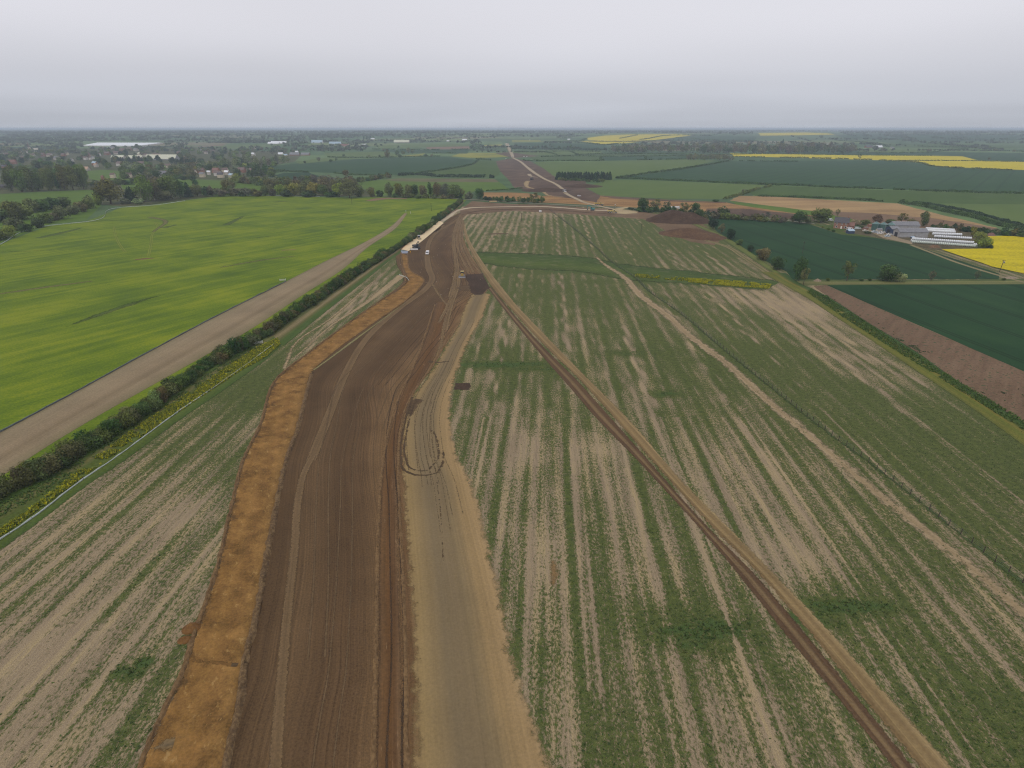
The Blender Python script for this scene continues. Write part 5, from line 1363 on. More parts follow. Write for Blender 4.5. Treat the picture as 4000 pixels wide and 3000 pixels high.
def hedge(pts, h, w, colk, label, name="hedgerow", gap=0.0, seed=0, px=True, leaf=None):
    P = G2(pts) if px else pts
    L = sum(math.hypot(a[0] - b[0], a[1] - b[1]) for a, b in zip(P, P[1:]))
    n = max(8, int(L / 2)); C = catmull(P, n) if len(P) > 2 else np.array([np.array(P[0]) + (np.array(P[1]) - np.array(P[0])) * f for f in np.linspace(0, 1, n)])
    s = np.concatenate([[0], np.cumsum(np.linalg.norm(np.diff(C, axis=0), axis=1))])
    d = float(np.mean(C[:, 1])); leaf = leaf or max(0.5, d / 900)
    rng = np.random.default_rng(seed + int(abs(P[0][0])))
    k = int(min(9000, max(300, L * (2 * h + w) / (leaf * leaf) * 1.1)))
    u = rng.uniform(0, s[-1], k)
    if gap > 0:
        u = u[vnoise(u / 14.0, np.zeros_like(u), seed) > gap]
        k = len(u)
    hh = h * (0.7 + 0.6 * vnoise(u / 7.0, np.ones_like(u), seed + 5))
    ww = w * (0.75 + 0.5 * vnoise(u / 9.0, np.ones_like(u) * 4, seed + 6))
    a = rng.uniform(-0.2, math.pi + 0.2, k)
    r = rng.uniform(0.8, 1.05, k)
    ox = np.cos(a) * ww / 2 * r; oz = np.abs(np.sin(a)) ** 0.6 * hh * r
    g = np.gradient(C, axis=0); g /= np.linalg.norm(g, axis=1)[:, None]
    cx = np.interp(u, s, C[:, 0]); cy = np.interp(u, s, C[:, 1]); gx = np.interp(u, s, g[:, 0]); gy = np.interp(u, s, g[:, 1])
    X = cx - gy * ox; Y = cy + gx * ox
    Z = np.interp(Y, [RISE0, RISE1], [0, PLATEAU]) + np.maximum(oz, 0.1)
    x0, y0 = float(cx.mean()), float(cy.mean()); z0 = land(y0)
    V, F = quads(np.stack([X - x0, Y - y0, Z - z0], 1), np.stack([-gy * np.cos(a), gx * np.cos(a), np.sin(a) + 0.3], 1), leaf * 1.5, rng)
    tint = (0.7 + 0.6 * vnoise(u / 5.0, np.ones_like(u) * 2, seed + 9) + rng.normal(0, 0.12, k)).clip(0.3, 1.6)
    me = mesh_np(name, V, F, {"tint": np.repeat(tint, 4)}); me.materials.append(M_LEAF)
    o = link(name, me); o.location = (x0, y0, z0); o.color = (*GREENS[colk][0], 1)
    tag(o, label, "hedge")
    return o


HEDGES = [
    ([(2405, 696), (2560, 703), (2700, 709), (2850, 716), (3000, 723), (3050, 725)], 2.6, 3, 'dark', "straight dark hedge between light crop and big dark wheat field", 0),
    ([(2410, 697), (2520, 680), (2640, 664), (2720, 652), (2845, 630)], 3.0, 4, 'dark', "slanting bushy hedge rising right of the conifer block", 0.18),
    ([(2830, 778), (2900, 760), (2935, 747), (3015, 726)], 2.6, 3.5, 'olive', "hedge slanting up from the tan field to the dark wheat", 0.15),
    ([(3050, 722), (3250, 733), (3450, 739)], 2.4, 3, 'dark', "left length of the hedge across the right wheat fields", 0),
    ([(3490, 741), (3535, 743)], 2.4, 3, 'dark', "short middle length of the hedge across the right wheat fields", 0),
    ([(3550, 744), (3800, 753), (4000, 758), (4100, 761)], 2.4, 3, 'dark', "right length of the hedge across the right wheat fields", 0),
    ([(2960, 767), (3100, 771), (3300, 780), (3450, 788)], 2.2, 3, 'dark', "hedge along the top of the tan stubble", 0.12),
    ([(3510, 793), (3600, 806), (3700, 830), (3800, 850), (3900, 880), (4020, 905)], 3.2, 4.5, 'dark', "thick hedge down the right side of the ploughed field", 0),
    ([(3565, 793), (3700, 812), (3850, 845), (4000, 888), (4080, 908)], 2.4, 3, 'deep', "thin dark hedge doubling the thick one at right", 0),
    ([(2045, 628), (2200, 629), (2350, 629)], 2.4, 3.5, 'dark', "dark hedge right of the far haul track, above the light crop", 0),
    ([(2360, 627), (2345, 622), (2352, 614)], 2.4, 3, 'dark', "short hedge end above the big light crop", 0),
    ([(2115, 613), (2200, 611), (2400, 612), (2680, 609)], 2.6, 4, 'dark', "long dark hedge in the small fields, lowest of three", 0),
    ([(2010, 594), (2070, 594)], 2.4, 4, 'dark', "short hedge just right of the far brown corridor", 0),
    ([(2085, 591), (2130, 595), (2175, 604)], 2.4, 4, 'dark', "short slanting hedge among the small far fields", 0),
    ([(2130, 592), (2270, 591), (2345, 592)], 2.4, 4, 'dark', "level hedge among the small far fields", 0),
    ([(2225, 591), (2255, 603)], 2.4, 4, 'dark', "short cross hedge joining two level far hedges", 0),
    ([(2245, 606), (2340, 603), (2500, 602), (2690, 603)], 3, 5, 'dark', "hedge running right from the small far fields to the woods", 0),
    ([(2000, 582), (2150, 584), (2370, 586)], 4, 7, 'deep', "tall dark hedge at the top of the small far fields", 0.1),
    ([(2490, 626), (2560, 624), (2680, 622)], 2.4, 3, 'dark', "hedge left of the small brown wood", 0.2),
    ([(2870, 628), (2960, 630), (3120, 631)], 2.2, 3, 'dark', "broken hedge below the far yellow rape", 0.25),
    ([(2870, 613), (3000, 615), (3440, 627), (3560, 634), (3700, 655), (3900, 664), (4080, 668)], 2.6, 3.5, 'olive', "long hedge along the lower edge of the yellow rape", 0.2),
    ([(3500, 628), (3820, 630), (4080, 635)], 2.0, 3.5, 'olive', "thin hedge line through the yellow rape", 0),
    ([(2700, 608), (3000, 602), (3350, 607), (3640, 609)], 2.2, 4, 'dark', "hedge along the top of the far yellow rape", 0.1),
    ([(3350, 596), (3560, 598), (3700, 589), (3790, 579)], 2.6, 5, 'dark', "curving hedge beyond the white-roofed barn", 0.15),
    ([(3600, 586), (3900, 590), (4080, 595)], 2.6, 5, 'dark', "far right hedge beyond the rape", 0.15),
    ([(1555, 686), (1640, 684), (1700, 690), (1850, 693), (1897, 694)], 4.2, 6, 'deep', "dark bushy hedge between two greens, left of the corridor", 0),
    ([(1912, 695), (1930, 695)], 4.2, 6, 'deep', "short dark hedge block at the corridor end", 0),
    ([(1560, 684), (1640, 676), (1760, 660), (1835, 645), (1866, 628)], 2.6, 4, 'dark', "thin hedge curving down the right of the blue-green wheat", 0.12),
    ([(1290, 675), (1400, 684), (1530, 684)], 2.4, 4, 'dark', "hedge along the bottom of the blue-green wheat", 0.2),
    ([(1115, 671), (1160, 672), (1205, 674)], 2.6, 4, 'dark', "short straight hedge left of the brown wood", 0),
    ([(1060, 668), (1100, 668), (1012, 680)], 3.4, 6, 'dark', "dark hedge stub right of the blackish trees", 0),
    ([(1280, 615), (1420, 617), (1600, 613), (1720, 611)], 2.6, 5, 'dark', "hedge along the top of the blue-green wheat", 0.1),
    ([(1450, 583), (1600, 585), (1830, 584)], 2.6, 6, 'dark', "thin far hedge below the ploughed field left of the corridor", 0.15),
    ([(1690, 599), (1780, 599)], 2.6, 6, 'dark', "short far hedge above the pale yellow strip", 0.1),
    ([(1850, 581), (1890, 580)], 3, 8, 'dark', "short far hedge left of the corridor head", 0),
    ([(1860, 622), (1915, 626)], 3, 6, 'dark', "dark hedge stub meeting the corridor", 0),
    ([(1900, 746), (1960, 743), (2040, 735)], 1.2, 2.0, 'dark', "low hedge line above the orange subsoil", 0),
    ([(2455, 818), (2520, 825), (2640, 834)], 1.4, 3.0, 'deep', "low dark hedge beside the stone pad", 0),
    ([(2300, 553), (2420, 554), (2560, 553)], 3.5, 9, 'brown', "brown hedge through the far hill of rape", 0),
    ([(2420, 542), (2440, 538), (2490, 528)], 3, 8, 'olive', "hedge climbing the far hill of rape", 0),
    ([(2420, 562), (2360, 567), (2300, 561), (2250, 556)], 4, 14, 'dark', "dark hedge at the foot of the far rape hill", 0.1),
    ([(2130, 555), (2230, 553), (2290, 543)], 4, 14, 'dark', "dark hedge left of the far rape hill", 0.1),
    ([(2500, 546), (2700, 529), (2780, 531)], 3, 10, 'dark', "hedge right of the far rape hill", 0.1),
    ([(2640, 538), (2800, 548), (2960, 552)], 3, 10, 'dark', "hedge through the blue-green far field", 0.15),
    ([(3580, 572), (3800, 578)], 3, 8, 'dark', "short far hedge at right", 0.1),
    ([(3260, 548), (3420, 560), (3470, 575)], 3, 8, 'dark', "far hedge left of the white-roofed barn", 0.15),
]
for i, (pts, h, w, c, l, g_) in enumerate(HEDGES):
    hedge(pts, h, w, c, l, gap=g_, seed=i * 3)

# ================================================================ loose vegetation that nobody could count
def keep_off(X, Y):
    m = np.ones(X.shape, bool)
    for pl in EXCL: m &= ~inside(X, Y, pl)
    return m


def tufts(name, X, Y, hgt, wid, cols, seed, mat=None, blades=4):
    rng = np.random.default_rng(seed)
    n = len(X)
    C = np.repeat(np.stack([X, Y, np.zeros(n)], 1), blades, 0)
    a = rng.uniform(0, 2 * np.pi, n * blades); r = np.repeat(wid, blades) * rng.uniform(0.2, 0.5, n * blades)
    d = np.stack([np.cos(a), np.sin(a), np.zeros_like(a)], 1)
    s = np.stack([-d[:, 1], d[:, 0], d[:, 2]], 1)
    hh = np.repeat(hgt, blades) * rng.uniform(0.5, 1.2, n * blades)
    up = np.array([0, 0, 1.0])
    V0 = C + s * (r * 0.55)[:, None] + up * 0.02
    V1 = C - s * (r * 0.55)[:, None] + up * 0.02
    V2 = C + d * (r * 1.3)[:, None] + up * hh[:, None]
    V = np.stack([V0, V1, V2], 1).reshape(-1, 3)
    F = np.arange(len(V)).reshape(-1, 3)
    ci = rng.integers(0, len(cols), n)
    CC = np.array(cols)[ci] * rng.uniform(0.7, 1.3, n)[:, None]
    CC = np.repeat(CC, blades * 3, 0)
    me = mesh_np(name, V, F)
    at = me.attributes.new("Col", 'FLOAT_COLOR', 'POINT')
    at.data.foreach_set("color", np.concatenate([CC, np.ones((len(CC), 1))], 1).astype(np.float32).ravel())
    return link(name, me, mat)


t = NT("weed_leaf")
M_WEED = t.finish(t.attr("Col").outputs["Color"], 0.85, 0.15)
rng = np.random.default_rng(12)
N_ = 150000
Y_ = 38 + 175 * rng.random(N_) ** 1.35; X_ = rng.uniform(-1, 1, N_) * (30 + Y_ * 0.86)
v_, l_ = weeds(X_, Y_)
k_ = (rng.random(N_) < np.clip((v_ - 0.42) * 1.6, 0.015, 0.95)) & keep_off(X_, Y_) & (X_ > -105) & ~inside(X_, Y_, G2(F1))
X_, Y_, v_, l_ = X_[k_], Y_[k_], v_[k_], l_[k_]
hg = rng.uniform(0.06, 0.2, len(X_)) * (1 + 1.4 * l_)
o = tufts("weeds", X_, Y_, hg, rng.uniform(0.2, 0.5, len(X_)) * (1 + 0.7 * l_), [(0.035, 0.06, 0.014), (0.05, 0.08, 0.018), (0.07, 0.095, 0.022), (0.09, 0.1, 0.032)], 3, M_WEED)
tag(o, "green weeds growing in streaks through the old stubble", "weeds", kind='stuff')
# rape seeded along the hedge verge and on the headland
def strip_pts(poly, n, rng, dens):
    P = np.array(poly); x0, y0 = P.min(0); x1, y1 = P.max(0)
    X = rng.uniform(x0, x1, n); Y = rng.uniform(y0, y1, n)
    k = inside(X, Y, poly)
    X, Y = X[k], Y[k]
    k = fbm(X / 2.2, Y / 2.2, 5, 3) * 0.7 + fbm(X / 14, Y / 14, 8, 2) * 0.5 > dens
    return X[k], Y[k]


YCOL = [(0.46, 0.42, 0.015), (0.34, 0.34, 0.02), (0.2, 0.22, 0.025), (0.11, 0.15, 0.025), (0.085, 0.125, 0.02)]
YDENSE = YCOL[:3]
GCOL = [(0.06, 0.11, 0.025), (0.09, 0.14, 0.03), (0.3, 0.3, 0.03)]
for nm, poly, n, dens, h, cols_, lab in (
        ("rape_flowers", [(-60, 2120), (0, 2070), (150, 1965), (340, 1810), (560, 1650), (760, 1520), (900, 1425), (1000, 1360), (1085, 1320), (1095, 1345), (1040, 1395), (930, 1455), (700, 1610), (420, 1795), (140, 2000), (0, 2100)], 46000, 0.49, 0.55, YCOL, "yellow flowering rape seeded along the hedge verge"),
        ("rape_flowers", [(2690, 1088), (2800, 1094), (2900, 1100), (3012, 1112), (3005, 1128), (2880, 1120), (2760, 1110), (2690, 1102)], 18000, 0.52, 0.7, YDENSE, "dense yellow rape strip on the green headland"),
        ("rape_flowers", [(2480, 1070), (2600, 1079), (2690, 1087), (2690, 1100), (2600, 1092), (2480, 1082)], 9000, 0.64, 0.6, YCOL, "thin scattered rape trailing left from the dense yellow strip"),
        ("tall_grass", [(-330, 2170), (0, 1966), (199, 1866), (597, 1613), (850, 1432), (1012, 1342), (1040, 1352), (870, 1455), (630, 1640), (230, 1900), (20, 2010), (-300, 2220)], 16000, 0.5, 0.45, GCOL[:2], "tall grass at the foot of the long hedge"),
        ("ditch_grass", [(3170, 1128), (3300, 1205), (3480, 1322), (3710, 1468), (4060, 1680), (4060, 1720), (3690, 1490), (3450, 1340), (3280, 1232), (3150, 1140)], 16000, 0.42, 0.6, GCOL[:2], "tall green grass along the ditch beside the ploughed strip"),
        ("ploughland_weeds", [(3200, 1140), (3400, 1260), (3720, 1465), (4060, 1670), (4060, 1540), (3900, 1500), (3600, 1360), (3350, 1215)], 26000, 0.78, 0.35, [(0.05, 0.08, 0.03), (0.08, 0.1, 0.04)], "dark weed tufts scattered over the ploughed strip")):
    X1, Y1 = strip_pts(G2(poly), n, rng, dens)
    o = tufts(nm, X1, Y1, rng.uniform(0.5, 1.1, len(X1)) * h, rng.uniform(0.35, 0.8, len(X1)), cols_, 9, M_WEED, 5)
    tag(o, lab, nm.split("_")[-1], kind='stuff')

# far woods, hedgerow trees and copses out to the skyline
rng = np.random.default_rng(99)
cent, size = [], []


def put_line(x0, y0, ang, L, step, h):
    n = max(2, int(L / step))
    f = rng.random(n)
    cent.append(np.stack([x0 + math.sin(ang) * L * f + rng.normal(0, 4, n), y0 + math.cos(ang) * L * f + rng.normal(0, 4, n)], 1)); size.append(rng.uniform(0.6, 1.2, n) * h)


for k in range(900):
    y = 2150 + 9800 * rng.random() ** 1.25
    x = rng.uniform(-1, 1) * (400 + y * 0.92)
    if abs(x) < 170 and y < 4200: continue
    if x > 0 and y < 3900 and rng.random() < 0.55: continue
    a = rng.choice([0.25, 0.25 + math.pi / 2]) + rng.normal(0, 0.12)
    put_line(x, y, a, rng.uniform(120, 700), 9 + y / 700, rng.uniform(5, 10))
for k in range(330):
    y = 2300 + 11500 * rng.random() ** 1.1
    x = rng.uniform(-1, 0.95) * (400 + y * 0.92)
    if x > 0 and (y < 4600 or rng.random() < 0.35): continue
    if abs(x) < 200 and y < 4200: continue
    n = int(rng.uniform(25, 90)); w = rng.uniform(60, 420) * (1 + y / 9000)
    cent.append(np.stack([x + rng.normal(0, w, n), y + rng.normal(0, w * 0.28, n)], 1)); size.append(rng.uniform(8, 15, n))
Pc = np.concatenate(cent); Sc = np.concatenate(size)
avoid_px = [[(325, 576), (325, 552), (645, 552), (645, 576)], [(2270, 570), (2240, 540), (2450, 519), (2740, 524), (2560, 552), (2420, 570)], [(2950, 534), (2950, 515), (3280, 515), (3280, 530)],
            [(2850, 616), (2850, 596), (4100, 608), (4100, 672), (3560, 640)], [(1880, 575), (1880, 545), (2120, 545), (2120, 575)], [(1440, 600), (1440, 558), (1840, 558), (1840, 600)], [(735, 582), (735, 560), (1105, 560), (1105, 580)]]
m = np.ones(len(Pc), bool)
for q in avoid_px: m &= ~inside(Pc[:, 0], Pc[:, 1], G2(q))
Pc, Sc = Pc[m], Sc[m]
FT_ = 11
n = len(Pc)
d = rng.normal(0, 1, (n * FT_, 3)); d[:, 2] = np.abs(d[:, 2]); d /= np.linalg.norm(d, axis=1)[:, None]
S3 = np.repeat(Sc, FT_)
zz = np.interp(Pc[:, 1], [RISE0, RISE1], [0, PLATEAU])
C0 = np.repeat(np.stack([Pc[:, 0], Pc[:, 1], zz], 1), FT_, 0) + d * (S3 * 0.42)[:, None] * np.array([1.15, 1.15, 1.0]) + np.stack([0 * S3, 0 * S3, S3 * 0.35], 1)
V, F = quads(C0, d, S3 * 0.75, rng)
tint = np.repeat((0.55 + 0.8 * rng.random(n)), FT_) * rng.uniform(0.8, 1.2, n * FT_)
me = mesh_np("far_woodland", V, F, {"tint": np.repeat(tint, 4)}); me.materials.append(M_LEAF)
o = link("far_woodland", me); o.color = (0.085, 0.11, 0.05, 1)
tag(o, "far-off woods and hedgerow trees merging towards the skyline", "woodland", kind='stuff')

# ================================================================ BUILDINGS
ROOFS = {'brown': ((0.165, 0.122, 0.105), "brown-tiled"), 'red': ((0.21, 0.115, 0.09), "red-tiled"), 'grey': ((0.20, 0.20, 0.21), "grey-roofed"), 'dark': ((0.09, 0.085, 0.09), "dark-roofed"),
         'tan': ((0.42, 0.29, 0.2), "tan-roofed"), 'white': ((0.74, 0.76, 0.78), "white-roofed"), 'blue': ((0.35, 0.45, 0.52), "bluish-roofed"), 'cream': ((0.55, 0.55, 0.42), "cream-roofed")}
WALLS = {'white': ((0.6, 0.58, 0.54), "white"), 'cream': ((0.6, 0.53, 0.4), "cream"), 'brick': ((0.3, 0.16, 0.11), "brick"), 'pale': ((0.5, 0.46, 0.4), "pale"), 'grey': ((0.36, 0.36, 0.37), "grey"), 'navy': ((0.05, 0.07, 0.13), "navy"), 'dark': ((0.12, 0.11, 0.10), "dark")}


def tile_mat(k):
    c = ROOFS[k][0]
    if "roof_" + k in MATS: return MATS["roof_" + k]
    t = NT("roof_" + k)
    o = t.n("TexCoord").outputs["Object"]
    w = t.n("TexWave"); w.inputs["Scale"].default_value = 0.9; w.inputs["Distortion"].default_value = 1.5; t.put(w.inputs["Vector"], o)
    f = t.math('ADD', t.math('MULTIPLY', w.outputs[1], 0.25), t.noise(o, 0.9, 5, 0.7))
    MATS["roof_" + k] = t.finish(t.ramp(f, [(0.35, tuple(x * 0.72 for x in c)), (0.8, tuple(min(1, x * 1.2) for x in c))]), 0.85, 0.2)
    return MATS["roof_" + k]


def wall_mat(k): return paint("wall_" + k, WALLS[k][0], 0.9, 0.2, 0.2, scale=0.6)


def gable(g, rz, L, W, eave, ridge, wall, roof, label, cat="house", group=None, name="house", chimney=True, over=0.35, windows=()):
    r = empty(name, g, rz)
    tag(r, label, cat, group)
    h = W / 2
    MB().prism([(-h, -0.3), (h, -0.3), (h, eave), (0, ridge), (-h, eave)], -L / 2, L / 2).build("wall", wall_mat(wall), r)
    k = (ridge - eave) / h
    m = MB()
    for s in (-1, 1):
        prof = [(0, ridge + 0.02), (0, ridge + 0.24), (s * (h + over), eave - over * k + 0.24), (s * (h + over), eave - over * k + 0.02)]
        m.prism(prof, -L / 2 - over, L / 2 + over)
    rf = m.build("roof", tile_mat(roof), r)
    if chimney:
        MB().box((L * 0.38, 0, ridge + 0.35), (0.9, 0.7, 1.5)).build("chimney", wall_mat('brick'), rf)
    for (x, side, z, w_, h_) in windows:
        y = side * (h + 0.03)
        wn_ = MB().box((x, y, z), (w_, 0.08, h_)).build("window", paint("white_frame", (0.8, 0.8, 0.78), 0.5, 0.4, 0.05), r)
        MB().box((x, y + side * 0.045, z), (w_ * 0.8, 0.03, h_ * 0.82)).build("pane", paint("window_glass", (0.03, 0.035, 0.04), 0.1, 0.6, 0.0), wn_)
    return r


def house_px(px, py, wpx, roof, wall, label, group, rz=None, deep=0.75, cat="house", name="house", storeys=2):
    g = G(px, py)
    L = wpx * m_per_px(g)
    rg = random.Random(int(px * 3 + py))
    rz = rg.uniform(-0.4, 0.4) if rz is None else rz
    e = 2.6 * storeys
    gable(g, rz, L, L * deep, e, e + L * deep * 0.42, wall, roof, label, cat, group, name, chimney=storeys > 1)


VIL = [(5, 605, 18, 'dark', 'pale'), (80, 600, 13, 'brown', 'white'), (110, 598, 10, 'brown', 'white'), (28, 612, 20, 'brown', 'brick'), (52, 641, 26, 'red', 'brick'), (130, 612, 16, 'brown', 'pale'), (168, 611, 20, 'brown', 'brick'), (196, 613, 22, 'brown', 'pale'), (225, 625, 24, 'grey', 'pale'),
       (250, 611, 18, 'brown', 'brick'), (262, 606, 14, 'brown', 'cream'), (283, 632, 13, 'grey', 'white'), (313, 623, 14, 'brown', 'white'), (336, 624, 15, 'brown', 'white'), (354, 624, 11, 'brown', 'white'), (366, 622, 11, 'grey', 'white'), (341, 611, 22, 'brown', 'brick'), (387, 609, 14, 'brown', 'white'), (372, 646, 20, 'blue', 'brick'),
       (377, 653, 16, 'tan', 'pale'), (420, 606, 22, 'brown', 'brick'), (455, 603, 20, 'brown', 'pale'), (470, 648, 26, 'brown', 'white'), (478, 590, 20, 'brown', 'brick'), (505, 588, 20, 'brown', 'brick'), (532, 590, 18, 'grey', 'pale'), (553, 649, 30, 'brown', 'white'), (632, 657, 20, 'brown', 'cream'), (658, 657, 22, 'brown', 'cream'),
       (640, 690, 32, 'grey', 'white'), (588, 694, 22, 'grey', 'pale'), (507, 693, 24, 'brown', 'cream'), (443, 695, 20, 'brown', 'cream'), (403, 703, 12, 'red', 'brick'), (757, 681, 24, 'brown', 'cream'), (787, 676, 26, 'brown', 'brick'), (792, 692, 22, 'grey', 'cream'), (817, 683, 14, 'white', 'white'), (846, 676, 30, 'red', 'brick'),
       (852, 687, 28, 'brown', 'white'), (881, 674, 25, 'brown', 'cream'), (888, 684, 20, 'white', 'pale'), (864, 694, 26, 'dark', 'cream'), (905, 696, 20, 'blue', 'pale'), (930, 669, 14, 'brown', 'white'), (946, 674, 30, 'brown', 'brick'), (978, 676, 22, 'brown', 'brick'), (990, 608, 15, 'white', 'white'), (805, 601, 14, 'brown', 'pale'),
       (830, 597, 18, 'brown', 'brick'), (790, 594, 14, 'grey', 'white'), (1000, 582, 14, 'brown', 'pale'), (1020, 585, 14, 'brown', 'brick'), (570, 612, 16, 'brown', 'pale'), (548, 607, 18, 'cream', 'cream'), (700, 602, 16, 'brown', 'brick'), (95, 622, 18, 'brown', 'brick'), (20, 660, 20, 'dark', 'brick'), (405, 584, 16, 'brown', 'brick'), (440, 583, 16, 'grey', 'pale')]
VIL.sort()
for i, (x, y, w, rf, wl) in enumerate(VIL):
    house_px(x, y, w * 0.85, rf, wl, f"{ROOFS[rf][1]} {WALLS[wl][1]}-walled village house, {ordw(i + 1)} from the left", "houses of the village")
house_px(326, 666, 42, 'tan', 'pale', "long tan-roofed bungalow behind the tall left wood", None, 0.1, 0.5, "bungalow", "bungalow", 1)
house_px(20, 735, 24, 'dark', 'dark', "dark shed with pale roof edge left of the tall wood", None, 0.3, 0.6, "shed", "shed", 1)
for x, y, w, rf, wl, d_, l in ((635, 624, 120, 'cream', 'grey', 0.3, "long cream-roofed factory shed in the village"), (532, 621, 56, 'cream', 'pale', 0.4, "smaller cream-roofed shed left of the factory"), (463, 618, 50, 'cream', 'pale', 0.35, "low cream roof behind the clipped conifer screen"), (612, 611, 30, 'red', 'cream', 0.5, "red-roofed building behind the long factory shed"),
                               (1097, 604, 18, 'white', 'white', 0.6, "white shed left of the grey barns"), (1160, 596, 11, 'white', 'white', 0.7, "small white block above the grey barns"), (1152, 607, 36, 'grey', 'brick', 0.5, "left grey-roofed barn beside the dark plantation"), (1194, 607, 32, 'grey', 'brick', 0.5, "right grey-roofed barn beside the dark plantation"), (1116, 609, 14, 'blue', 'pale', 0.6, "small bluish roof below the white shed"),
                               (1240, 559, 42, 'blue', 'white', 0.5, "pale bluish shed behind the dark plantation"), (1310, 564, 44, 'blue', 'grey', 0.4, "long bluish shed above the dark plantation"), (1346, 573, 34, 'red', 'cream', 0.5, "orange-red roofed building at the plantation end"), (1407, 571, 9, 'white', 'white', 0.6, "leftmost white cabin right of the plantation"),
                               (1418, 568, 8, 'white', 'white', 0.6, "second white cabin right of the plantation"), (1428, 567, 8, 'white', 'white', 0.6, "third white cabin right of the plantation"), (1090, 562, 60, 'white', 'white', 0.3, "far white glasshouse left of the pale sheds"), (1070, 563, 44, 'white', 'white', 0.3, "far left white glasshouse roof"),
                               (1570, 557, 60, 'cream', 'pale', 0.3, "long far cream shed left of the corridor"), (1455, 545, 16, 'white', 'white', 0.5, "white far shed behind the slim poplars"), (1750, 553, 10, 'white', 'white', 0.6, "tiny far white building above the ploughed field"), (1815, 549, 18, 'white', 'white', 0.5, "far white building right of the ploughed field"),
                               (3427, 578, 34, 'white', 'dark', 0.45, "white-roofed barn beyond the far rape"), (3392, 577, 26, 'dark', 'brick', 0.6, "dark-roofed barn left of the white-roofed barn"), (3484, 580, 14, 'grey', 'pale', 0.6, "small grey shed right of the white-roofed barn"), (3165, 572, 30, 'grey', 'pale', 0.4, "grey roof among the right-hand brown wood"), (3237, 568, 14, 'white', 'pale', 0.5, "pale small roof in the right-hand brown wood"), (2222, 547, 10, 'white', 'white', 0.6, "white shed left of the far rape hill")):
    house_px(x, y, w, rf, wl, l, None, random.Random(x).uniform(-.12, .12), d_, "shed", "shed", 1)
# glasshouses: long white spans, side by side
for i in range(7):
    f = i / 6
    a = G(336 + 44 * f, 570.5 - 8.5 * f); b = G(560 + 70 * f, 573 - 10 * f)
    L = (b - a).length
    r = gable((a + b) / 2, math.atan2(b.y - a.y, b.x - a.x), L, 26, 3.2, 5.5, 'white', 'white', f"long white glasshouse span behind the village, {ordw(i + 1)} from the front", "glasshouse", "white glasshouse spans", "glasshouse", False, 0.05)
# church with a spire
g = G(118, 592)
ch = empty("church", g, 0.2); tag(ch, "brownish stone church with pointed spire rising over the left village", "church")
MB().box((0, 0, 7), (6, 6, 14)).build("tower", wall_mat('pale'), ch)
m = MB(); m.tube((0, 0, 14), (0, 0, 33), 3.6, 0.1, 8); m.build("spire", tile_mat('brown'), ch)
MB().prism([(-5, -0.3), (5, -0.3), (5, 6), (0, 11), (-5, 6)], 3, 26).build("nave", wall_mat('pale'), ch)
# lattice mast on the skyline
g = G(1119, 519)
mast = empty("lattice_mast", g); tag(mast, "thin lattice mast on the left skyline", "mast")
m = MB()
for k in range(6):
    w0, w1 = 4.2 - k * .6, 3.6 - k * .6
    for sx, sy in ((1, 1), (-1, 1), (1, -1), (-1, -1)):
        m.tube((sx * w0 / 2, sy * w0 / 2, k * 6), (sx * w1 / 2, sy * w1 / 2, k * 6 + 6), 0.5, 0.45, 4)
        m.tube((sx * w0 / 2, sy * w0 / 2, k * 6), (-sx * w1 / 2, sy * w1 / 2, k * 6 + 6), 0.25, 0.25, 4)
m.build("frame", paint("galvanised", (0.35, 0.36, 0.38), 0.5, 0.5, 0.1), mast)

# ================================================================ THE FARM
STEEL_W = paint("white_frame", (0.8, 0.8, 0.78), 0.5, 0.4, 0.05)
fh = gable(G(3283, 891), R(-28), 10.5, 7.4, 4.9, 8.4, 'brick', 'dark', "brick farmhouse with dark tiled roof and white windows", "farmhouse", None, "farmhouse", True, 0.3,
           [(-3.2, -1, 3.9, 1.2, 1.2), (0.4, -1, 3.9, 1.2, 1.2), (3.4, -1, 3.9, 1.1, 1.2), (-3.2, -1, 1.4, 1.3, 1.4), (3.4, -1, 1.4, 1.4, 1.5)])
d_ = MB().box((0.4, -3.75, 1.05), (1.0, 0.08, 2.1)).build("door", STEEL_W, fh)
MB().box((0.75, -3.81, 1.0), (0.08, 0.05, 0.14)).build("handle", paint("dark_iron", (0.05, 0.05, 0.05), 0.5, 0.4), d_)
MB().box((-4.2, -3.74, 4.0), (0.1, 0.06, 0.1)).build("wall_lamp", STEEL_W, fh)
ex = gable(G(3318, 893), R(-28), 6.0, 5.2, 2.6, 4.9, 'brick', 'red', "low brick outbuilding joined to the right of the farmhouse", "outbuilding", None, "outbuilding", False, 0.25, [(-1.0, -1, 1.5, 1.0, 1.0)])
M_SILO = paint("green_silo_steel", (0.06, 0.135, 0.12), 0.45, 0.5, 0.2, scale=0.7)
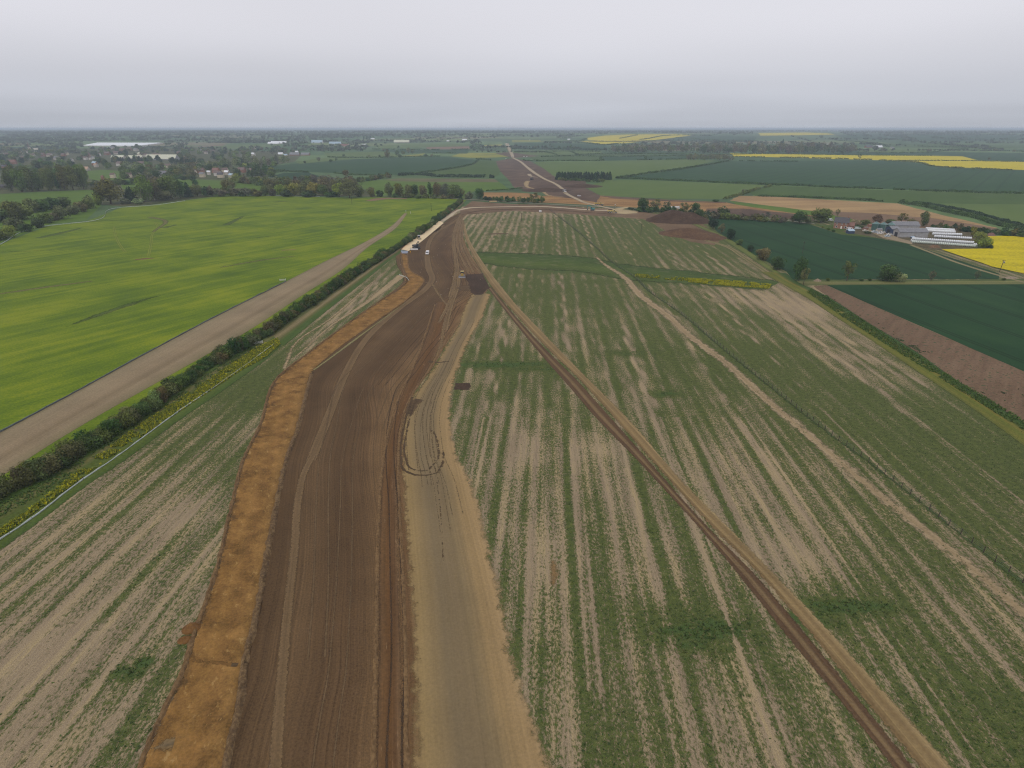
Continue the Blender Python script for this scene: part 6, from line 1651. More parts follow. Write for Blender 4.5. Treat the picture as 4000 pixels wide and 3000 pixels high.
for i, (x, y) in enumerate(((3417, 899), (3446, 901), (3476, 902))):
    r = empty("grain_silo", G(x, y)); tag(r, f"green steel grain silo with cone roof, {('left', 'middle', 'right')[i]} of the three", "silo", "three green silos")
    m = MB(); m.tube((0, 0, 0), (0, 0, 5.0), 2.75, 2.75, 24)
    for k in range(5): m.tube((0, 0, 0.6 + k), (0, 0, 0.72 + k), 2.81, 2.81, 24)
    m.build("drum", M_SILO, r)
    MB().tube((0, 0, 5.02), (0, 0, 6.7), 2.95, 0.25, 24).build("roof", paint("silo_roof_steel", (0.10, 0.19, 0.18), 0.4, 0.5, 0.2), r)
    MB().tube((0, 0, 6.68), (0, 0, 7.0), 0.35, 0.35, 10).build("roof_cap", M_SILO, r)
    m = MB()
    for s in (-0.2, 0.2): m.tube((s, -2.9, 0), (s, -2.9, 5.2), 0.04, 0.04, 5)
    for k in range(9): m.tube((-0.2, -2.9, 0.4 + k * 0.55), (0.2, -2.9, 0.4 + k * 0.55), 0.03, 0.03, 4)
    m.build("ladder", paint("galvanised", (0.35, 0.36, 0.38), 0.5, 0.5, 0.1), r)


def barn(px0, px1, py, eave, ridge, W, wall, roof, label, rz=None, bays=5, door=None):
    a, b = G(px0, py), G(px1, py)
    g = (a + b) / 2; L = (b - a).length
    g = Vector((g.x, g.y + W / 2, 0))
    r = empty("barn", g, R(-4) if rz is None else rz); tag(r, label, "barn", "grey farm barns")
    h = W / 2
    MB().prism([(-h, -0.2), (h, -0.2), (h, eave), (0, ridge), (-h, eave)], -L / 2, L / 2).build("wall", wall_mat(wall), r)
    k = (ridge - eave) / h
    for s in (-1, 1):
        for q in range(bays):      # each roof sheet run
            x0 = -L / 2 - 0.3 + (L + 0.6) * q / bays; x1 = -L / 2 - 0.3 + (L + 0.6) * (q + 1) / bays - 0.05
            MB().prism([(s * 0.02, ridge + 0.02), (s * 0.02, ridge + 0.14), (s * (h + .4), eave - .4 * k + 0.16), (s * (h + .4), eave - .4 * k + 0.03)], x0, x1).build("roof_sheet", tile_mat(roof), r)
    MB().tube((-L / 2 - .3, 0, ridge + 0.16), (L / 2 + .3, 0, ridge + 0.16), 0.16, 0.16, 6).build("ridge_cap", paint("ridge_pale", (0.45, 0.45, 0.46), 0.7, 0.3), r)
    if door:
        MB().box((-L / 2 - 0.03, 0, door[1] / 2), (0.08, door[0], door[1])).build("door", paint("dark_opening", (0.04, 0.04, 0.045), 0.9, 0.1), r)  # doorway as a near-black panel, its inner shade put into the colour
    return r


barn(3492, 3590, 896, 3.2, 5.4, 9, 'grey', 'grey', "grey-roofed barn behind the silos", bays=6)
barn(3482, 3512, 917, 4.2, 5.8, 9, 'navy', 'grey', "short navy-walled barn in front of the third silo", bays=2, door=(4, 3.4))
barn(3514, 3622, 928, 4.0, 6.0, 9, 'grey', 'grey', "long grey barn next to the white bales", bays=7, door=(4, 3.2))

# wrapped bales
M_WRAP = paint("white_bale_wrap", (0.72, 0.75, 0.78), 0.3, 0.5, 0.12, scale=0.9)
M_WRAPG = paint("greenish_bale_wrap", (0.58, 0.64, 0.58), 0.35, 0.5, 0.25, scale=0.9)


def bale_mesh(r_, L, mat, name):
    m = MB()
    n = 14
    rings = [(-L / 2, r_ * 0.72), (-L / 2 + 0.2, r_), (0, r_ * 1.02), (L / 2 - 0.2, r_), (L / 2, r_ * 0.72)]
    prev = None
    for x, rr in rings:
        cur = [m.bm.verts.new((x, rr * math.cos(2 * math.pi * i / n), r_ + rr * math.sin(2 * math.pi * i / n))) for i in range(n)]
        if prev:
            for i in range(n): m.bm.faces.new((prev[i], prev[(i + 1) % n], cur[(i + 1) % n], cur[i]))
        else: m.bm.faces.new(cur[::-1])
        prev = cur
    m.bm.faces.new(prev)
    bmesh.ops.recalc_face_normals(m.bm, faces=m.bm.faces[:])
    me = bpy.data.meshes.new(name); m.bm.to_mesh(me); m.bm.free(); me.materials.append(mat)
    for p_ in me.polygons: p_.use_smooth = True
    return me


def bale_row(a, b, n, r_, z, mat, where, group):
    A, B = G(*a), G(*b); ang = math.atan2(B.y - A.y, B.x - A.x); step = (B - A).length / n
    me = bale_mesh(r_, step * 0.88, mat, "wrapped_bale")
    rg = random.Random(n)
    for i in range(n):
        o = bpy.data.objects.new("wrapped_bale", me); col.objects.link(o)
        q = A + (B - A) * ((i + 0.5) / n)
        o.location = (q.x, q.y + rg.uniform(-.06, .06), z); o.rotation_euler = (0, 0, ang + rg.uniform(-.03, .03))
        tag(o, f"white wrapped bale, {ordw(i + 1)} from the left in the {where}", "bale", group)


def tube_row(a, b, r_, label):
    A, B = G(*a), G(*b)
    me = bale_mesh(r_, (B - A).length, M_WRAP, "wrapped_bale_tube")
    o = bpy.data.objects.new("wrapped_bale_tube", me); col.objects.link(o)
    o.location = (A + B) / 2; o.rotation_euler = (0, 0, math.atan2(B.y - A.y, B.x - A.x))
    tag(o, label, "bale tube", "smooth white bale tubes")


tube_row((3614, 899), (3727, 905), 1.15, "furthest long smooth white bale tube behind the grey barn")
tube_row((3618, 906), (3731, 912), 1.1, "second long smooth white bale tube behind the grey barn")
bale_row((3640, 918), (3756, 922), 16, 1.05, 0, M_WRAP, "third bale row", "bales of the third row")
bale_row((3647, 928), (3794, 936), 20, 1.0, 0, M_WRAP, "fourth bale row", "bales of the fourth row")
bale_row((3556, 944), (3815, 962), 34, 1.05, 0, M_WRAP, "front row's back line", "bales of the front stack")
bale_row((3560, 949), (3818, 967), 34, 1.0, 0, M_WRAPG, "nearest line at ground level", "bales of the front stack")
bale_row((3558, 946.5), (3800, 963), 31, 0.95, 1.75, M_WRAP, "top line of the front stack", "bales of the front stack")

M_TYRE = paint("tyre_rubber", (0.02, 0.02, 0.02), 0.85, 0.2, 0.2)
M_GLASS = paint("window_glass", (0.03, 0.035, 0.04), 0.1, 0.6, 0.0)
M_STEEL = paint("grey_steel", (0.25, 0.25, 0.26), 0.45, 0.5, 0.3)
M_RIM = paint("wheel_rim", (0.4, 0.4, 0.4), 0.4, 0.5, 0.2)


def wheel(parent, c, r_, w, rim=True):
    t_ = MB().tube((c[0], c[1] - w / 2, c[2]), (c[0], c[1] + w / 2, c[2]), r_, r_, 16).build("wheel", M_TYRE, parent)
    if rim:
        MB().tube((c[0], c[1] - w / 2 - 0.02, c[2]), (c[0], c[1] + w / 2 + 0.02, c[2]), r_ * 0.55, r_ * 0.55, 10).build("rim", M_RIM, t_)
    return t_


def car(g, rz, c, label, name="parked_car", cat="car", van=False, group=None):
    r = empty(name, g, rz); tag(r, label, cat, group)
    pm = paint("car_paint_%d%d%d" % tuple(int(x * 99) for x in c), c, 0.25, 0.5, 0.08)
    L, W = (5.0, 1.95) if van else (4.3, 1.75)
    if van:
        prof = [(-2.5, 0.35), (2.5, 0.35), (2.5, 0.95), (1.75, 1.15), (1.1, 1.95), (-2.45, 2.0)]
    else:
        prof = [(-2.1, 0.3), (2.1, 0.3), (2.15, 0.75), (1.1, 0.95), (0.4, 1.42), (-1.3, 1.45), (-2.0, 0.95)]
    MB().prism([(p_[0], p_[1]) for p_ in prof], -W / 2, W / 2, axis='y').build("body", pm, r, bevel=0.06)
    if van:
        MB().box((1.45, 0, 1.56), (0.06, W * 0.86, 0.85), ry=R(-39)).build("windscreen", M_GLASS, r)
        for s in (-1, 1): MB().box((0.55, s * (W / 2 + .01), 1.5), (1.0, 0.03, 0.55)).build("side_window", M_GLASS, r)
        MB().box((-2.5, 0, 1.5), (0.04, W * 0.7, 0.5)).build("rear_window", M_GLASS, r)
    else:
        MB().box((0.77, 0, 1.2), (0.05, W * 0.84, 0.72), ry=R(-56)).build("windscreen", M_GLASS, r)
        MB().box((-1.66, 0, 1.2), (0.05, W * 0.82, 0.75), ry=R(54)).build("rear_window", M_GLASS, r)
        for s in (-1, 1): MB().box((-0.4, s * (W / 2 + .01), 1.18), (1.6, 0.03, 0.38)).build("side_window", M_GLASS, r)
    for x in (1.35 if not van else 1.6, -1.3 if not van else -1.55):
        for s in (-1, 1): wheel(r, (x, s * (W / 2 - 0.1), 0.33), 0.34, 0.22)
    for s in (-1, 1):
        MB().box((L / 2 - 0.02, s * W * 0.36, 0.72), (0.08, 0.3, 0.16)).build("headlight", paint("lamp_glass", (0.8, 0.8, 0.75), 0.1, 0.6, 0), r)
    return r


for x, y, rz, c, l, v in ((3243, 863, 0.2, (0.75, 0.78, 0.8), "white van parked left behind the farmhouse", True), (3320, 899, 0.1, (0.8, 0.82, 0.84), "white van in front of the farm outbuilding", True), (3349, 896, 0.05, (0.5, 0.58, 0.56), "pale green-grey van right of the white one", True),
                          (3414, 908, 0.1, (0.6, 0.66, 0.7), "silver car below the first silo", False), (3424, 911, -0.6, (0.4, 0.45, 0.5), "grey-blue car below the middle silo", False), (3445, 911, 0.2, (0.8, 0.8, 0.78), "white car below the middle silo", False), (3454, 910, 0.3, (0.75, 0.75, 0.72), "white car touching the one below the middle silo", False),
                          (3475, 918, -0.2, (0.78, 0.78, 0.75), "white car left of the navy barn", False), (3467, 925, 0.1, (0.6, 0.7, 0.78), "pale blue car at the edge of the yard", False), (3437, 914, 0.0, (0.8, 0.8, 0.8), "white car in the middle of the yard", False), (3380, 904, 0.05, (0.6, 0.58, 0.5), "cream car at the left of the yard", False)):
    car(G(x, y), rz, c, l, "parked_van" if v else "parked_car", "van" if v else "car", v, "vehicles parked at the farm")
# small sheds and bits in the yard
for x, y, s, wl, rf, l in ((3320, 912, 5.0, 'navy', 'blue', "small dark shed at the edge of the garden"), (3433, 905, 4.0, 'pale', 'grey', "low stone store before the silos"), (3398, 887, 4.0, 'brick', 'red', "red shed left of the silos"), (3380, 897, 3.4, 'brick', 'brown', "small brown shed by the yard entrance"), (3563, 931, 2.2, 'navy', 'blue', "little blue box beside the long barn")):
    gable(G(x, y), 0.1, s, s * 0.7, s * 0.42, s * 0.62, wl, rf, l, "shed", "sheds round the farm", "shed", False, 0.15)


def heap(name, px, py, rx, ry, h, mat, label, cat, seed, rz=0.0, n=28, peaks=None, rough=0.2):
    g = G(px, py)
    peaks = peaks or [(0, 0, 1, 1, 1)]
    xs_ = np.linspace(-1.1, 1.1, n); X, Y = np.meshgrid(xs_, xs_)
    Z = np.zeros_like(X)
    for a, b, sx, sy, k in peaks: Z = np.maximum(Z, k * np.clip(1 - (((X - a) / sx) ** 2 + ((Y - b) / sy) ** 2) ** 0.8, 0, 1) ** 1.25)
    Z = Z * h * (1 + rough * (fbm(X * 5, Y * 5, seed, 4) - 0.5) * 2) - 0.02 - 0.3 * (Z <= 0)
    Z += (Z > 0) * (fbm(X * 12, Y * 12, seed + 3, 2) - 0.5) * h * 0.08
    I = np.arange(n * n).reshape(n, n)
    F = np.stack([I[:-1, :-1], I[:-1, 1:], I[1:, 1:], I[1:, :-1]], -1).reshape(-1, 4)
    V = np.stack([X * rx, Y * ry, Z], -1).reshape(-1, 3)
    keep = (Z.ravel()[F] > -0.25).any(1)
    o = link(name, mesh_np(name, V, F[keep]), mat); o.location = g; o.rotation_euler = (0, 0, rz)
    for p_ in o.data.polygons: p_.use_smooth = True
    tag(o, label, cat)
    return o


M_HEAP = field_mat("topsoil_heap", [(0.055, 0.034, 0.026), (0.085, 0.053, 0.04), (0.13, 0.08, 0.06)], 20, (0.3, 0.1, 0.4), (0.08, 0.5), (0.8, 0.5), bump=0.6)
M_HEAPRED = field_mat("red_soil_heap", [(0.09, 0.05, 0.034), (0.13, 0.075, 0.05), (0.18, 0.11, 0.07)], 20, (0.3, 0.1, 0.4), (0.08, 0.5), (0.8, 0.5), bump=0.6)
heap("soil_heap", 2650, 862, 29, 27, 8.5, M_HEAP, "big dark topsoil heap behind the green striped field", "soil heap", 3, R(-8), 44, [(-0.12, 0.1, 0.85, 0.9, 1), (0.3, -0.05, 0.7, 0.75, 0.86), (-0.5, -0.1, 0.5, 0.6, 0.6)])
heap("soil_heap", 2710, 918, 25, 24, 4.6, M_HEAPRED, "lower reddish soil heap in front of the dark topsoil heap", "soil heap", 5, R(-20), 44, [(-0.15, 0.1, 0.95, 0.85, 1), (0.35, -0.3, 0.65, 0.65, 0.6)])
heap("soil_heap", 2275, 728, 30, 26, 3.5, M_HEAP, "broad dark soil heap right of the far lorry", "soil heap", 7, 0.2, 36)
heap("soil_heap", 2135, 744, 34, 26, 3.2, M_HEAP, "broad brown soil heap left of the far haul track", "soil heap", 9, 0.1, 36)
heap("scrap_heap", 3650, 966, 4.5, 2.4, 1.8, paint("rusty_scrap", (0.2, 0.12, 0.07), 0.9, 0.2, 0.5), "rusty scrap heap in front of the white bales", "scrap heap", 11, 0.1, 20, rough=0.7)
heap("rubble_heap", 3868, 921, 5, 3, 2.2, paint("red_rubble", (0.22, 0.13, 0.11), 0.9, 0.1, 0.4), "reddish rubble heap above the rape corner", "rubble heap", 13, 0.1, 20, rough=0.6)
heap("rubble_heap", 3193, 1098, 2.6, 1.6, 1.2, paint("pale_log_pile", (0.3, 0.23, 0.16), 0.9, 0.1, 0.4), "small pale heap at the start of the grass lane", "rubble heap", 15, 0.3, 18, rough=0.7)
heap("rubble_heap", 3945, 1086, 5, 2.2, 1.0, paint("pale_spoil", (0.3, 0.24, 0.17), 0.9, 0.1, 0.4), "low spoil heap under the pole with transformer", "rubble heap", 17, 0.2, 18, rough=0.5)
heap("spoil_heap", 748, 2455, 1.6, 1.4, 0.9, field_mat("orange_spoil", [(0.14, 0.07, 0.03), (0.2, 0.105, 0.045), (0.26, 0.14, 0.06)], 0, bump=0.5), "small orange spoil heap on the left edge of the cut", "spoil heap", 19, 0.2, 22, rough=0.5)
heap("spoil_heap", 722, 2500, 1.2, 1.0, 0.6, field_mat("orange_spoil_b", [(0.14, 0.07, 0.03), (0.2, 0.105, 0.045), (0.26, 0.14, 0.06)], 0, bump=0.5), "lower of two small spoil heaps beside the cut", "spoil heap", 21, 0.2, 20, rough=0.5)
# little trial hole in the cut, drawn as a flat dark plate
MB().box((0, 0, 0.06), (1.0, 0.7, 0.02)).build("trial_hole_patch", paint("dark_clay", (0.09, 0.06, 0.03), 0.9, 0.2), None).location = (*G2([(917, 2598)])[0], 0.03)
tag(bpy.data.objects["trial_hole_patch"], "small dark square patch in the orange cut", "ground cover")


def bank(name, pts, w, h, mat, seed, side=0.0, px=True):
    """low irregular bank of clods along a line"""
    P = catmull(G2(pts), 700)
    s = np.concatenate([[0], np.cumsum(np.linalg.norm(np.diff(P, axis=0), axis=1))])
    g = np.gradient(P, axis=0); g /= np.linalg.norm(g, axis=1)[:, None]; nn = np.stack([-g[:, 1], g[:, 0]], 1)
    K = 6; V, F = [], []
    for k in range(K):
        f = k / (K - 1)
        off_ = (f - 0.5) * w + side + (fbm(s / 1.7, np.full_like(s, k * 2.3), seed, 3) - 0.5) * w * 0.6
        z = h * math.sin(math.pi * f) * (0.35 + 1.3 * fbm(s / 0.9, np.full_like(s, k * 1.7), seed + 7, 3)) + 0.02
        V.append(np.column_stack([P + nn * off_[:, None], z]))
    V = np.stack(V, 1).reshape(-1, 3)
    n = len(P)
    F = [(i * K + k, i * K + k + 1, (i + 1) * K + k + 1, (i + 1) * K + k) for i in range(n - 1) for k in range(K - 1)]
    me = mesh_np(name, V, F); me.update()
    o = link(name, me, mat); tag(o, kind='structure')
    return o


M_CLOD = field_mat("clod_bank", [(0.11, 0.07, 0.045), (0.175, 0.115, 0.07), (0.28, 0.19, 0.11)], 0, (0.5, 0.5, 0.3), (0.3, 0.4), (2.0, 0.6), bump=0.7)
M_CUTBANK = field_mat("cut_bank", [(0.13, 0.08, 0.045), (0.2, 0.125, 0.07), (0.28, 0.18, 0.10)], 0, (0.5, 0.5, 0.3), (0.3, 0.4), (2.0, 0.6), bump=0.7)
bank("clod_bank", [(1219, 1456), (1195, 1546), (1160, 1681), (1118, 1800), (1085, 1945), (1042, 2176), (1006, 2379), (962, 2567), (926, 2798), (879, 3000), (850, 3150)], 1.2, 0.5, M_CLOD, 3)
bank("cut_bank", [(1588, 1104), (1480, 1178), (1328, 1286), (1198, 1384), (1087, 1472), (1014, 1664), (949, 1800), (905, 1974), (834, 2263), (762, 2466), (697, 2661), (639, 2777), (545, 3000), (490, 3160)], 0.8, 0.35, M_CUTBANK, 5)
bank("clod_bank", [(1592, 1000), (1615, 1066), (1656, 1090), (1642, 1123), (1588, 1174), (1500, 1236)], 0.9, 0.4, M_CUTBANK, 9)
bank("clod_bank", [(1566, 985), (1574, 1047), (1586, 1100)], 0.9, 0.4, M_CUTBANK, 11)
bank("clod_bank", [(1566, 975), (1634, 915), (1715, 861), (1785, 819)], 1.0, 0.45, field_mat("red_clods", [(0.13, 0.07, 0.045), (0.2, 0.11, 0.07), (0.28, 0.17, 0.11)], 0), 13)

bank("clod_bank", [(1700, 1190), (1620, 1420), (1540, 1600), (1492, 1830), (1480, 2000), (1472, 2300), (1468, 2600), (1458, 3000), (1454, 3150)], 0.7, 0.16, M_CUTBANK, 17)
bank("clod_bank", [(1770, 1290), (1680, 1440), (1590, 1580), (1556, 1830), (1562, 2000), (1576, 2300), (1584, 2600), (1588, 3000), (1590, 3150)], 0.7, 0.16, M_CUTBANK, 19)

# ================================================================ MACHINES
M_YEL = paint("machine_yellow", (0.50, 0.34, 0.07), 0.5, 0.4, 0.35)
M_PALEY = paint("machine_pale_yellow", (0.62, 0.50, 0.2), 0.5, 0.4, 0.3)
M_TEAL = paint("machine_teal", (0.03, 0.24, 0.22), 0.4, 0.5, 0.2)
M_DKGREY = paint("machine_dark", (0.06, 0.06, 0.065), 0.6, 0.3, 0.3)
M_WHITE = paint("machine_white", (0.75, 0.75, 0.75), 0.4, 0.5, 0.12)


def tracks(r, L, W, y, h):
    for s in (-1, 1):
        prof = [(-L / 2 + h / 2, 0), (L / 2 - h / 2, 0), (L / 2, h / 2), (L / 2 - h / 2, h), (-L / 2 + h / 2, h), (-L / 2, h / 2)]
        tk = MB().prism(prof, s * y - W / 2, s * y + W / 2, axis='y').build("crawler_track", M_DKGREY, r)
        m = MB()
        for k in range(14): m.box((-L / 2 + h * .4 + (L - h * .8) * k / 13, s * y, h + 0.03), (0.08, W, 0.06))
        m.build("track_pads", M_STEEL, tk)


def dumper(g, rz, load, c_mat, label):
    r = empty("dump_truck", g, rz); tag(r, label, "dump truck", "articulated dump trucks on the site")
    MB().box((0.2, 0, 1.1), (8.6, 1.0, 0.5)).build("chassis", M_DKGREY, r)
    MB().prism([(-4.9, 1.9), (-4.2, 1.45), (0.2, 1.45), (0.7, 2.0), (0.7, 3.1), (-5.2, 2.75)], -1.45, 1.45, axis='y').build("dump_body", c_mat, r, bevel=0.05)
    if load:
        o = MB().prism([(-4.6, 2.7), (0.4, 3.0), (-0.6, 3.5), (-2.0, 3.75), (-3.6, 3.4)], -1.2, 1.2, axis='y').build("soil_load", M_HEAPRED, r)
    else:
        MB().box((-2.2, 0, 2.97), (5.0, 2.5, 0.05), ry=R(-3)).build("body_floor", M_DKGREY, r)
    cb = MB().box((1.75, 0, 2.35), (1.5, 2.3, 1.7), taper=(0.9, 0.9)).build("cab", c_mat, r, bevel=0.08)
    MB().box((2.47, 0, 2.65), (0.08, 1.8, 0.8), ry=R(-4)).build("windscreen", M_GLASS, cb)
    for s in (-1, 1): MB().box((1.75, s * 1.12, 2.65), (1.0, 0.06, 0.75)).build("side_window", M_GLASS, cb)
    MB().box((1.75, 0, 3.26), (1.5, 2.2, 0.1)).build("cab_roof", M_PALEY, cb)
    MB().prism([(2.5, 1.2), (4.6, 1.1), (4.6, 1.7), (2.5, 2.15)], -1.0, 1.0, axis='y').build("bonnet", c_mat, r, bevel=0.08)
    MB().box((4.65, 0, 1.4), (0.08, 1.5, 0.6)).build("grille", M_DKGREY, r)
    for x in (3.3, -1.0, -2.9):
        for s in (-1, 1): wheel(r, (x, s * 1.15, 0.9), 0.9, 0.7)
    return r


dumper(G(2340, 802), R(-12), False, M_YEL, "yellow dump truck on the orange soil beyond the lane")
dumper(G(2392, 832), R(-10), True, M_PALEY, "loaded dump truck beside the pale stone pad")


def excavator(g, rz, mat, label, boom_az=0.0):
    r = empty("excavator", g, rz); tag(r, label, "excavator")
    tracks(r, 4.2, 0.7, 1.25, 0.95)
    MB().box((0, 0, 0.85), (2.2, 1.6, 0.5)).build("undercarriage", M_DKGREY, r)
    MB().box((-0.5, 0, 1.75), (3.6, 2.8, 1.1)).build("upper_body", mat, r, bevel=0.1)
    MB().box((-2.0, 0, 1.75), (0.8, 2.7, 1.2)).build("counterweight", mat, r, bevel=0.15)
    cb = MB().box((0.8, 0.9, 2.4), (1.6, 0.95, 1.7), taper=(0.85, 0.95)).build("cab", mat, r, bevel=0.06)
    MB().box((1.55, 0.9, 2.55), (0.08, 0.8, 1.1), ry=R(-8)).build("windscreen", M_GLASS, cb)
    for s in (-1, 1): MB().box((0.8, 0.9 + s * .47, 2.6), (1.1, 0.05, 0.8)).build("side_window", M_GLASS, cb)
    b = MB(); b.tube((1.0, -0.2, 1.9), (2.9, -0.2, 4.6), 0.34, 0.3, 4); b.tube((2.9, -0.2, 4.6), (4.8, -0.2, 4.9), 0.3, 0.24, 4); b.build("boom", mat, r)
    MB().tube((4.7, -0.2, 5.3), (5.0, -0.2, 1.6), 0.26, 0.18, 4).build("stick", mat, r)
    MB().prism([(4.6, 1.7), (5.3, 1.7), (5.5, 0.9), (4.9, 0.35), (4.3, 0.6), (4.5, 1.0)], -0.8, 0.4, axis='y').build("bucket", M_DKGREY, r)
    MB().tube((1.3, -0.2, 2.0), (2.6, -0.2, 3.7), 0.12, 0.08, 8).build("boom_ram", M_STEEL, r)
    MB().tube((3.1, -0.2, 5.0), (4.6, -0.2, 5.2), 0.1, 0.07, 8).build("stick_ram", M_STEEL, r)
    return r


excavator(G(2314, 822), R(172), M_TEAL, "teal excavator standing on the grey stone road")
excavator(G(1624, 970), R(-50), M_DKGREY, "dark excavator beside the end of the cream stone road")
excavator(G(2076, 703), R(60), M_DKGREY, "tiny dark excavator digging beside the far haul track")
# levelling sledge beside the dark excavator
sl = empty("stone_spreader_box", G(1618, 976), R(0)); tag(sl, "grey steel spreader box with white front plate beside the excavator", "spreader box")
MB().box((0, 0.9, 0.45), (5.0, 2.6, 0.25)).build("deck", M_STEEL, sl)
MB().box((0, -0.6, 0.55), (5.2, 0.15, 1.0)).build("front_plate", M_WHITE, sl)
for s in (-1, 1): MB().box((s * 2.5, 0.8, 0.6), (0.12, 2.9, 0.9)).build("side_plate", M_STEEL, sl)


def roller(g, rz, label):
    r = empty("road_roller", g, rz); tag(r, label, "roller")
    MB().tube((1.9, -1.05, 0.75), (1.9, 1.05, 0.75), 0.75, 0.75, 24).build("drum", M_STEEL, r)
    m = MB(); m.box((1.4, 1.2, 0.9), (2.2, 0.16, 0.3)); m.box((1.4, -1.2, 0.9), (2.2, 0.16, 0.3)); m.box((2.95, 0, 0.9), (0.2, 2.5, 0.35)); m.build("drum_frame", M_PALEY, r)
    MB().prism([(-2.7, 0.9), (0.2, 0.8), (0.3, 1.6), (-1.0, 1.75), (-2.6, 1.6)], -0.85, 0.85, axis='y').build("engine_hood", M_PALEY, r, bevel=0.08)
    cb = MB().box((-0.15, 0, 2.1), (1.3, 1.5, 1.3)).build("cab", M_DKGREY, r, bevel=0.05)
    MB().box((-0.15, 0, 2.83), (1.7, 1.75, 0.12)).build("cab_roof", M_WHITE, cb)
    MB().box((0.52, 0, 2.2), (0.05, 1.3, 0.9)).build("windscreen", M_GLASS, cb)
    for s in (-1, 1): wheel(r, (-1.6, s * 0.9, 0.75), 0.75, 0.5)
    return r


roller(G(1637, 935), R(-70), "yellow road roller on the cream stone road")
rl = roller(G(2403, 809), R(90), "small dark roller on the crossing beyond the stone pad")
rl.scale = (0.7, 0.7, 0.9)


def dozer(g, rz, label):
    r = empty("bulldozer", g, rz); tag(r, label, "bulldozer")
    tracks(r, 3.6, 0.6, 1.15, 1.0)
    MB().box((0.2, 0, 1.25), (3.2, 1.6, 0.9)).build("hull", M_YEL, r, bevel=0.08)
    MB().box((1.2, 0, 1.85), (1.5, 1.3, 0.5)).build("engine_hood", M_YEL, r, bevel=0.08)
    cb = MB().box((-0.5, 0, 2.35), (1.5, 1.6, 1.4), taper=(0.9, 0.9)).build("cab", M_DKGREY, r, bevel=0.05)
    MB().box((-0.5, 0, 3.1), (1.7, 1.8, 0.14)).build("cab_roof", M_PALEY, cb)
    MB().box((0.22, 0, 2.4), (0.06, 1.3, 0.9)).build("windscreen", M_GLASS, cb)
    MB().prism([(2.3, 0.05), (2.5, 0.0), (2.25, 0.6), (2.35, 1.2), (2.2, 1.2), (2.1, 0.6)], -1.9, 1.9, axis='y').build("blade", M_STEEL, r)
    m = MB()
    for s in (-1, 1): m.tube((0.5, s * 1.6, 0.6), (2.2, s * 1.6, 0.4), 0.12, 0.12, 6)
    m.build("push_arms", M_YEL, r)
    m = MB(); m.box((-2.0, 0, 0.9), (0.3, 1.8, 0.3))
    for y in (-0.7, 0, 0.7): m.box((-2.15, y, 0.5), (0.14, 0.14, 0.8))
    m.build("ripper", M_STEEL, r)
    MB().tube((1.5, 0.4, 2.1), (1.5, 0.4, 2.8), 0.07, 0.07, 8).build("exhaust", M_DKGREY, r)
    return r


dozer(G(1806, 1082), R(-90), "yellow bulldozer beside the square of fresh dark soil")


def lorry(g, rz, label, c=M_WHITE, tipper=False, L=7.5):
    r = empty("lorry", g, rz); tag(r, label, "lorry")
    MB().box((-0.5, 0, 0.85), (L, 1.0, 0.3)).build("chassis", M_DKGREY, r)
    cb = MB().box((L / 2 - 1.3, 0, 1.95), (2.0, 2.4, 2.3), taper=(0.92, 0.95)).build("cab", c, r, bevel=0.1)
    MB().box((L / 2 - 0.3, 0, 2.35), (0.08, 2.1, 0.9), ry=R(-4)).build("windscreen", M_GLASS, cb)
    for s in (-1, 1): MB().box((L / 2 - 1.2, s * 1.18, 2.4), (1.0, 0.06, 0.8)).build("side_window", M_GLASS, cb)
    MB().box((-1.4, 0, 2.0), (L - 2.6, 2.45, 1.9)).build("body", M_STEEL if tipper else c, r, bevel=0.04)
    for x in (L / 2 - 1.2, -1.6, -2.9):
        for s in (-1, 1): wheel(r, (x, s * 1.05, 0.5), 0.5, 0.35)
    for s in (-1, 1): MB().box((L / 2 - 0.28, s * 0.85, 0.95), (0.08, 0.35, 0.2)).build("headlight", paint("lamp_glass", (0.8, 0.8, 0.75), 0.1, 0.6, 0), cb)
    return r


lorry(G(2205, 751), R(-72), "white lorry driving towards us on the far haul track", tipper=True)
lorry(G(2638, 818), R(8), "white lorry half hidden behind the dark soil heap", L=9)
car(G(1670, 993), R(-88), (0.78, 0.78, 0.78), "white site van on the pale wheel path", "site_van", "van", True)
car(G(2110, 829), R(95), (0.75, 0.75, 0.75), "white van at the edge of the striped field", "site_van", "van", True)
car(G(2262, 767), R(10), (0.75, 0.75, 0.76), "white car on the orange soil right of the far lorry", "site_car", "car", False)
for x, y, l in ((2003, 613, "white cabin at the bend of the far haul track"), (2047, 613, "left white cabin in the far roadside compound"), (2058, 612.5, "right white cabin in the far roadside compound"), (1978, 620, "lone white cabin left of the far haul track"), (1982, 562, "white cabin at the corridor's far end"), (1990, 570, "pale cabin on the far corridor"), (2070, 548, "white dot of a shed beyond the corridor"), (2094, 745, "white tank by the sandy loop track")):
    g = G(x, y); s = max(2.6, 3.4 * m_per_px(g) * 1.5) if y < 650 else 2.4
    r = empty("site_cabin", g, 0.1); tag(r, l, "cabin", "white cabins of the site")
    MB().box((0, 0, s * 0.25), (s, s * 0.5, s * 0.5)).build("body", M_WHITE, r, bevel=0.05)
    MB().box((0, 0, s * 0.52), (s * 1.05, s * 0.55, 0.1)).build("roof", M_STEEL, r)
    MB().box((s * 0.2, -s * 0.252, s * 0.22), (s * 0.18, 0.04, s * 0.36)).build("door", M_DKGREY, r)
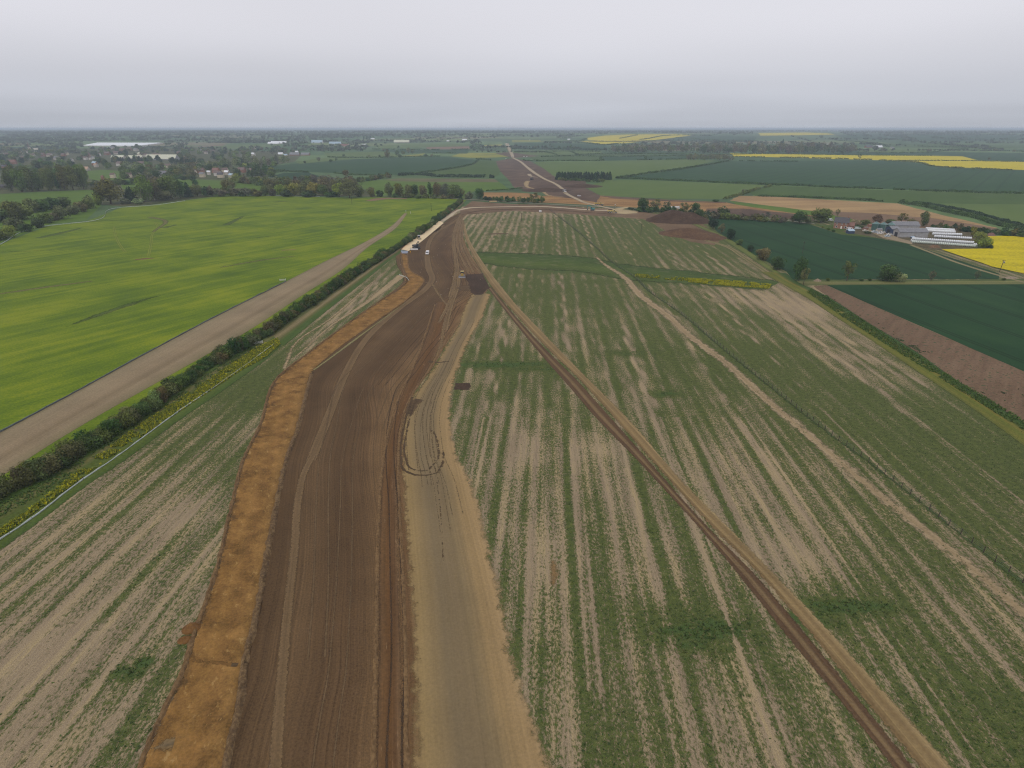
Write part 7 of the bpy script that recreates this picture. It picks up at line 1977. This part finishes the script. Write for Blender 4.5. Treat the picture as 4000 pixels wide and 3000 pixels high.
# geotextile at the road end
gt = [G(1567, 980), G(1594, 982), G(1592, 990), G(1567, 990)]
cx_ = sum((q for q in gt), Vector()) / 4
m = MB(); vs = [m.bm.verts.new((q.x - cx_.x, q.y - cx_.y, 0.32 if i < 2 else 0.08)) for i, q in enumerate(gt)]
vl = [m.bm.verts.new((q.x - cx_.x, q.y - cx_.y, 0.05)) for q in gt]
m.bm.faces.new(vs); m.bm.faces.new(vl[::-1])
for i in range(4): m.bm.faces.new((vs[i], vs[(i + 1) % 4], vl[(i + 1) % 4], vl[i]))
o = m.build("geotextile_sheet", paint("grey_blue_textile", (0.25, 0.28, 0.34), 0.8, 0.2, 0.15)); o.location = (cx_.x, cx_.y, 0.02)
tag(o, "blue-grey geotextile sheet laid at the end of the cream stone road", "sheet")

# worker in high-visibility clothing
def worker(g, rz, label):
    r = empty("person", g, rz); tag(r, label, "person")
    J = {'pel': (0, 0, .95), 'che': (0, .02, 1.3), 'nek': (0, .02, 1.48), 'hed': (0, .04, 1.62), 'top': (0, .04, 1.74), 'lsh': (.19, .02, 1.42), 'lel': (.27, .0, 1.14), 'lha': (.24, .14, .9), 'rsh': (-.19, .02, 1.42), 'rel': (-.28, .0, 1.14), 'rha': (-.26, .12, .9),
         'lhi': (.1, 0, .9), 'lkn': (.12, .03, .5), 'lan': (.13, 0, .09), 'lto': (.14, .16, .04), 'rhi': (-.1, 0, .9), 'rkn': (-.12, .02, .5), 'ran': (-.13, -.02, .09), 'rto': (-.14, .14, .04)}
    E = [('pel', 'che'), ('che', 'nek'), ('nek', 'hed'), ('hed', 'top'), ('che', 'lsh'), ('lsh', 'lel'), ('lel', 'lha'), ('che', 'rsh'), ('rsh', 'rel'), ('rel', 'rha'), ('pel', 'lhi'), ('lhi', 'lkn'), ('lkn', 'lan'), ('lan', 'lto'), ('pel', 'rhi'), ('rhi', 'rkn'), ('rkn', 'ran'), ('ran', 'rto')]
    RAD = {'pel': .15, 'che': .16, 'nek': .06, 'hed': .1, 'top': .07, 'lsh': .075, 'rsh': .075, 'lel': .05, 'rel': .05, 'lha': .045, 'rha': .045, 'lhi': .1, 'rhi': .1, 'lkn': .07, 'rkn': .07, 'lan': .05, 'ran': .05, 'lto': .04, 'rto': .04}
    ks = list(J); me = bpy.data.meshes.new("body"); me.from_pydata([J[k] for k in ks], [(ks.index(a), ks.index(b)) for a, b in E], [])
    o = link("body", me, paint("work_clothes", (0.5, 0.2, 0.03), 0.9, 0.1, 0.2), r)
    sk = o.modifiers.new("skin", 'SKIN')
    for i, k in enumerate(ks):
        v = me.skin_vertices[0].data[i]; v.radius = (RAD[k], RAD[k]); v.use_root = k == 'pel'
    o.modifiers.new("sub", 'SUBSURF').levels = 1
    m = MB(); m.tube((0, .02, .95), (0, .02, 1.43), 0.2, 0.21, 12, cap=False); m.build("high_visibility_vest", paint("hi_vis", (0.8, 0.65, 0.03), 0.7, 0.2, 0.05), r)
    m = MB(); m.tube((0, .04, 1.66), (0, .04, 1.8), 0.135, 0.06, 12); m.build("hard_hat", paint("orange_helmet", (0.8, 0.25, 0.03), 0.4, 0.4, 0.02), r)
    return r


worker(G(1603, 990), R(180), "person in orange and yellow high-visibility clothing beside the geotextile")

# ================================================================ POLES AND FENCES
M_POLE = paint("creosoted_wood", (0.075, 0.06, 0.05), 0.9, 0.1, 0.3)


def pole(px, py, hpx, label, lean=0.0, transformer=False, rz=0.0):
    g = G(px, py); h = hpx * m_per_px(g) / math.cos(math.atan2(CAM_Z, g.y))
    r = empty("utility_pole", g, rz); tag(r, label, "utility pole", "overhead line poles"); r.rotation_euler = (0, lean, rz)
    MB().tube((0, 0, -0.2), (0, 0, h), 0.17, 0.12, 8).build("post", M_POLE, r)
    MB().box((0, 0, h - 0.4), (2.0, 0.14, 0.14)).build("crossarm", M_POLE, r)
    for s in (-0.85, 0, 0.85): MB().tube((s, 0, h - 0.33), (s, 0, h - 0.1), 0.06, 0.05, 8).build("insulator", paint("insulator", (0.3, 0.22, 0.18), 0.3, 0.5), r)
    if transformer:
        MB().box((0.1, -0.5, h - 1.3), (0.9, 0.6, 0.9)).build("transformer", M_STEEL, r, bevel=0.06)


pole(2503, 919, 42, "pole standing in the green striped field")
pole(2037, 866, 33, "pole in the thin left part of the striped field")
pole(1685, 824, 28, "pole in the barley beside the long hedge")
pole(1375, 796, 24, "pole in the barley below the willow row")
pole(3134, 990, 45, "pole in the dark wheat left of the farm")
pole(3904, 1062, 46, "leaning pole with transformer beside the rape", 0.06, True)
pole(3680, 884, 22, "thin pole by the dark hedge behind the bales")


def post_fence(pts, label, spacing=2.8, h=1.45):
    P = catmull(G2(pts), 900)
    s = np.concatenate([[0], np.cumsum(np.linalg.norm(np.diff(P, axis=0), axis=1))])
    x0, y0 = P[450]
    r = empty("wire_fence", (float(x0), float(y0), 0)); tag(r, label, "fence")
    m = MB(); m.tube((0, 0, -0.1), (0, 0, h), 0.085, 0.075, 6)
    bmesh.ops.recalc_face_normals(m.bm, faces=m.bm.faces[:])
    me = bpy.data.meshes.new("post"); m.bm.to_mesh(me); m.bm.free(); me.materials.append(M_POLE)
    n = int(s[-1] / spacing); rg = random.Random(3)
    Q = []
    for i in range(n):
        d_ = i * spacing + rg.uniform(-.15, .15)
        Q.append((float(np.interp(d_, s, P[:, 0])), float(np.interp(d_, s, P[:, 1]))))
    order = sorted(range(n), key=lambda i: Q[i][1])
    rest = MB()
    for k, i in enumerate(order):
        q = Q[i]
        if k < 290:
            o = bpy.data.objects.new("post", me); col.objects.link(o); o.parent = r; o.location = (q[0] - x0, q[1] - y0, 0); o.rotation_euler = (rg.uniform(-.04, .04), rg.uniform(-.04, .04), 0)
        else:
            rest.tube((q[0] - x0, q[1] - y0, -0.1), (q[0] - x0, q[1] - y0, h), 0.06, 0.05, 5)
    if n > 290:
        tag(rest.build("far_posts", M_POLE, r), kind='stuff')
    else: rest.bm.free()
    for z in (0.35, 0.7, 1.0, 1.25):
        m = MB()
        for a, b in zip(Q, Q[1:]): m.tube((a[0] - x0, a[1] - y0, z), (b[0] - x0, b[1] - y0, z), 0.012, 0.012, 3, cap=False)
        m.build("wire", M_STEEL, r)


post_fence(FENCE, "dark post and wire fence running down the right-hand stubble field")


def low_fence(pts, label, h=0.55, mat=None):
    P = catmull(G2(pts), 260)
    rng = np.random.default_rng(6)
    s = np.concatenate([[0], np.cumsum(np.linalg.norm(np.diff(P, axis=0), axis=1))])
    x0, y0 = P[130]
    r = empty("sheet_fence", (float(x0), float(y0), 0)); tag(r, label, "fence", "low plastic sheet fences")
    g = np.gradient(P, axis=0); g /= np.linalg.norm(g, axis=1)[:, None]; nn = np.stack([-g[:, 1], g[:, 0]], 1)
    hh = h * (0.8 + 0.4 * vnoise(s / 3.0, s * 0, 4)); lean_ = (vnoise(s / 2.2, s * 0 + 3, 8) - 0.5) * 0.25
    V = []
    for off_, top in ((-0.03, 0), (0.03, 0), (0.03, 1), (-0.03, 1)):
        V.append(np.column_stack([P[:, 0] - x0 + nn[:, 0] * (off_ + top * lean_), P[:, 1] - y0 + nn[:, 1] * (off_ + top * lean_), hh * top]))
    V = np.stack(V, 1).reshape(-1, 3); n = len(P)
    F = [(i * 4 + k, i * 4 + (k + 1) % 4, (i + 1) * 4 + (k + 1) % 4, (i + 1) * 4 + k) for i in range(n - 1) for k in range(4)]
    link("sheeting", mesh_np("sheeting", V, F), mat, r)
    st = MB()
    for d_ in np.arange(0, s[-1], 2.5):
        x = float(np.interp(d_, s, P[:, 0])) - x0; y = float(np.interp(d_, s, P[:, 1])) - y0
        st.box((x, y, h * 0.5), (0.05, 0.05, h * 1.15))
    tag(st.build("stakes", M_POLE, r), kind='stuff')


M_SHEETW = paint("pale_plastic_sheet", (0.55, 0.6, 0.58), 0.5, 0.3, 0.3)
M_SHEETG = paint("grey_plastic_sheet", (0.14, 0.17, 0.17), 0.6, 0.3, 0.25)
low_fence(FENCE_LOW, "low pale plastic fence beside the yellow flowering verge", 0.4, M_SHEETW)
low_fence([(-330, 1862), (0, 1690), (260, 1551), (553, 1391), (814, 1252), (1118, 1100)], "low grey plastic fence between barley and bare headland", 0.5, M_SHEETG)
low_fence([(-60, 985), (0, 956), (194, 882), (335, 867), (484, 810), (588, 803), (723, 785)], "pale plastic fence round the far left corner of the barley", 0.45, M_SHEETW)
low_fence([(880, 765), (1000, 765), (1250, 768)], "pale plastic fence along the top edge of the barley", 0.4, M_SHEETW)
low_fence([(1560, 1075), (1588, 1086), (1598, 1098)], "short pale plastic fence at the corner of the orange cut", 0.5, M_SHEETW)
for (x, y, a, l) in ((1105, 1097, 0.3, "white gate leaf at the end of the grey plastic fence"), (1010, 1343, 0.5, "white gate leaf at the end of the yellow verge")):
    r = empty("field_gate", G(x, y), a); tag(r, l, "gate", "white field gates")
    for z in (0.3, 0.6, 0.9): MB().box((0, 0, z), (3.0, 0.06, 0.1)).build("rail", M_WHITE, r)
    for s in (-1.5, 1.5): MB().box((s, 0, 0.55), (0.12, 0.12, 1.1)).build("post", M_WHITE, r)
for x, y, l in ((1586, 830, "left white marker post at the end of the barley track"), (1604, 835, "right white marker post at the end of the barley track")):
    r = empty("marker_post", G(x, y)); tag(r, l, "post", "white marker posts")
    MB().tube((0, 0, 0), (0, 0, 1.6), 0.1, 0.1, 8).build("shaft", M_WHITE, r)
    MB().box((0, 0, 1.75), (0.5, 0.08, 0.35)).build("plate", M_WHITE, r)
for x, y, l in ((2504, 828, "orange barrier beside the stone pad"), (1838, 775, "red barrier where the hedge meets the lane")):
    r = empty("road_barrier", G(x, y), 0.1); tag(r, l, "barrier", "site barriers")
    MB().box((0, 0, 0.75), (2.4, 0.12, 0.5)).build("panel", paint("barrier_orange", (0.7, 0.14, 0.05), 0.6, 0.3, 0.1), r)
    for s in (-0.9, 0.9): MB().box((s, 0, 0.3), (0.1, 0.6, 0.6)).build("foot", M_DKGREY, r)
r = empty("timber_stack", G(1926, 789), 0.05); tag(r, "pale timber stack on the bare ground by the lane", "timber stack")
for k in range(3):
    for j in range(4): MB().box((0, -0.9 + j * 0.6, 0.25 + k * 0.4), (8, 0.5, 0.34)).build("beam", paint("pale_timber", (0.6, 0.45, 0.25), 0.8, 0.2, 0.2), r)
# pale stones and white rags lying about the site
rng = np.random.default_rng(8)
P_ = [(rng.uniform(1560, 1900), rng.uniform(900, 1160)) for _ in range(70)] + [(rng.uniform(1600, 2600), rng.uniform(815, 850)) for _ in range(50)]
m = MB()
for x, y in P_:
    g = G(x, y); s = rng.uniform(0.12, 0.3)
    m.box((g.x, g.y, s * 0.4), (s, s * rng.uniform(.6, 1), s * rng.uniform(.5, .9)), rz=rng.uniform(0, 3))
tag(m.build("stones", paint("pale_stone", (0.42, 0.36, 0.28), 0.9, 0.1, 0.3)), "pale stones and clods lying about the site", "stones", kind='stuff')

# ================================================================ the air
hb = MB()
hb.box((0, (YE - 700) / 2, 39.5), (2 * XE + 400, YE + 1700, 81.0))
t = NT("haze_air")
pv = t.n("VolumePrincipled")
pv.inputs["Color"].default_value = (0.76, 0.88, 1.0, 1)
pv.inputs["Density"].default_value = 1.4e-4
pv.inputs["Anisotropy"].default_value = 0.0
t.t.links.new(pv.outputs[0], t.out.inputs["Volume"])
tag(hb.build("haze", t.mat), kind='stuff')
